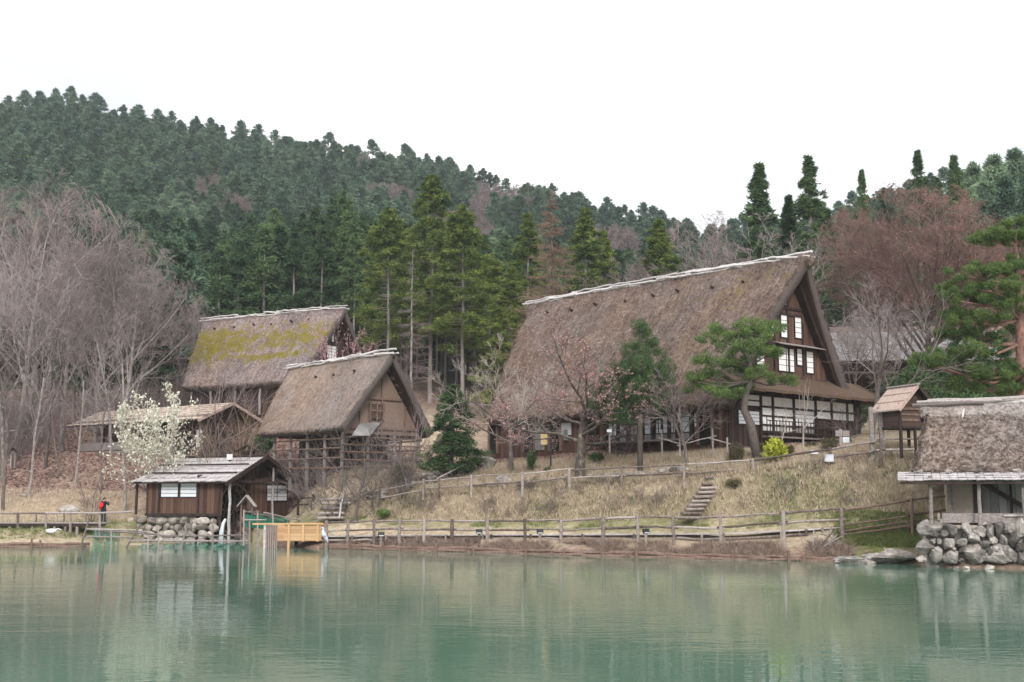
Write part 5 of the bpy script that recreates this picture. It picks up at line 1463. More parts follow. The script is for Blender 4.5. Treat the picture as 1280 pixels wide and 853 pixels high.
# ------------------------------------------------------------------ cedars behind the houses
def cedar(i, px, top, Y, lab, sx=1.0, rz=None, **k):
    return plant_px('cedar_tree', CEDAR[i], px, top, Y, lab, 'cedar tree', rz=rz, sx=sx, **k)
cedar(0, 537, 221, 126, 'tallest cedar in the grove between the two thatched roofs, pointed top', 1.0)
cedar(1, 483, 262, 122, 'broad cedar at the left side of the grove behind the small thatched barn', 1.05)
cedar(2, 578, 258, 121, 'cedar with long bare pale trunk, right of the tallest cedar of the grove', 1.12)
cedar(0, 508, 300, 132, 'shorter shaded cedar standing behind the broad left cedar of the grove', 1.0)
cedar(1, 556, 285, 134, 'cedar half hidden behind the tallest cedar of the grove', 0.95)
cedar(2, 612, 318, 128, 'low dark cedar at the right edge of the grove beside the big roof', 1.25)
cedar(3, 734, 262, 124, 'golden green cedar beside the brown larch behind the ridge of the big roof', 1.15)
cedar(3, 828, 276, 118, 'solitary cone shaped cedar showing above the middle of the big ridge', 1.25)
cedar(3, 757, 290, 128, 'darker cedar just behind the golden green cedar above the big roof', 1.0)
cedar(3, 660, 268, 131, 'cedar standing behind the left side of the brown larch', 1.1)
cedar(3, 640, 335, 117, 'bushy dark cedar at the left end of the big ridge', 1.4)
for px, top, Y in ((388,262,142),(410,250,146),(432,258,141),(448,270,147),(372,268,148),(398,276,138),(440,292,137),(424,240,152)):
    plant_px('cypress_tree', CYPT[rnd.randrange(2)], px, top, Y, 'tall cypress with bare pale trunk at wood edge above the mossy roof', 'cypress tree', 'tall cypresses above the mossy roof')
for px, top, Y in ((292,300,140),(318,290,146),(344,284,143),(268,310,137),(255,322,146),(362,300,139),(305,270,156),(335,262,160)):
    plant_px('cypress_tree', CYP[rnd.randrange(4)], px, top, Y, 'dense dark cypress rising directly behind the mossy thatched roof', 'cypress tree', 'dense cypresses behind the mossy roof', sx=1.05)
for px, Y in ((470,140),(500,143),(520,139),(545,145),(570,141),(590,146),(606,138),(490,152),(530,154),(580,156),(625,150)):
    plant_px('cypress_tree', CYPT[rnd.randrange(2)], px, rnd.uniform(300,330), Y, 'shaded slender trunk and crown in the dark wood behind the cedar grove', 'cypress tree', 'slender trees in the wood behind the grove')
plant_px('pine_tree', PINE[2], 217, 275, 128, 'pale green pine rising between leafless trees and dark wood on the left', 'pine tree', sx=0.85)
plant_px('dead_conifer', DEADC, 513, 312, 112, 'thin dead conifer mast with drooping bare branches before the cedar grove', 'dead tree')
plant_px('larch_tree', LARCH, 691, 240, 112, 'leafless brown larch with straight pale trunk behind the big roof ridge', 'larch', sx=1.05)
for i, (px, top, Y, lab) in enumerate(((958,205,112,'spired dark cedar nearest the gable peak, left of its taller neighbour'),(1022,196,112,'ragged dark cedar with a tall spire right of the gable peak'),
        (995,245,116,'small dark cedar between the two spired cedars at the gable'),(1090,212,124,'thin sparse cedar top standing alone left of the reddish tree'),
        (1117,236,128,'stubby conifer top just left of the reddish tree crown'),(1163,188,122,'lacy cedar top poking out above the reddish tree crown'),
        (1210,195,124,'dense pointed conifer top above the right side of the reddish crown'),(1043,262,118,'lower dark cedar between the gable peak and the reddish tree'),
        (1188,222,132,'small conifer tip in the gap between two taller tops'))):
    plant_px('cedar_tree', SPIRE[(2, 1, 2, 0, 1, 0, 2, 2, 0)[i]], px, top, Y, lab, 'cedar tree', sx=(1.2, 1.25, 1.1, .75, .9, .9, 1.0, 1.3, .9)[i])
for px, top, Y in ((1235,205,170),(1262,198,160),(1290,190,165),(1248,230,150),(1275,225,146),(1310,215,140),(1225,238,160)):
    plant_px('pine_tree', PINE[rnd.randrange(4)], px, top, Y, 'dark conifer on the right hand hill behind the reddish tree', 'pine tree', 'conifers on the right hand hill')
# dark evergreens behind the grey roofed house
for px, top, Y in ((1060,330,106),(1085,345,108),(1110,350,110),(1140,360,107),(1180,350,109),(1215,340,108),(1245,330,106),(1270,320,108),(1200,420,84),(1235,430,82),(1262,425,86)):
    plant_px('cypress_tree', CYP[rnd.randrange(4)], px, top, Y, 'dark evergreen filling the space behind the reddish tree', 'cypress tree', 'evergreens behind the reddish tree', sx=1.2)

# ------------------------------------------------------------------ leafless trees
for px, top, Y, k in ((-12,205,112,0),(18,204,104,1),(48,206,116,2),(78,222,108,3),(118,258,112,0),(152,290,112,2),(176,315,124,3),(196,340,127,0),(222,362,126,1),(246,400,128,2),
                      (8,300,92,2),(58,318,96,0),(140,360,98,2),(34,250,122,3),(110,310,124,1)):
    plant_px('leafless_tree', BARE[k], px, top, Y, 'grey leafless tree in the bare grove on the left slope', 'tree', 'leafless trees on the left slope', sx=0.95)
for px, top, Y, lab in ((40,420,87,'pale leaning slender tree near the left edge of the leafy slope'),(97,430,91,'thick pale trunk standing by the small lantern on the leafy slope'),
        (128,440,89,'forked slender trunk left of the low shingled house'),(160,408,84,'white barked slender tree in front of the low shingled house'),
        (8,395,83,'slender tree at the very left edge of the leafy slope'),(75,470,93,'short slender tree further back on the leafy slope')):
    plant_px('slender_tree', SLIM[len(lab) % 2], px, top, Y, lab, 'tree', sx=1.0)
BIGRED = bare_meshes('reddish', 301, 17, 0.34, [dict(SPEC_FAN[0], kids=12)] + [dict(SPEC_FAN[1], kids=11)] + [dict(SPEC_FAN[2], kids=9)] + [dict(SPEC_FAN[3], kids=9)] + [dict(SPEC_FAN[4], ang=0.7)], M['bark'], M['twig_red'], 2, dome=(8.6, 0.5), buds=M['f_red'], bud_n=16000, bud_s=0.10)
plant_px('spreading_tree', BIGRED, 1160, 226, 88, 'huge fan shaped leafless tree with reddish twigs behind the granary', 'tree', rz=0.4, sx=1.0)
plant_px('spreading_tree', bare_meshes('reddish_b', 305, 14, 0.22, SPEC_FAN, M['bark'], M['twig_red'], 2, dome=(6, 0.5)), 1238, 262, 94, 'smaller reddish leafless tree behind the red trunked pine', 'tree')
for px, top, Y, lab in ((880,262,126,'wide grey leafless tree rising behind the middle of the big ridge'),(905,300,120,'lower grey leafless tree close behind the big ridge'),(790,310,122,'rounded grey leafless tree between the larch and the cone shaped cedar'),
        (852,300,130,'leafless tree next to the cone shaped cedar'),(762,322,118,'small leafless tree behind the golden green cedar'),(950,262,108,'pale leafless tree before the spired dark cedar'),(720,300,134,'leafless tree deep behind the larch'),(1066,392,87,'leafless tree before the left end of the grey roofed house'),(1118,372,86,'grey leafless tree in front of the middle of the grey roofed house')):
    plant_px('leafless_tree', BARE[len(lab) % 4], px, top, Y, lab, 'tree', sx=1.15)
BARE_A = bare_meshes('old_cherry', 210, 10, 0.30, SPEC_WIDE, M['cherry_bark'], M['twig_pink'], 3, buds=M['f_bud'], bud_n=5200, bud_s=0.10)
plant_px('cherry_tree', BARE_A, 726, 400, 73, 'old cherry with lichened trunk and rosy buds before the big farmhouse', 'cherry tree', rz=0.6, sx=1.25)
BARE_B = bare_meshes('pale_cherry', 214, 9, 0.20, SPEC_WIDE, M['pale_bark'], M['twig_pale'], 2)
plant_px('bare_tree', BARE_B, 640, 420, 78, 'pale leafless tree at the far left corner of the big farmhouse', 'tree', rz=2.0)
plant_px('bare_tree', bare_meshes('door_tree', 217, 8, 0.16, SPEC_OPEN, M['pale_bark'], M['twig_pink'], 2), 858, 455, 70, 'grey leafless tree in front of the paper screens', 'tree', rz=1.0)
plant_px('bare_tree', bare_meshes('right_tree', 219, 10, 0.2, SPEC_OPEN, M['bark'], M['twig_grey'], 2), 1092, 345, 68, 'twisted leafless tree between the big gable and the granary', 'tree', rz=0.3, sx=0.9)
plant_px('bare_tree', bare_meshes('orange_tree', 221, 6, 0.10, SPEC_BUSH, M['pale_bark'], M['twig_larch'], 1), 300, 478, 84, 'bushy leafless tree with orange twig tips by the low shingled house', 'tree', sx=0.8)
plant_px('plum_tree', bare_meshes('plum', 223, 7, 0.12, SPEC_BUSH, M['bark'], M['twig_pink'], 1, buds=M['f_pink'], bud_n=4500, bud_s=0.085), 432, 398, 98, 'pink flowering plum behind the ridge of the small thatched barn', 'plum tree', sx=0.55)
plant_px('bare_tree', bare_meshes('moss_tree', 227, 6, 0.10, SPEC_BUSH, M['pale_bark'], M['twig_grey'], 1), 262, 440, 97, 'grey twiggy tree in front of the mossy thatched roof', 'tree', sx=1.0)
plant_px('bare_tree', bare_meshes('barn_tree', 229, 5, 0.09, SPEC_BUSH, M['bark'], M['twig_pink'], 1), 508, 490, 78, 'leafless tree with pinkish twigs at the right side of the barn', 'tree', sx=0.9)
plant_px('bare_tree', bare_meshes('step_tree', 231, 6, 0.13, SPEC_OPEN, M['bark'], M['twig_dark'], 2), 443, 528, 75.5, 'dense twiggy tree above the earth steps, in front of the barn', 'tree', sx=0.95)
plant_px('pruned_tree', bare_meshes('pruned', 233, 6, 0.13, [dict(SPEC_OPEN[0], kids=4), dict(SPEC_OPEN[1], kids=3), dict(SPEC_OPEN[2], kids=3), dict(SPEC_OPEN[3], kids=0)], M['twig_pale'], M['twig_pale'], 2), 1003, 472, 68.5, 'pale pruned tree in front of the big white paper screen', 'tree', sx=0.7)
plant_px('pruned_tree', bare_meshes('pruned_b', 235, 5, 0.10, [dict(SPEC_OPEN[0], kids=4), dict(SPEC_OPEN[1], kids=4), dict(SPEC_OPEN[2], kids=4), dict(SPEC_OPEN[3], kids=0)], M['twig_pale'], M['twig_grey'], 2), 973, 484, 68.8, 'thin pale tree behind the yellow green bush', 'tree', sx=0.75)
MAG = bare_meshes('magnolia', 241, 7, 0.14, [SPEC_BUSH[0], dict(SPEC_BUSH[1], ang=0.5, up=0.10, kids=9)] + SPEC_BUSH[2:], M['pale_bark'], M['twig_pale'], 1, buds=M['f_blossom'], bud_n=3300, bud_s=0.145, dome=(2.7, 0.62))
plant_px('magnolia_tree', MAG, 198, 474, 84, 'magnolia covered in cream blossom before the low shingled house', 'magnolia', sx=0.85)
for i, (px, top, Y, lab) in enumerate(((505,552,77,'leafless thicket at the left foot of the dark conifer'),(422,560,76.5,'brown thicket on the slope left of the dense twiggy tree'),(470,556,77,'grey thicket on the slope below the barn'),
        (548,545,80,'leafless bush half hidden behind the dark conifer'),(392,560,80,'bare bush beside the open side of the barn'),(290,540,86,'low bare bush left of the little shrine'),(118,600,80.5,'small dark sapling on the grassy bank left of the person'),
        (1066,500,74,'bare bush at the right corner of the big gable wall'),(330,530,88,'bare bush between the shrine and the barn'),(240,530,90,'bare bush beside the magnolia'),(775,522,75,'twiggy bush left of the paper screens'),(485,548,79,'twiggy bush under the propped shutter of the barn'))):
    plant_px('leafless_bush', BUSH[i % 3], px, top, Y, lab, 'bush', sx=(0.9, 1.1, 1.2)[i % 3])
rg = random.Random(14)
for i in range(22):
    px = rg.uniform(-15, 270); Y = rg.uniform(92, 116) if px < 50 else rg.uniform(110, 122)
    plant_px('leafless_bush', BUSH[i % 3], px, rg.uniform(455, 520), Y, 'grey leafless understory bush among the trunks of the left slope', 'bush', 'understory bushes on the left slope', sx=0.9)
# dry little shrubs on the grass bank
rg = random.Random(4)
for i in range(34):
    px = rg.uniform(505, 1130); f = rg.uniform(0.05, 0.95)
    lo, hi = np.interp(px, _pk, _PY[:, 3]), np.interp(px, _pk, _PY[:, 4])
    Y = lo + (hi - lo) * f
    p = on_ground(px, Y)
    s = rg.uniform(0.22, 0.42)
    plant('dry_shrub', dict(trunk=BUSH[i % 3]['trunk'], crown=BUSH[i % 3]['crown']), p, rg.uniform(0, 6), s, 'small brown leafless shrub in the dry grass between the two fences', 'shrub', 'dry shrubs on the grass bank', s * 1.3)

# ------------------------------------------------------------------ leafy shrubs and the two garden pines
def cloud(key, centres, nlf, L, W, mat, seed, up=0.3, tri=True, flat=0.8):
    """foliage spread through the given ellipsoids (x, y, z, rx, rz)"""
    rg = np.random.default_rng(seed)
    Vs, Fs, Ts = [], [], []; n0 = 0
    for (x, y, z, rx, rz_) in centres:
        n = int(nlf)
        o = unit(rg.normal(size=(n, 3))) * (0.35 + 0.65*rg.random((n, 1)) ** 0.5)
        P = np.array([x, y, z]) + o * np.array([rx, rx, rz_])
        D = unit(o * 0.8 + rg.normal(0, 0.5, (n, 3)) + np.array([0, 0, up]))
        NN = unit(o + np.array([0, 0, 0.3]) + rg.normal(0, 0.35, (n, 3)))
        D = unit(D - NN * (D * NN).sum(1, keepdims=True) * 0.6)
        V, Fc = leaf_tris(P, D, L*(0.6+0.8*rg.random(n)), W*(0.7+0.6*rg.random(n)), rg, not tri, NN)
        Vs.append(V); Fs.append(Fc + n0); n0 += len(V)
        Ts.append(np.repeat(np.clip(rg.normal(rg.uniform(0.3, 0.6), 0.2, n), 0, 1), V.shape[0]//n))
    return np_mesh(key, np.concatenate(Vs), np.concatenate(Fs), mat, np.concatenate(Ts))

DARKC = conifer_meshes('dark_conifer', 71, 7, 2.3, 0.10, 460, 44, 0.46, 0.22, 0.07, M['f_yew'], M['bark'], 0.7, 0.25, up=0.2, gaps=0.5, trunk_r=0.16)
plant_px('dark_conifer', DARKC, 565, 482, 78.5, 'dark green yew like conifer at the left end of the big farmhouse', 'conifer', sx=1.3, rz=1.2)
def garden_pine(name, label, cat, trunk_px, Y, pads, leaf, bark, r0, seed, L=0.22, nlf=520, fill=1.0):
    """pine with level pads of needles; trunk and pads measured in the photograph, each pad with its own depth"""
    rg = random.Random(seed)
    base = on_ground(trunk_px[0][0], Y)
    t = thing(name, label, cat, base)
    pts = [at(x, y, Y) - base for x, y in trunk_px]; pts[0] = Vector((0, 0, -0.3))
    b = MB()
    b.tube(pts, [r0 * (1 - 0.72 * i / (len(pts)-1)) for i in range(len(pts))], 9, wob=0.08, rg=rg)
    cl = []
    for (x, y, w, h, dy) in pads:
        c = at(x, y, Y + dy) - base
        rx = w / F * Y; rz_ = max(h / F * Y, 0.18)
        # limb from the trunk to the pad
        j = min(range(len(pts)), key=lambda k: abs(pts[k].z - (c.z - 0.25)))
        s = pts[j]; mid = s.lerp(c, 0.5) + Vector((0, 0, -0.12 * (c - s).length))
        b.tube([s, mid, c - Vector((0, 0, rz_ * 0.4))], [r0 * 0.30, r0 * 0.2, r0 * 0.10], 6, wob=0.1, rg=rg)
        k = max(6, int(rx / 0.30 * 3.6))
        for _ in range(k):
            a = rg.uniform(0, 6.28); q = math.sqrt(rg.random())
            p = c + Vector((math.cos(a)*rx*q*1.12, math.sin(a)*rx*q*0.9, rz_ * (1.15 - q*q) * rg.uniform(-0.75, 1.15) + rg.uniform(-.12, .12)))
            cl.append((p.x, p.y, p.z, rg.uniform(0.20, 0.42), rg.uniform(0.13, 0.28)*fill))
            if rg.random() < 0.35: b.tube([c - Vector((0, 0, rz_*0.4)), p], [r0*0.07, 0.012], 4)
    b.build('trunk', bark, t, True)
    n = int(nlf)
    link('crown', cloud(name + '_crown', cl, n // 3, L * 0.72, L * 0.15, leaf, seed, up=0.75), t)
    return t
garden_pine('garden_pine', 'trained pine with leaning trunk and layered pads in front of the white gable', 'pine tree',
    [(948,551),(938,530),(930,512),(932,492),(940,476),(936,455),(925,430),(922,412)], 68.0,
    [(925,408,34,9,0),(952,418,26,8,-.6),(968,410,14,6,.4),(900,424,26,8,.5),(930,436,34,9,-.8),(955,444,24,8,.6),(898,452,28,8,-.5),(925,462,26,8,.9),(884,470,22,7,0),(950,468,20,8,-.9),(880,488,22,7,.6),(905,492,22,7,-.7),(925,484,16,7,1.0),(978,478,16,7,.3),(872,476,12,5,-.2)],
    M['f_garden_pine'], M['bark'], 0.27, 31, 0.24, 560)
garden_pine('evergreen_tree', 'upright dark evergreen growing in front of the middle of the big thatched roof', 'evergreen tree',
    [(800,562),(800,530),(802,500),(804,470),(804,440),(802,415)], 71.5,
    [(799,414,7,12,0),(806,428,13,12,.3),(795,440,15,12,-.4),(816,446,17,14,.4),(800,458,24,15,-.8),(824,464,14,14,.2),(782,468,18,14,.3),(808,480,26,15,-.9),(770,484,17,15,.2),(790,495,24,14,-.5),(826,486,16,13,.7),(764,502,17,14,-.2),(782,514,24,10,.3),(752,492,13,13,.3),(748,510,12,10,-.3),(836,498,13,12,.2),(762,478,14,12,.9),(785,522,18,9,-.5),(814,516,16,10,.5),(768,524,12,8,.4),(826,508,14,10,-.8),(832,470,12,12,-.4),(815,502,20,10,-.4),(756,512,10,10,.2),(800,470,22,20,1.2)],
    M['f_yew'], M['bark'], 0.18, 33, 0.20, 900, fill=1.9)
garden_pine('red_pine', 'tall red trunked pine with spreading pads at the right edge of the view', 'pine tree',
    [(1279,520),(1277,470),(1276,430),(1274,400),(1276,372),(1272,350),(1272,325),(1268,305)], 66.0,
    [(1258,300,40,13,0),(1238,296,24,9,-.8),(1282,298,34,13,.6),(1270,285,24,8,-.4),(1230,345,42,15,-.5),(1262,340,36,16,.8),(1200,360,22,10,.2),(1190,372,16,8,-.6),(1222,372,34,13,.9),(1262,378,32,13,-1.0),(1240,360,30,12,-1.4),
     (1205,392,24,10,.4),(1226,400,34,13,-.6),(1200,418,26,11,.5),(1235,420,34,13,.9),(1165,452,22,8,-.3),(1188,446,26,9,.4),(1215,438,28,9,-.8),(1150,450,10,5,.2),(1240,462,34,12,.6),(1205,470,28,10,-.4),(1262,470,34,12,-.9),(1230,484,40,12,.2),(1290,330,30,16,-.5),(1300,380,34,16,.5),(1300,440,34,18,0)],
    M['f_red_pine'], M['red_bark'], 0.36, 37, 0.26, 760)

def bush(name, label, cat, px, py, Y, w, h, mat, seed, n=1600, L=0.12, W=0.05, tri=True, lumps=7):
    """px, py: foot of the bush in the photograph"""
    rg = random.Random(seed)
    p = at(px, py, Y); p.z = min(p.z, gz(p.x, p.y) + 0.15)
    t = thing(name, label, cat, p)
    rx = w / F * Y / 2; H = h / F * Y
    cl = [(0, 0, H*0.5, rx*0.92, H*0.48)]
    for _ in range(lumps):
        a = rg.uniform(0, 6.28); q = rg.uniform(0.2, 0.65)
        cl.append((rx*q*math.cos(a), rx*q*math.sin(a), H*rg.uniform(0.3, 0.7), rx*0.45, H*0.32))
    link('foliage', cloud(name, cl, n // (lumps+1), L, W, mat, seed, 0.4, tri), t)
    b = MB()
    for _ in range(6):
        a = rg.uniform(0, 6.28); b.tube([(0, 0, -0.1), (math.cos(a)*rx*.4, math.sin(a)*rx*.4, H*.7)], [0.03, 0.01], 4)
    b.build('stem', M['bark'], t)
bush('yellow_bush', 'bright yellow green bush on the bank in front of the white gable', 'bush', 968, 570, 66.5, 34, 27, M['f_yellow'], 1, 900, 0.22, 0.13, False)
bush('clipped_bush', 'egg shaped clipped bush left of the trained pine trunk', 'bush', 919, 556, 68.2, 21, 26, M['f_box'], 2, 2400, 0.09, 0.04)
bush('clipped_bush', 'wide clipped dome in front of the dark boards of the gable', 'bush', 1037, 556, 67.2, 26, 14, M['f_box'], 3, 2000, 0.09, 0.04)
bush('clipped_bush', 'low clipped dome nearest the fence below the wide dome', 'bush', 1034, 567, 65.8, 24, 15, M['f_box'], 4, 2000, 0.09, 0.04)
bush('clipped_bush', 'small clipped bush right of the yellow green bush', 'bush', 986, 561, 67, 15, 14, M['f_box'], 5, 1200, 0.09, 0.04)
bush('clipped_bush', 'flat clipped bush beneath the pale pruned tree', 'bush', 1015, 552, 68.6, 20, 6, M['f_box'], 6, 1200, 0.09, 0.04)
bush('clipped_bush', 'dark clipped bush right beside the trained pine trunk', 'bush', 952, 552, 68.6, 12, 14, M['f_box'], 7, 1200, 0.09, 0.04)
bush('clipped_bush', 'low brown bush on the bank left of the fence bend', 'bush', 918, 578, 66.2, 24, 12, M['f_box'], 8, 1200, 0.10, 0.04)
bush('green_shrub', 'rounded grey green shrub at the foot of the dark conifer', 'shrub', 506, 584, 79, 34, 26, M['f_yew'], 9, 1500, 0.16, 0.06)
bush('green_shrub', 'small green pine like shrub before the farmhouse doorway', 'shrub', 665, 572, 76.5, 17, 28, M['f_yew'], 10, 900, 0.18, 0.05)
bush('green_shrub', 'tiny low green plant beside the notice board', 'shrub', 684, 581, 75.6, 8, 6, M['f_yew'], 11, 250, 0.16, 0.06)
bush('green_shrub', 'green shrub on the right of the old cherry trunk', 'shrub', 746, 570, 75, 22, 12, M['f_yew'], 12, 700, 0.16, 0.06)
bush('green_shrub', 'grass green tuft on the slope right of the earth steps', 'shrub', 478, 632, 75.5, 22, 9, M['f_garden_pine'], 13, 700, 0.2, 0.05)
for i, (px, py, Y, w, h, lab) in enumerate(((1150,520,80,70,80,'mass of dark evergreen shrubs behind the granary'),(1200,520,78,70,60,'mid green evergreen shrub between the granary and the front hut'),(1110,470,88,44,60,'dark evergreen shrub before the grey roofed house'),(1250,510,76,60,50,'evergreen shrub under the red trunked pine'),(1060,480,92,24,40,'small evergreen at the left end of the grey roofed house'),(1075,520,86,30,36,'dim evergreen bush below the grey roofed house'))):
    bush('evergreen_shrub', lab, 'shrub', px, py, Y, w, h, M['f_yew'], 40+i, 3200, 0.28, 0.11)
for px, top, Y, lab in ((112,352,127,'dim green evergreen half hidden in the middle of the leafless grove'),(150,345,130,'tallest dim evergreen behind the leafless grove'),(178,372,126,'dim evergreen at the right side of the leafless grove, above the magnolia'),(90,385,129,'low dim evergreen deeper in the leafless grove'),(222,392,131,'dark evergreen just left of the mossy roof')):
    plant_px('cypress_tree', CYP[len(lab) % 4], px, top, Y, lab, 'cypress tree', sx=1.2)
bush('evergreen_shrub', 'green shrub under the eave of the mossy roof', 'shrub', 330, 500, 97, 30, 30, M['f_cypress'], 63, 2600, 0.3, 0.1)
bush('evergreen_shrub', 'dark evergreen in front of the right half of the grey roofed house', 'shrub', 1130, 480, 90, 60, 60, M['f_yew'], 64, 4200, 0.24, 0.08)
bush('evergreen_shrub', 'dark evergreen at the right end of the grey roofed house', 'shrub', 1185, 480, 90, 60, 70, M['f_yew'], 65, 4200, 0.24, 0.08)
# ------------------------------------------------------------------ fences
def fence(name, label, cat, posts, levels, rp=0.075, rr=0.045, mat='fence_wood', side=-1, seed=1, extend=0.2):
    """posts: (x, y, z foot, z top); levels: heights below each post top for the rails"""
    rg = random.Random(seed)
    O = Vector(posts[0][:3])
    t = thing(name, label, cat, O)
    P = [(Vector(p[:3]) - O, p[3] - O.z) for p in posts]
    for p, zt in P:
        b = MB(); b.pole((p.x, p.y, p.z - 0.4), (p.x + rg.uniform(-.03, .03), p.y, zt), rp * rg.uniform(0.85, 1.15), 8, 0.004, rg=rg); b.build('post', M[mat], t)
    for (p, za), (q, zb) in zip(P[:-1], P[1:]):
        d = (q - p).normalized() * extend; off = Vector((-(q-p).y, (q-p).x, 0)).normalized() * (-side) * (rp + rr * 0.6)
        for lv in levels:
            b = MB(); b.pole(Vector((p.x, p.y, za - lv + rg.uniform(-.05, .05))) - d + off, Vector((q.x, q.y, zb - lv + rg.uniform(-.05, .05))) + d + off, rr * rg.uniform(0.8, 1.2), 7, 0.008, rg=rg)
            b.build('rail', M[mat], t)
    return t

def px_posts(rows):
    out = []
    for px, top, foot, Y in rows:
        a = at(px, foot, Y); out.append((a.x, a.y, a.z, at(px, top, Y).z))
    return out
LOW = [(408,651,681,71.6),(434,650,681,71.2),(467.5,649,680,70.8),(499,649,676,70.4),(529.6,649,677.5,70.0),(565,649,678,69.2),(609,648.6,676,68.3),(656.7,648.6,677,67.2),(701,648.6,679.5,66.2),
       (754.7,646,678,64.9),(798,644,679,63.9),(842,645,682,62.9),(901,645,682,61.6),(980,638,677,60.4),(1052.5,634,671,59.6)]
fence('rail_fence', 'long weathered log rail fence along the shore walkway', 'fence', px_posts(LOW), (0.10, 0.62), 0.10, 0.062, seed=3)
fence('rail_fence', 'four railed log fence on the grass beside the front hut', 'fence', px_posts([(1053.5,637,672,59.8),(1141,623,668,58.2),(1186,618,660,58.8)]), (0.12, 0.78, 1.05, 1.32), 0.09, 0.055, 'brown_post', seed=5)
UP = [(474.5,611,623,77),(529,599,617,76),(589,594,614,74.6),(653,590,613,73.2),(712,585,607,72),(777.5,582,605,70),(855,579,600,68),(941.5,573,592,66.2),(1038,559,578,64),(1101.5,548,573,62.2),(1150,546,573,61.6)]
fence('rail_fence', 'upper two railed fence climbing the bank below the big farmhouse', 'fence', px_posts(UP), (0.10, 0.62), 0.088, 0.055, seed=7)
fence('rail_fence', 'short dark fence right of the watermill', 'fence', px_posts([(372.5,619,637,80.5),(392,618,634,81.2),(404,617,633,81.8),(424,618,633,82.6)]), (0.22, 0.62), 0.10, 0.06, 'dark_beam', seed=9)
fence('stair_rail', 'slanting pole handrail beside the stone wall under the dark conifer', 'handrail', px_posts([(549,597,613,75.6),(585,577,592,78.5),(597,570,582,79.6)]), (0.06,), 0.05, 0.045, seed=11)
fence('garden_rail', 'thin low rail on short stakes before the farmhouse entrance', 'fence', px_posts([(827.5,537,566,70.5),(850,548,562,70.3),(891,536,563,69.4),(909,547,558,69.2)]), (0.45,), 0.06, 0.04, 'grey_wood', seed=12)
fence('path_rail', 'pale low rail on the leafy slope at the far left', 'fence', px_posts([(-30,541,549,104),(8,538,546,104),(28,535,543,104),(52,533,541,105),(76,530,538,105)]), (0.12,), 0.07, 0.05, 'pale_wood', seed=13)

# boardwalk behind the lower fence
def boardwalk():
    rg = random.Random(3)
    O = at(408, 672, 72.6)
    t = thing('boardwalk', 'narrow plank walkway on stakes along the shore behind the log fence', 'boardwalk', O)
    pts = [(400,671,72.8),(467,670.5,71.6),(530,670,70.8),(609,669,69.2),(701,669,67.1),(798,668.5,64.9),(901,668,62.6),(985,664,61.6),(1050,660,60.8)]
    Q = [at(*p) - O for p in pts]
    for a, b in zip(Q[:-1], Q[1:]):
        d = (b - a); n = max(2, int(d.length / 2.4)); nn = Vector((-d.y, d.x, 0)).normalized()
        for i in range(n):
            p, q = a + d*(i/n), a + d*((i+1)/n)
            k = MB()
            for j in range(4): k.beam(p + nn*(0.15 + 0.27*j) + Vector((0, 0, rg.uniform(-.015, .015))), q + nn*(0.15 + 0.27*j) - d.normalized()*0.02, 0.25, 0.06)
            k.build('deck', M['pale_wood'], t)
        k = MB(); k.pole(a + Vector((0, 0, -0.22)) - nn*0.02, b + Vector((0, 0, -0.22)) - nn*0.02, 0.07); k.build('edge_log', M['fence_wood'], t)
        for i in range(max(2, int(d.length/1.6))):
            f = (i + rg.random()) / max(2, int(d.length/1.6)); p = a + d*f
            k = MB(); k.pole(p + Vector((0, 0, -0.9)) - nn*0.1, p + Vector((0, 0, 0.06)) - nn*0.1, 0.07); k.build('stake', M['fence_wood'], t)
boardwalk()

def revetment(name, label, pts, seed, mat='brown_post'):
    """logs and stakes holding the bank at the waterline"""
    rg = random.Random(seed)
    Q = [Vector((at(px, py, Y).x, Y, 0)) for px, py, Y in pts]
    t = thing(name, label, 'log edging', (Q[0].x, Q[0].y, 0))
    O = Vector((Q[0].x, Q[0].y, 0))
    for a, b in zip(Q[:-1], Q[1:]):
        d = b - a; nn = Vector((-d.y, d.x, 0)).normalized(); n = max(1, int(d.length / 4))
        for i in range(n):
            p, q = a + d*(i/n) - O, a + d*((i+1)/n) - O
            for z, o_ in ((0.02, 0), (0.17, 0.10)):
                k = MB(); k.pole(p + Vector((0, 0, z)) + nn*o_, q + Vector((0, 0, z + rg.uniform(-.04, .04))) + nn*o_, rg.uniform(0.07, 0.12), 8, 0.02); k.build('log', M[mat], t)
        m = max(2, int(d.length / 1.15))
        for i in range(m):
            p = a + d*((i + rg.random()*0.8)/m) - O - nn*0.14
            k = MB(); k.pole(p + Vector((0, 0, -0.8)), p + Vector((rg.uniform(-.15, .15), 0, rg.uniform(0.15, 0.62))), rg.uniform(0.06, 0.09), 7, 0.01); k.build('stake', M[mat], t)
revetment('log_edging', 'dark log edging with stakes along the middle shore', [(400,684,72.0),(467,686,70.2),(540,688,68.6),(620,690.5,66.2),(700,692.5,63.9),(760,694.5,62.3),(830,696.5,60.9),(900,698,59.5),(1000,700,57.9),(1052,701,57.2)], 5)
revetment('log_edging', 'log edging below the plank platform at the left shore', [(-60,683,73.8),(-10,683,73.6),(50,683,73.7),(112,682,74.4)], 6)

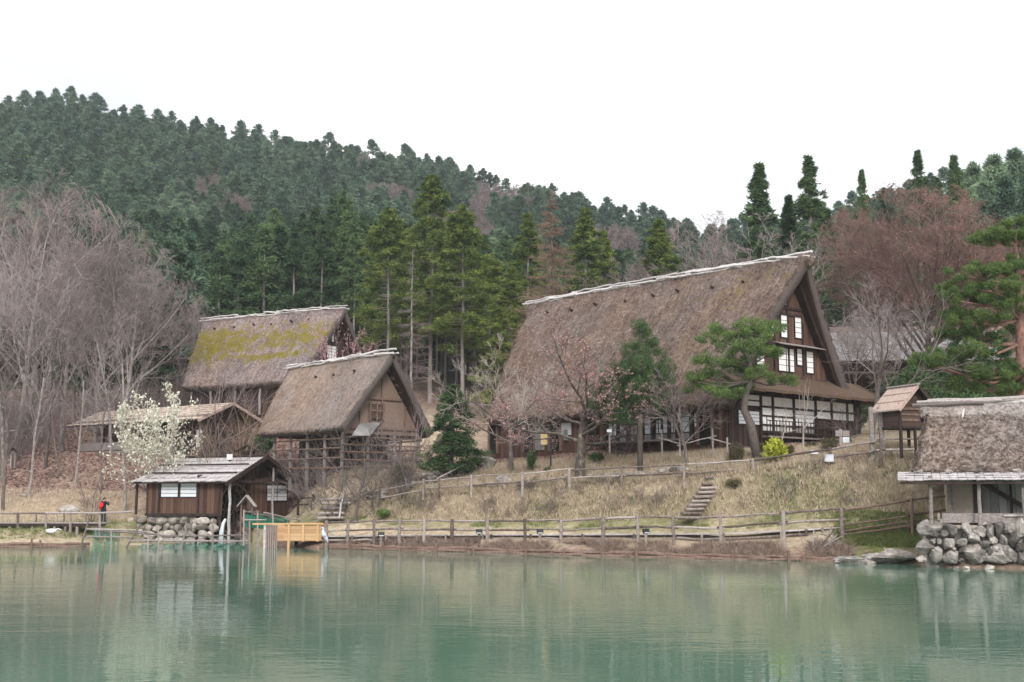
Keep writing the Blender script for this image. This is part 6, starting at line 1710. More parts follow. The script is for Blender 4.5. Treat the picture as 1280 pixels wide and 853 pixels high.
def platform():
    O = at(0, 656, 77.5)
    t = thing('plank_platform', 'plank platform on grey stilts at the far left shore', 'platform', O)
    q = lambda px, py, Y=77.5: at(px, py, Y) - O
    k = MB(); a, b = q(-60, 654), q(132, 654)
    for j in range(5): k.beam(a + Vector((0, 0.3*j, 0)), b + Vector((0, 0.3*j, 0)), 0.28, 0.07)
    k.build('deck', M['grey_wood'], t)
    k = MB(); k.beam(a + Vector((0, -0.1, -.12)), b + Vector((0, -0.1, -.12)), 0.1, 0.18); k.build('beam', M['dark_beam'], t)
    for px in (-40, -15, 13, 26, 41, 55, 69, 82.5, 97, 121, 127):
        k = MB(); p = q(px, 654); k.pole(p + Vector((0, -0.05, -0.9)), p + Vector((0, -0.05, 0)), 0.10, 7, 0.004); k.build('stilt', M['grey_wood'], t)
    for px in (22.5, 57.5, 88, 125):
        k = MB(); p = q(px, 660, 77.2); pt = q(px, 640.5, 77.2); k.pole(p + Vector((0, 0, -.5)), pt, 0.085, 7, 0.004); k.build('rail_post', M['fence_wood'], t)
    pts = [(-60, 642.5), (22, 642), (57, 641.5), (88, 641.5), (125, 641.5), (168, 639.5)]
    for a, b in zip(pts[:-1], pts[1:]):
        k = MB(); k.pole(q(*a, 77.1), q(*b, 77.1), 0.06, 7, 0.006); k.build('rail', M['grey_wood'], t)
    for px in (45, 71, 80, 108):
        k = MB(); p = q(px, 655, 79); k.pole(p, q(px, 642, 79), 0.05); k.build('rear_post', M['fence_wood'], t)
    k = MB(); k.pole(q(20, 642.5, 79), q(112, 641.5, 79), 0.05); k.build('rear_rail', M['fence_wood'], t)
platform()

# bamboo fence standing in the water before the mill, with its net
def water_fence():
    O = at(108, 683, 73.6); O.z = 0
    t = thing('bamboo_fence', 'pale pole fence standing in the water before the watermill', 'fence', O)
    q = lambda px, py, Y=73.5: at(px, py, Y) - O
    for a, b in (((108,661.5),(172,663)),((108,671),(170,671.5)),((172,664),(206,670)),((206,670.5),(313,669)),((160,676),(312,676.5)),((120,663),(205,669.5))):
        k = MB(); k.pole(q(*a), q(*b), 0.05, 7, 0.006); k.build('pole', M['grey_wood'], t)
    for a, b in (((100,682),(111,650)),((157,682),(175,656)),((226,683),(233,660)),((266,685),(266,655)),((198,683),(198,660)),((139,681),(139,661)),((312,684),(312,650)),((185,683),(185,672))):
        k = MB(); k.pole(q(a[0], a[1]+4), q(*b), 0.06, 7, 0.006); k.build('stake', M['grey_wood'], t)
    nt_ = thing('green_net', 'fine green net hanging on the pole fence in the water', 'net', at(115, 683, 73.7))
    nt_.location.z = 0
    O2 = Vector(nt_.location)
    rg = random.Random(5)
    k = MB()
    for (pa, pb, top) in ((115, 150, 663), (176, 312, 679.5)):
        n = 44 if pb > 200 else 16; vs = []; fs = []
        for i in range(n+1):
            px = pa + (pb-pa)*i/n
            for j in range(4):
                p = at(px, top + (684.5-top)*j/3, 73.75) - O2
                vs.append((p.x, p.y + 0.12*math.sin(i*1.3 + j) , max(p.z, -0.05) + (rg.uniform(-.05, .05) if j == 0 else 0)))
        for i in range(n):
            for j in range(3):
                if rg.random() < 0.93: fs.append((i*4+j, (i+1)*4+j, (i+1)*4+j+1, i*4+j+1))
        k.add(vs, fs)
    o = k.build('mesh', net_mat(), nt_)

def net_mat():
    m, t, b = mk('fine_green_net'); L = t.links.new
    tc = nd(t, 'ShaderNodeTexCoord'); n1 = nd(t, 'ShaderNodeTexNoise', Scale=5, Detail=6); L(tc.outputs['Object'], n1.inputs[0])
    r = ramp(t, [(0.3, (.03, .13, .10)), (0.7, (.10, .30, .22))]); L(n1.outputs[0], r.inputs[0]); L(r.outputs[0], b.inputs['Base Color'])
    b.inputs['Roughness'].default_value = 0.8
    mr = nd(t, 'ShaderNodeMapRange'); mr.inputs[1].default_value = 0.35; mr.inputs[2].default_value = 0.65; mr.inputs[3].default_value = 0.35; mr.inputs[4].default_value = 0.8
    L(n1.outputs[0], mr.inputs[0]); L(mr.outputs[0], b.inputs['Alpha'])
    return m
water_fence()

# orange sluice box and green flume at the mill
def sluice():
    O = at(368, 684, 72.6); O.z = 0
    t = thing('timber_sluice', 'new orange timber sluice box standing in the water', 'sluice box', O)
    q = lambda px, py, Y=72.6: at(px, py, Y) - O
    x0, x1, zt, zb = q(335, 660).x, q(402, 660).x, q(370, 656).z, q(370, 676.5).z
    k = MB(); k.span(x0+1.0, x1, -0.05, 0.02, zb, zt); k.span(x0, x1, 1.4, 1.47, zb, zt); k.span(x1-0.07, x1, 0.02, 1.4, zb, zt); k.span(x0, x1, 0.02, 1.4, zb, zb+0.06)
    k.build('panel', M['orange'], t)
    k = MB(); k.beam((x0-0.9, -0.08, zt+0.04), (x1+0.12, -0.08, zt+0.06), 0.16, 0.09); k.build('top_rail', M['orange_post'], t)
    for px in (361.5, 379.5, 397.5):
        k = MB(); x = q(px, 660).x; k.span(x-0.07, x+0.07, -0.14, -0.05, zb - (0.75 if px == 361.5 else 0.02), zt+0.02); k.build('post', M['orange_post'], t)
    x = q(331.5, 660).x; k = MB(); k.span(x-0.07, x+0.07, -0.12, 0.02, -0.5, zt); k.build('grey_post', M['pale_wood'], t)
    xa, xb = q(334, 660).x, q(347, 660).x
    k = MB(); k.span(xa, xb, -0.10, -0.03, -0.3, zt-0.04); k.build('slatted_gate', M['grey_wood'], t)
    k = MB()
    for i in range(5): x = xa + (xb-xa)*(i+.5)/5; k.span(x-.035, x+.035, -0.13, -0.10, -0.3, zt-0.06)
    k.build('gate_slats', M['brown_post'], t)
    for x in (x0+1.6, x1-0.3):
        k = MB(); k.span(x-.09, x+.09, 0.5, 0.7, -0.8, zb); k.build('stump', M['dark_beam'], t)
    f = thing('net_flume', 'green netted flume with pale pole rails beside the mill wheel', 'flume', at(305, 684, 73.0))
    f.location.z = 0; O3 = Vector(f.location)
    g = lambda px, py, Y: at(px, py, Y) - O3
    k = MB()
    A, B = [g(306.5, 643, 73.2), g(306.5, 659, 73.2)], [g(352, 653, 76.5), g(352, 664, 76.5)]
    C_, D_ = [g(318, 640, 75.0), g(318, 656, 75.0)], [g(362, 650, 78.0), g(362, 660, 78.0)]
    k.add([A[0], B[0], B[1], A[1], C_[0], D_[0], D_[1], C_[1]], [(0,1,2,3), (4,5,6,7), (3,2,6,7), (0,3,7,4)])
    k.build('net', M['net'], f)
    for (a, b) in (((304.5,638.5,73.1),(354,651.5,76.4)),((304.5,650,73.1),(333,650,73.6)),((306,640,73.1),(324,640,75.4)),((318,643,73.4),(362,647.5,77.6)),((330,641,74.5),(376,651,78.6))):
        k = MB(); k.pole(g(*a), g(*b), 0.05, 7, 0.006); k.build('rail', M['grey_wood'], f)
    for px, py, Y, ft in ((304.8,637,73.1,676),(322,641,73.6,679),(312,652,73.0,684),(341,642.5,74.8,656),(321.5,638,75.2,650),(360,644,77.8,650),(331,655,73.3,672)):
        k = MB(); p = g(px, py, Y); pb = g(px, ft, Y); k.pole(pb + Vector((0, 0, -0.3)), p, 0.055, 7, 0.004); k.build('post', M['grey_wood'], f)
sluice()

def falling_water():
    O = at(277, 676, 75.2); O.z = 0.0
    m, t_, b = mk('falling_stream'); b.inputs['Base Color'].default_value = (.52, .56, .60, 1); b.inputs['Roughness'].default_value = 0.25
    n1 = nd(t_, 'ShaderNodeTexNoise', Scale=9, Detail=5); bp = nd(t_, 'ShaderNodeBump', Strength=0.6, Distance=0.05); t_.links.new(n1.outputs[0], bp.inputs['Height']); t_.links.new(bp.outputs[0], b.inputs['Normal'])
    k = MB(); k.tube([at(282, 649, 75.4)-O, at(279, 655, 75.3)-O, at(277, 665, 75.2)-O, at(276, 683, 75.1)-O], [0.10, 0.14, 0.17, 0.22], 10, wob=0.15, flat=0.7)
    o = k.build('falling_water', m, None, True); o.location = O
    tag(o, 'pale stream of water falling beside the mill wheel', 'falling water')
falling_water()

def little_roofed(name, label, cat, px, foot, Y, w, h, roof, body, posts=True):
    p = at(px, foot, Y); t = thing(name, label, cat, p)
    W, H = w/F*Y, h/F*Y
    if posts:
        for sx_ in (-1, 1):
            k = MB(); k.span(sx_*W*0.36-0.05, sx_*W*0.36+0.05, -0.05, 0.05, -0.3, H*0.8); k.build('post', body, t)
        k = MB(); k.span(-W*0.4, W*0.4, -0.04, 0.04, H*0.42, H*0.48); k.build('crossbar', body, t)
    else:
        k = MB(); k.span(-W*0.34, W*0.34, -W*0.3, W*0.3, -0.2, H*0.62); k.build('box', body, t)
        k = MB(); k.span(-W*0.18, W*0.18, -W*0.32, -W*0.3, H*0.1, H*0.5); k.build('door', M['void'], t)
    k = MB(); e = H*(0.74 if posts else 0.58)
    k.add([(-W*.58, -W*.4, e), (0, -W*.4, H), (W*.58, -W*.4, e), (-W*.58, W*.4, e), (0, W*.4, H), (W*.58, W*.4, e), (-W*.58, -W*.4, e-.07), (0, -W*.4, H-.09), (W*.58, -W*.4, e-.07), (-W*.58, W*.4, e-.07), (0, W*.4, H-.09), (W*.58, W*.4, e-.07)],
          [(0,1,4,3), (1,2,5,4), (7,6,9,10), (8,7,10,11), (0,6,7,1), (1,7,8,2), (3,4,10,9), (4,5,11,10), (0,3,9,6), (2,8,11,5)])
    k.build('roof', roof, t)
little_roofed('roofed_frame', 'slim post frame with tiny roof in front of the mill wheel', 'shrine', 307.5, 672, 74.2, 19, 52, M['grey_wood'], M['brown_post'])
little_roofed('small_shrine', 'little dark wooden shrine box under the barn eave', 'shrine', 309, 576, 84, 24, 20, M['dark_beam'], M['dark_wood'], False)
little_roofed('lantern_post', 'small roofed lantern post on the leafy slope at far left', 'lantern', 16, 580, 96, 7, 20, M['dark_beam'], M['grey_wood'])
def sign(name, label, px, foot, Y, top, boards, post='brown_post', cat='sign', npost=1, pw=0.05):
    """boards: (x0, y0, x1, y1, material) in the photograph"""
    p = at(px, foot, Y); t = thing(name, label, cat, p)
    q = lambda x, y: at(x, y, Y) - p
    for i in range(npost):
        x = 0 if npost == 1 else (-0.35 + 0.7*i)
        k = MB(); k.span(x-pw, x+pw, -0.05, 0.05, -0.3, q(px, top).z); k.build('post', M[post], t)
    for (x0, y0, x1, y1, m) in boards:
        a, b = q(x0, y1), q(x1, y0); k = MB(); k.span(a.x, b.x, -0.10, -0.055, a.z, b.z); k.build('board', M[m], t)
M['notice'] = noisy('buff_notice_board', [(0.3, (.48,.33,.17)), (0.7, (.60,.43,.25))], 3, (1, 1, 1), 0.7, 0)
sign('notice_board', 'two stacked buff notice boards on a dark post before the doorway', 688.5, 577, 76, 538, [(676, 540, 684.3, 549, 'notice'), (676.2, 549.8, 684, 556, 'notice')], 'black')
sign('sign_post', 'grey wooden sign with pale blue sheet beside the dark boards of the gable', 1051.5, 571, 66, 537, [(1044, 538.5, 1050.3, 545.5, 'grey_wood'), (1052.5, 538.5, 1061, 545.5, 'grey_wood'), (1053, 546.6, 1061, 553.5, 'glass')], 'grey_wood', pw=0.07)
sign('white_placard', 'small white placard standing left of the little shrine', 287.3, 577, 83, 568, [(283.8, 568, 291, 574.8, 'white_paint')], 'black')
sign('post_sign', 'low dark post with a small box left of the veranda', 762, 560, 71.5, 541, [(758.5, 537, 764.5, 540.5, 'glass')], 'grey_wood')
def gate():
    p = at(1096, 572, 62.8); t = thing('gate_frame', 'tall grey wooden post frame beside the granary', 'gate', p)
    q = lambda x, y: at(x, y, 62.8) - p
    for (xb, xt) in ((1091, 1088), (1105, 1099)):
        k = MB(); k.beam(q(xb, 576), q(xt, 509), 0.20, 0.20, up=(0, 1, 0)); k.build('post', M['grey_wood'], t)
    k = MB(); k.beam(q(1088.5, 514.5), q(1100, 514), 0.12, 0.18); k.build('crossbar', M['grey_wood'], t)
gate()
def box_on(px0, py0, px1, py1, Y, label, name='white_box', mat='paper_dim'):
    p = at((px0+px1)/2, py1, Y); w, h = (px1-px0)/F*Y, (py1-py0)/F*Y
    k = MB(); k.span(-w/2, w/2, -0.14, 0.14, 0, h); k.span(-w/2-0.02, w/2+0.02, -0.16, 0.16, h, h+0.03)
    o = k.build(name, M[mat], None, bevel=0.01); o.location = p; tag(o, label, 'box')
box_on(1031, 569, 1041.5, 577.5, 63.7, 'white junction box fixed to the bend of the upper fence')
box_on(1013.5, 564, 1022, 568, 65.2, 'white box on the bank just above the upper fence')

# floodlights on the shore stakes
def floodlights():
    first = None
    for i, (px, py, Y, lab) in enumerate(((476.5,668,70.4,'black floodlight on a stake at the left end of the shore fence, near the sluice'),(599,664.5,67.9,'black floodlight left of the middle of the shore fence'),(675,664.5,66.2,'black floodlight nearest to the middle of the shore fence'),(807.5,664,63.2,'black floodlight on the shore fence below the earth steps'))):
        p = at(px, py, Y)
        if first is None:
            t = thing('floodlight', lab, 'floodlight', p, 0.2, 'floodlights along the shore'); first = t
            k = MB(); k.box((0, 0, 0), (0.36, 0.16, 0.24), Matrix.Rotation(R(-20), 3, 'X')); k.build('housing', M['black'], t, bevel=0.02)
            k = MB(); k.box((0, -0.085, -0.03), (0.27, 0.02, 0.15), Matrix.Rotation(R(-20), 3, 'X')); k.build('glass', M['glass'], t)
            k = MB(); k.pole((0, 0.02, -0.85), (0, 0.02, -0.1), 0.085, 7, 0.004); k.build('stake', M['fence_wood'], t)
        else: dup(first, p, rnd.uniform(-.3, .4), None, lab)
floodlights()

# earth steps with log treads
def steps(name, label, rows, seed, w0=1.0):
    rg = random.Random(seed); p0 = at(*rows[0]); t = thing(name, label, 'steps', p0)
    for (px, py, Y) in rows:
        p = at(px, py, Y) ; z = max(p.z, gz(p.x, p.y) + 0.06); p = Vector((p.x, p.y, z)) - p0
        k = MB(); k.pole(p + Vector((-w0/2, 0, 0)), p + Vector((w0/2, 0.12, 0.03)), 0.09, 7, 0.01)
        for j in range(3): k.beam(p + Vector((-w0/2, 0.22+0.2*j, 0)), p + Vector((w0/2, 0.30+0.2*j, 0.02)), 0.19, 0.10)
        k.build('tread', M['fence_wood'], t)
steps('earth_steps', 'log steps climbing the grass bank between the two fences', [(859,648,65.4),(865,642.5,65.6),(869,637,65.8),(872,632,66.0),(876,627,66.2),(880,621.5,66.4),(884,616,66.6),(887,610.5,66.8),(890,605.5,67.0),(893,600.5,67.2)], 3)
steps('earth_steps', 'short flight of log steps right of the watermill', [(413,648,76.2),(414,642,76.8),(416,636,77.4),(418,630,78.0),(416,625,78.6)], 4, 1.6)
k = MB(); a = at(424, 648, 75.6); k.pole(Vector((0,0,0)), at(429.5, 616, 77.2) - a, 0.06); o = k.build('handrail_pole', M['pale_wood']); o.location = a; tag(o, 'pale slanting pole beside the short steps near the mill', 'handrail')

# low stone walls on the bank
def wall_of_stones(name, label, row, h, seed, mat='stone_mossy'):
    rg = random.Random(seed); pts = [Vector(at(px, py, Y)) for px, py, Y in row]
    t = thing(name, label, 'stone wall', pts[0]); O = pts[0]; n = 0
    for a, b in zip(pts[:-1], pts[1:]):
        d = b - a; x = 0
        while x < d.length and n < 95:
            w = rg.uniform(0.30, 0.62); p = a + d * (x / d.length)
            z = gz(p.x, p.y); zz = z + 0.05
            while zz < z + h:
                s = MB(); hh = rg.uniform(0.22, 0.4); s.rock((p.x - O.x + rg.uniform(-.08, .08), p.y - O.y + rg.uniform(-.1, .1), zz - O.z + hh*0.3), (w*0.62, 0.34, hh*0.62), rg.randrange(9999)); s.build('stone', M[mat if rg.random() < 0.6 else 'stone'], t); n += 1
                zz += hh * 0.9
            x += w * 1.15
wall_of_stones('dry_stone_wall', 'mossy dry stone wall below the dark conifer', [(500,608,78),(545,600,78),(575,594,78.5),(606,585,79.5)], 0.75, 3)
wall_of_stones('stone_row', 'row of field stones behind the upper fence', [(590,607,76),(650,604,74.5),(720,601,73),(800,598,71),(850,593,69.5)], 0.2, 4)
wall_of_stones('stone_row', 'low mossy stone row along the slope right of the short steps', [(425,628,79),(455,620,79),(486,612,78)], 0.45, 5)
wall_of_stones('stone_row', 'rough stones along the edge of the farmhouse terrace', [(770,566,71.5),(830,566,70),(900,564,68.6)], 0.2, 6)
for i, (px, py, Y, sx_, sz, lab, m) in enumerate(((86,640,82.5,.75,.42,'flat topped grey boulder on the grassy bank behind the platform','stone'),(630,596,75.6,.55,.55,'upright grey slab stone behind the upper fence','stone'),(610,575,79.5,.7,.75,'dark rounded boulder at the left corner of the farmhouse','stone_mossy'),
        (848,572,69.6,.45,.2,'pale flat stone on the terrace edge before the screens','stone'),(1068,698.5,56.4,1.05,.33,'pale flat shore rock with a brown duck on it','stone'),(1092,697.5,56.6,.75,.34,'middle shore rock between two larger flat rocks','stone'),(1122,699,56.0,1.35,.42,'long brown shore rock next to the boulder wall','stone_mossy'),(1088,700,55.9,.4,.2,'small dark stone at the water edge between the shore rocks','stone_mossy'),
        (520,600,78.3,.4,.3,'round mossy stone below the dry stone wall','stone_mossy'),(30,598,88,.3,.15,'small dark stone on the leafy slope, far left','stone_mossy'),(38,574,95,.3,.15,'small dark stone higher on the leafy slope','stone_mossy'))):
    p = at(px, py, Y); k = MB(); k.rock((0, 0, sz*0.3), (sx_, sx_*0.7, sz), 50+i, nu=18, nv=12); o = k.build('boulder', M[m]); o.location = (p.x, p.y, max(-0.05, min(p.z, gz(p.x, p.y)+0.1))); tag(o, lab, 'rock')

# heap of cut sticks leaning on the fence
def sticks():
    rg = random.Random(8); p0 = at(1028, 690, 59.0); t = thing('brush_pile', 'heap of pale cut sticks leaning against the shore fence', 'stick pile', p0)
    for i in range(46):
        f = rg.random(); a = at(1008 + 36*f + rg.uniform(-5, 5), 694 - 20*f + rg.uniform(-4, 6), 58.9 + rg.uniform(0, .5)) - p0
        d = Vector((rg.gauss(0.7, 0.7), rg.uniform(-.2, .6), rg.uniform(-.1, 0.7))).normalized() * rg.uniform(0.5, 1.5)
        k = MB(); k.pole(a, a + d, rg.uniform(0.015, 0.035), 5, 0.02); k.build('stick', M['grey_wood' if i % 3 else 'fence_wood'], t)
sticks()

# path and its pale surface at the right
def path():
    rows = [(1040,571,66),(1062,566.5,66.5),(1090,564.5,66.2),(1120,563.5,65.6),(1160,563,65)]
    vs = []
    for px, py, Y in rows:
        p = at(px, py, Y)
        for dy in (-1.7, -0.6, 0.6, 1.7): vs.append((p.x, Y+dy, gz(p.x, Y+dy) + 0.05))
    fs = [(i*4+j, (i+1)*4+j, (i+1)*4+j+1, i*4+j+1) for i in range(len(rows)-1) for j in range(3)]
    k = MB(); k.add(vs, fs); o = k.build('gravel_path', noisy('pale_gravel', [(0.3, (.38,.36,.35)), (0.7, (.58,.56,.55))], 6, (1,1,1), 0.95, 0.3), None, True); o['kind'] = 'structure'
path()

# ------------------------------------------------------------------ living things
def skin_body(name, verts, edges, radii, mat_fn, mats, parent, sub=2):
    me = bpy.data.meshes.new(name); me.from_pydata(verts, edges, []); me.update()
    o = bpy.data.objects.new(name, me); col.objects.link(o)
    o.modifiers.new('skin', 'SKIN')
    for i, r in enumerate(radii):
        sv = me.skin_vertices[0].data[i]; sv.radius = r if hasattr(r, '__len__') else (r, r); sv.use_root = (i == 0)
    s = o.modifiers.new('sub', 'SUBSURF'); s.levels = s.render_levels = sub
    dg = bpy.context.evaluated_depsgraph_get()
    m2 = bpy.data.meshes.new_from_object(o.evaluated_get(dg))
    bpy.data.objects.remove(o)
    for m in mats: m2.materials.append(m)
    for p in m2.polygons:
        p.use_smooth = True; p.material_index = mat_fn(p.center)
    return link(name, m2, parent)

def person():
    p = at(129, 652, 80.6); p.z = gz(p.x, p.y) + 0.02
    t = thing('person', 'person in dark clothes seen from behind, raising both hands to take a photograph', 'person', p, R(-12))
    V = [(0,0,.92),(0,.0,1.08),(0,.0,1.25),(0,.0,1.40),(0,.02,1.50),(0,.04,1.58),(0,.05,1.68),   # 0-6 pelvis..head
         (-.10,0,.86),(-.10,.02,.48),(-.11,-.02,.09),(-.12,.12,.04),   # 7-10 left leg
         (.10,0,.86),(.11,.02,.48),(.12,-.02,.09),(.13,.12,.04),       # 11-14
         (-.18,.01,1.40),(-.24,.14,1.20),(-.10,.34,1.42),(-.06,.40,1.46),   # 15-18 left arm
         (.18,.01,1.40),(.27,.14,1.22),(.14,.34,1.42),(.10,.40,1.46)]       # 19-22
    E = [(0,1),(1,2),(2,3),(3,4),(4,5),(5,6),(0,7),(7,8),(8,9),(9,10),(0,11),(11,12),(12,13),(13,14),(3,15),(15,16),(16,17),(17,18),(3,19),(19,20),(20,21),(21,22)]
    Rr = [(.15,.12),(.145,.11),(.16,.12),(.165,.11),(.06,.06),(.085,.10),(.085,.10),.10,.068,.05,.045,.10,.068,.05,.045,.075,.052,.038,.035,.075,.052,.038,.035]
    for s, w in ((-1, 18), (1, 22)):
        bx, by, bz = V[w]
        for j in range(4):
            k = len(V); V.append((bx + s*(-.01), by+.045+.004*j, bz + .035 - .02*j)); V.append((bx - s*.025, by+.075, bz + .04 - .02*j)); E += [(w, k), (k, k+1)]; Rr += [.011, .009]
        k = len(V); V.append((bx - s*.03, by+.02, bz+.045)); V.append((bx - s*.04, by+.04, bz+.075)); E += [(w, k), (k, k+1)]; Rr += [.012, .010]
    skin = noisy('skin', [(0.3, (.42,.26,.19)), (0.7, (.48,.31,.23))], 5, (1,1,1), 0.6, 0); jac = noisy('black_jacket', [(0.3, (.012,.012,.016)), (0.7, (.03,.03,.036))], 8, (1,1,1), 0.8, 0.1)
    tro = noisy('dark_trousers', [(0.3, (.016,.02,.03)), (0.7, (.035,.042,.055))], 8, (1,1,1), 0.85, 0.1)
    shoe = M['black']
    def mf(c):
        if c.z < 0.10: return 3
        if c.z < 0.90: return 2
        if c.z > 1.50 and abs(c.x) < 0.13 and c.y < 0.25: return 0
        if c.y > 0.375: return 0
        return 1
    b = skin_body('body', V, E, Rr, mf, [skin, jac, tro, shoe], t)
    h = MB(); h.rock((0, .035, 1.655), (.108, .118, .125), 5, nu=14, nv=10, amp=0.06); h.build('hair', M['black'], t, True)
    n = MB(); n.tube([(0, .155, 1.63), (0, .175, 1.60), (0, .15, 1.585)], [.012, .018, .012], 6); n.build('nose', skin, t, True)
    k = thing('backpack', 'bright red backpack on the back of the person', 'backpack', p + Vector((-0.03, -0.02, 0)), R(-12))
    red = noisy('red_nylon', [(0.3, (.62,.010,.02)), (0.7, (.80,.025,.035))], 6, (1,1,1), 0.6, 0.1)
    m = MB(); m.rock((-.03, -.20, 1.20), (.19, .12, .26), 8, nu=16, nv=12, amp=0.03); m.build('bag', red, k, True)
    m = MB(); m.rock((-.03, -.30, 1.11), (.115, .05, .11), 9, nu=12, nv=8, amp=0.03); m.build('pocket', red, k, True)
    for s in (-1, 1):
        m = MB(); m.tube([(s*.11, -.13, 1.40), (s*.12, -.02, 1.52), (s*.13, .12, 1.40), (s*.13, .11, 1.2)], [.022]*4, 6, flat=0.4); m.build('strap', M['black'], k)
person()

def bird(name, label, cat, px, py, Y, L, kind, rz):
    p = at(px, py, Y); t = thing(name, label, cat, p, rz)
    c = {'duck': noisy('brown_plumage', [(0.3, (.09,.055,.04)), (0.7, (.30,.22,.17))], 14, (1,1,1), 0.8, 0.2), 'duck2': noisy('pale_plumage', [(0.3, (.12,.08,.06)), (0.6, (.55,.50,.45))], 9, (1,1,1), 0.8, 0.2),
         'swan': M['white_paint'], 'heron': noisy('grey_plumage', [(0.3, (.42,.45,.50)), (0.7, (.62,.65,.70))], 9, (1,1,1), 0.8, 0.1)}[kind]
    if kind in ('duck', 'duck2'):
        pts = [(-.5,0,.30),(-.38,0,.26),(-.15,0,.25),(.12,0,.27),(.30,0,.33),(.36,0,.46),(.42,0,.50),(.52,0,.46)]; rr = [.03,.12,.22,.23,.15,.10,.11,.05]
    elif kind == 'swan':
        pts = [(-.5,0,.26),(-.36,0,.22),(-.1,0,.20),(.15,0,.22),(.30,0,.26),(.40,0,.36),(.52,0,.42),(.62,0,.36),(.70,0,.33),(.78,0,.31)]; rr = [.03,.14,.21,.20,.13,.055,.042,.045,.055,.03]
    else:
        pts = [(-.42,0,-.30),(-.25,0,.05),(-.08,0,.32),(.05,0,.55),(.06,0,.72),(.02,0,.82),(.10,0,.88),(.24,0,.86)]; rr = [.04,.13,.19,.16,.09,.08,.07,.02]
    b = MB(); b.tube([Vector(q)*L for q in pts], [r*L for r in rr], 12); b.build('body', c, t, True)
    e = Vector(pts[-1])*L
    k = MB(); k.tube([e, e + Vector((.09, 0, -.02))*L], [.03*L, .008*L], 6); k.build('beak', M['orange_post'], t)
    w = MB()
    for s in (-1, 1): w.rock((-.12*L if kind != 'heron' else -.14*L, s*.17*L, .29*L), (.30*L, .06*L, .12*L), 3, amp=0.05)
    w.build('wing', c, t, True)
    if kind == 'heron':
        for s in (-1, 1): k = MB(); k.tube([(0.0, s*.05*L, .2*L), (0.02*L, s*.06*L, -.55*L)], [.02*L, .018*L], 6); k.build('leg', M['brown_post'], t)
bird('duck', 'dark brown duck resting on the pale flat shore rock', 'duck', 1083, 693, 56.2, 0.36, 'duck', 0.3)
bird('duck', 'duck with pale back resting on the long brown shore rock', 'duck', 1109, 690.5, 55.9, 0.36, 'duck2', 2.2)
bird('swan', 'white swan lying in the grass under the plank platform', 'swan', 64.5, 667, 76.3, 0.72, 'swan', 0.25)
bird('heron', 'pale grey hunched bird perched between the orange sluice and the fence', 'heron', 404.5, 674, 71.6, 0.75, 'heron', math.pi - 0.4)

# ------------------------------------------------------------------ uncountable ground cover
def scatter(n, seed, pxr, f0, f1, dens=None):
    rg = np.random.default_rng(seed)
    px = rg.uniform(pxr[0], pxr[1], n)
    i0, i1 = f0, f1
    def lerpY(p, f):
        j = int(f); w = f - j
        a = np.interp(p, _pk, _PY[:, j]); b = np.interp(p, _pk, _PY[:, min(j+1, 11)])
        return a + (b-a)*w
    y0, y1 = lerpY(px, i0), lerpY(px, i1)
    Y = y0 + (y1 - y0) * rg.random(n)
    X = (px - CX) / F * Y
    return X, Y, px, rg

def blades(name, label, cat, n, seed, pxr, f0, f1, L, W, mat, up=1.0, flat=False, clump=6, keep=None):
    X, Y, px, rg = scatter(n // clump, seed, pxr, f0, f1)
    if keep is not None:
        k = keep(X, Y, px, rg); X, Y, px = X[k], Y[k], px[k]
    Z = ground(X, Y)
    P = np.repeat(np.stack([X, Y, Z], 1), clump, 0); m = len(P)
    P[:, :2] += rg.normal(0, 0.10 if not flat else 0.3, (m, 2))
    if flat: P[:, 2] = ground(P[:, 0], P[:, 1]) + 0.015 + 0.03*rg.random(m)
    D = rg.normal(0, 0.45, (m, 3)); D[:, 2] = up if not flat else rg.normal(0, 0.15, m)
    V, Fc = leaf_tris(P, D, L*(0.4+0.9*rg.random(m)), W, rg, flat)
    t = np.repeat(np.clip(np.repeat(rg.random(len(X)), clump)*0.7 + rg.random(m)*0.3, 0, 1), V.shape[0]//m)
    o = link(name, np_mesh(name, V, Fc, mat, t)); tag(o, label, cat, kind='stuff')
M['straw'] = foliage('dry_grass_blades', (.31,.225,.145), (.70,.595,.465), 0.0, 0.1)
M['grass'] = foliage('fresh_grass_blades', (.06,.085,.025), (.22,.26,.075), 0.0, 0.2)
M['litter'] = foliage('fallen_leaves', (.13,.075,.06), (.46,.31,.265), 0.0, 0.1)
M['reed'] = foliage('dead_reeds', (.10,.07,.055), (.46,.35,.28), 0.0, 0.1)
blades('dry_grass', 'dry tan grass covering the bank between the fences', 'grass', 130000, 1, (440, 1180), 2.9, 5.3, 0.34, 0.032, M['straw'])
blades('grass_tussocks', 'pale straw tussocks standing out of the dry bank', 'grass', 42000, 21, (440, 1170), 3.0, 5.2, 0.42, 0.04, M['straw'], clump=30, keep=lambda X, Y, px, rg: _vnoise(X*0.5, Y*0.5, 51) > 0.05)
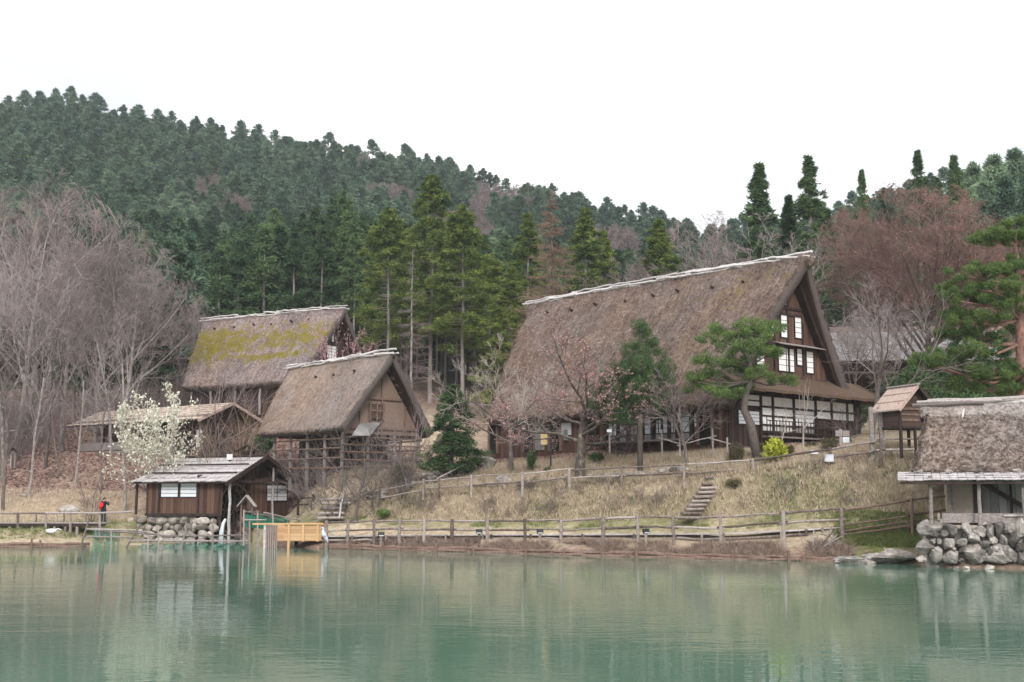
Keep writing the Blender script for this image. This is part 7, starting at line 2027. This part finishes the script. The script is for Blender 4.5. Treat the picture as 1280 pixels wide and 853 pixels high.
blades('green_grass', 'dull green grass mixed into the dry bank', 'grass', 45000, 22, (440, 1170), 2.9, 5.2, 0.22, 0.03, M['grass'], keep=lambda X, Y, px, rg: _vnoise(X*0.35, Y*0.35, 61) > 0.03)
blades('dry_grass', 'dry grass on the left bank behind the platform', 'grass', 22000, 2, (-40, 175), 2.6, 4.0, 0.25, 0.03, M['straw'])
blades('green_grass', 'fresh green grass at the foot of the bank', 'grass', 26000, 3, (440, 1060), 2.2, 3.6, 0.16, 0.025, M['grass'], keep=lambda X, Y, px, rg: _vnoise(X*0.6, Y*0.6, 31) > 0.02)
blades('green_grass', 'green grass beside the shore rocks', 'grass', 16000, 4, (1040, 1150), 1.1, 2.9, 0.16, 0.03, M['grass'])
blades('green_grass', 'grass below the plank platform', 'grass', 7000, 5, (-40, 150), 1.2, 2.6, 0.2, 0.03, M['grass'], keep=lambda X, Y, px, rg: rg.random(len(X)) < 0.6)
blades('fallen_leaves', 'pinkish brown fallen leaves covering the left slope', 'leaves', 60000, 6, (-60, 420), 4.0, 7.4, 0.30, 0.16, M['litter'], flat=True, clump=4)
blades('fallen_leaves', 'brown fallen leaves on the terrace before the farmhouse', 'leaves', 22000, 7, (430, 1060), 5.1, 6.1, 0.18, 0.10, M['litter'], flat=True, clump=4)
blades('dead_reeds', 'dead brown stems along the waterline', 'reeds', 36000, 8, (430, 1056), 0.12, 1.15, 0.5, 0.028, M['reed'], up=0.3, clump=12, keep=lambda X, Y, px, rg: _vnoise(X*0.8, Y*0.8, 41) > -0.12)

# ------------------------------------------------------------------ the damp spring air
def haze():
    m = bpy.data.materials.new('damp_air'); m.use_nodes = True; t = m.node_tree; t.nodes.clear()
    o = t.nodes.new('ShaderNodeOutputMaterial'); v = t.nodes.new('ShaderNodeVolumePrincipled')
    v.inputs['Color'].default_value = (.86, .93, 1.0, 1); v.inputs['Density'].default_value = HAZE; v.inputs['Anisotropy'].default_value = 0.0
    t.links.new(v.outputs[0], o.inputs['Volume'])
    k = MB(); k.span(-560, 560, -90, 920, -4.0, 215); b = k.build('haze', m); b['kind'] = 'stuff'
HAZE = 0.00022
haze()
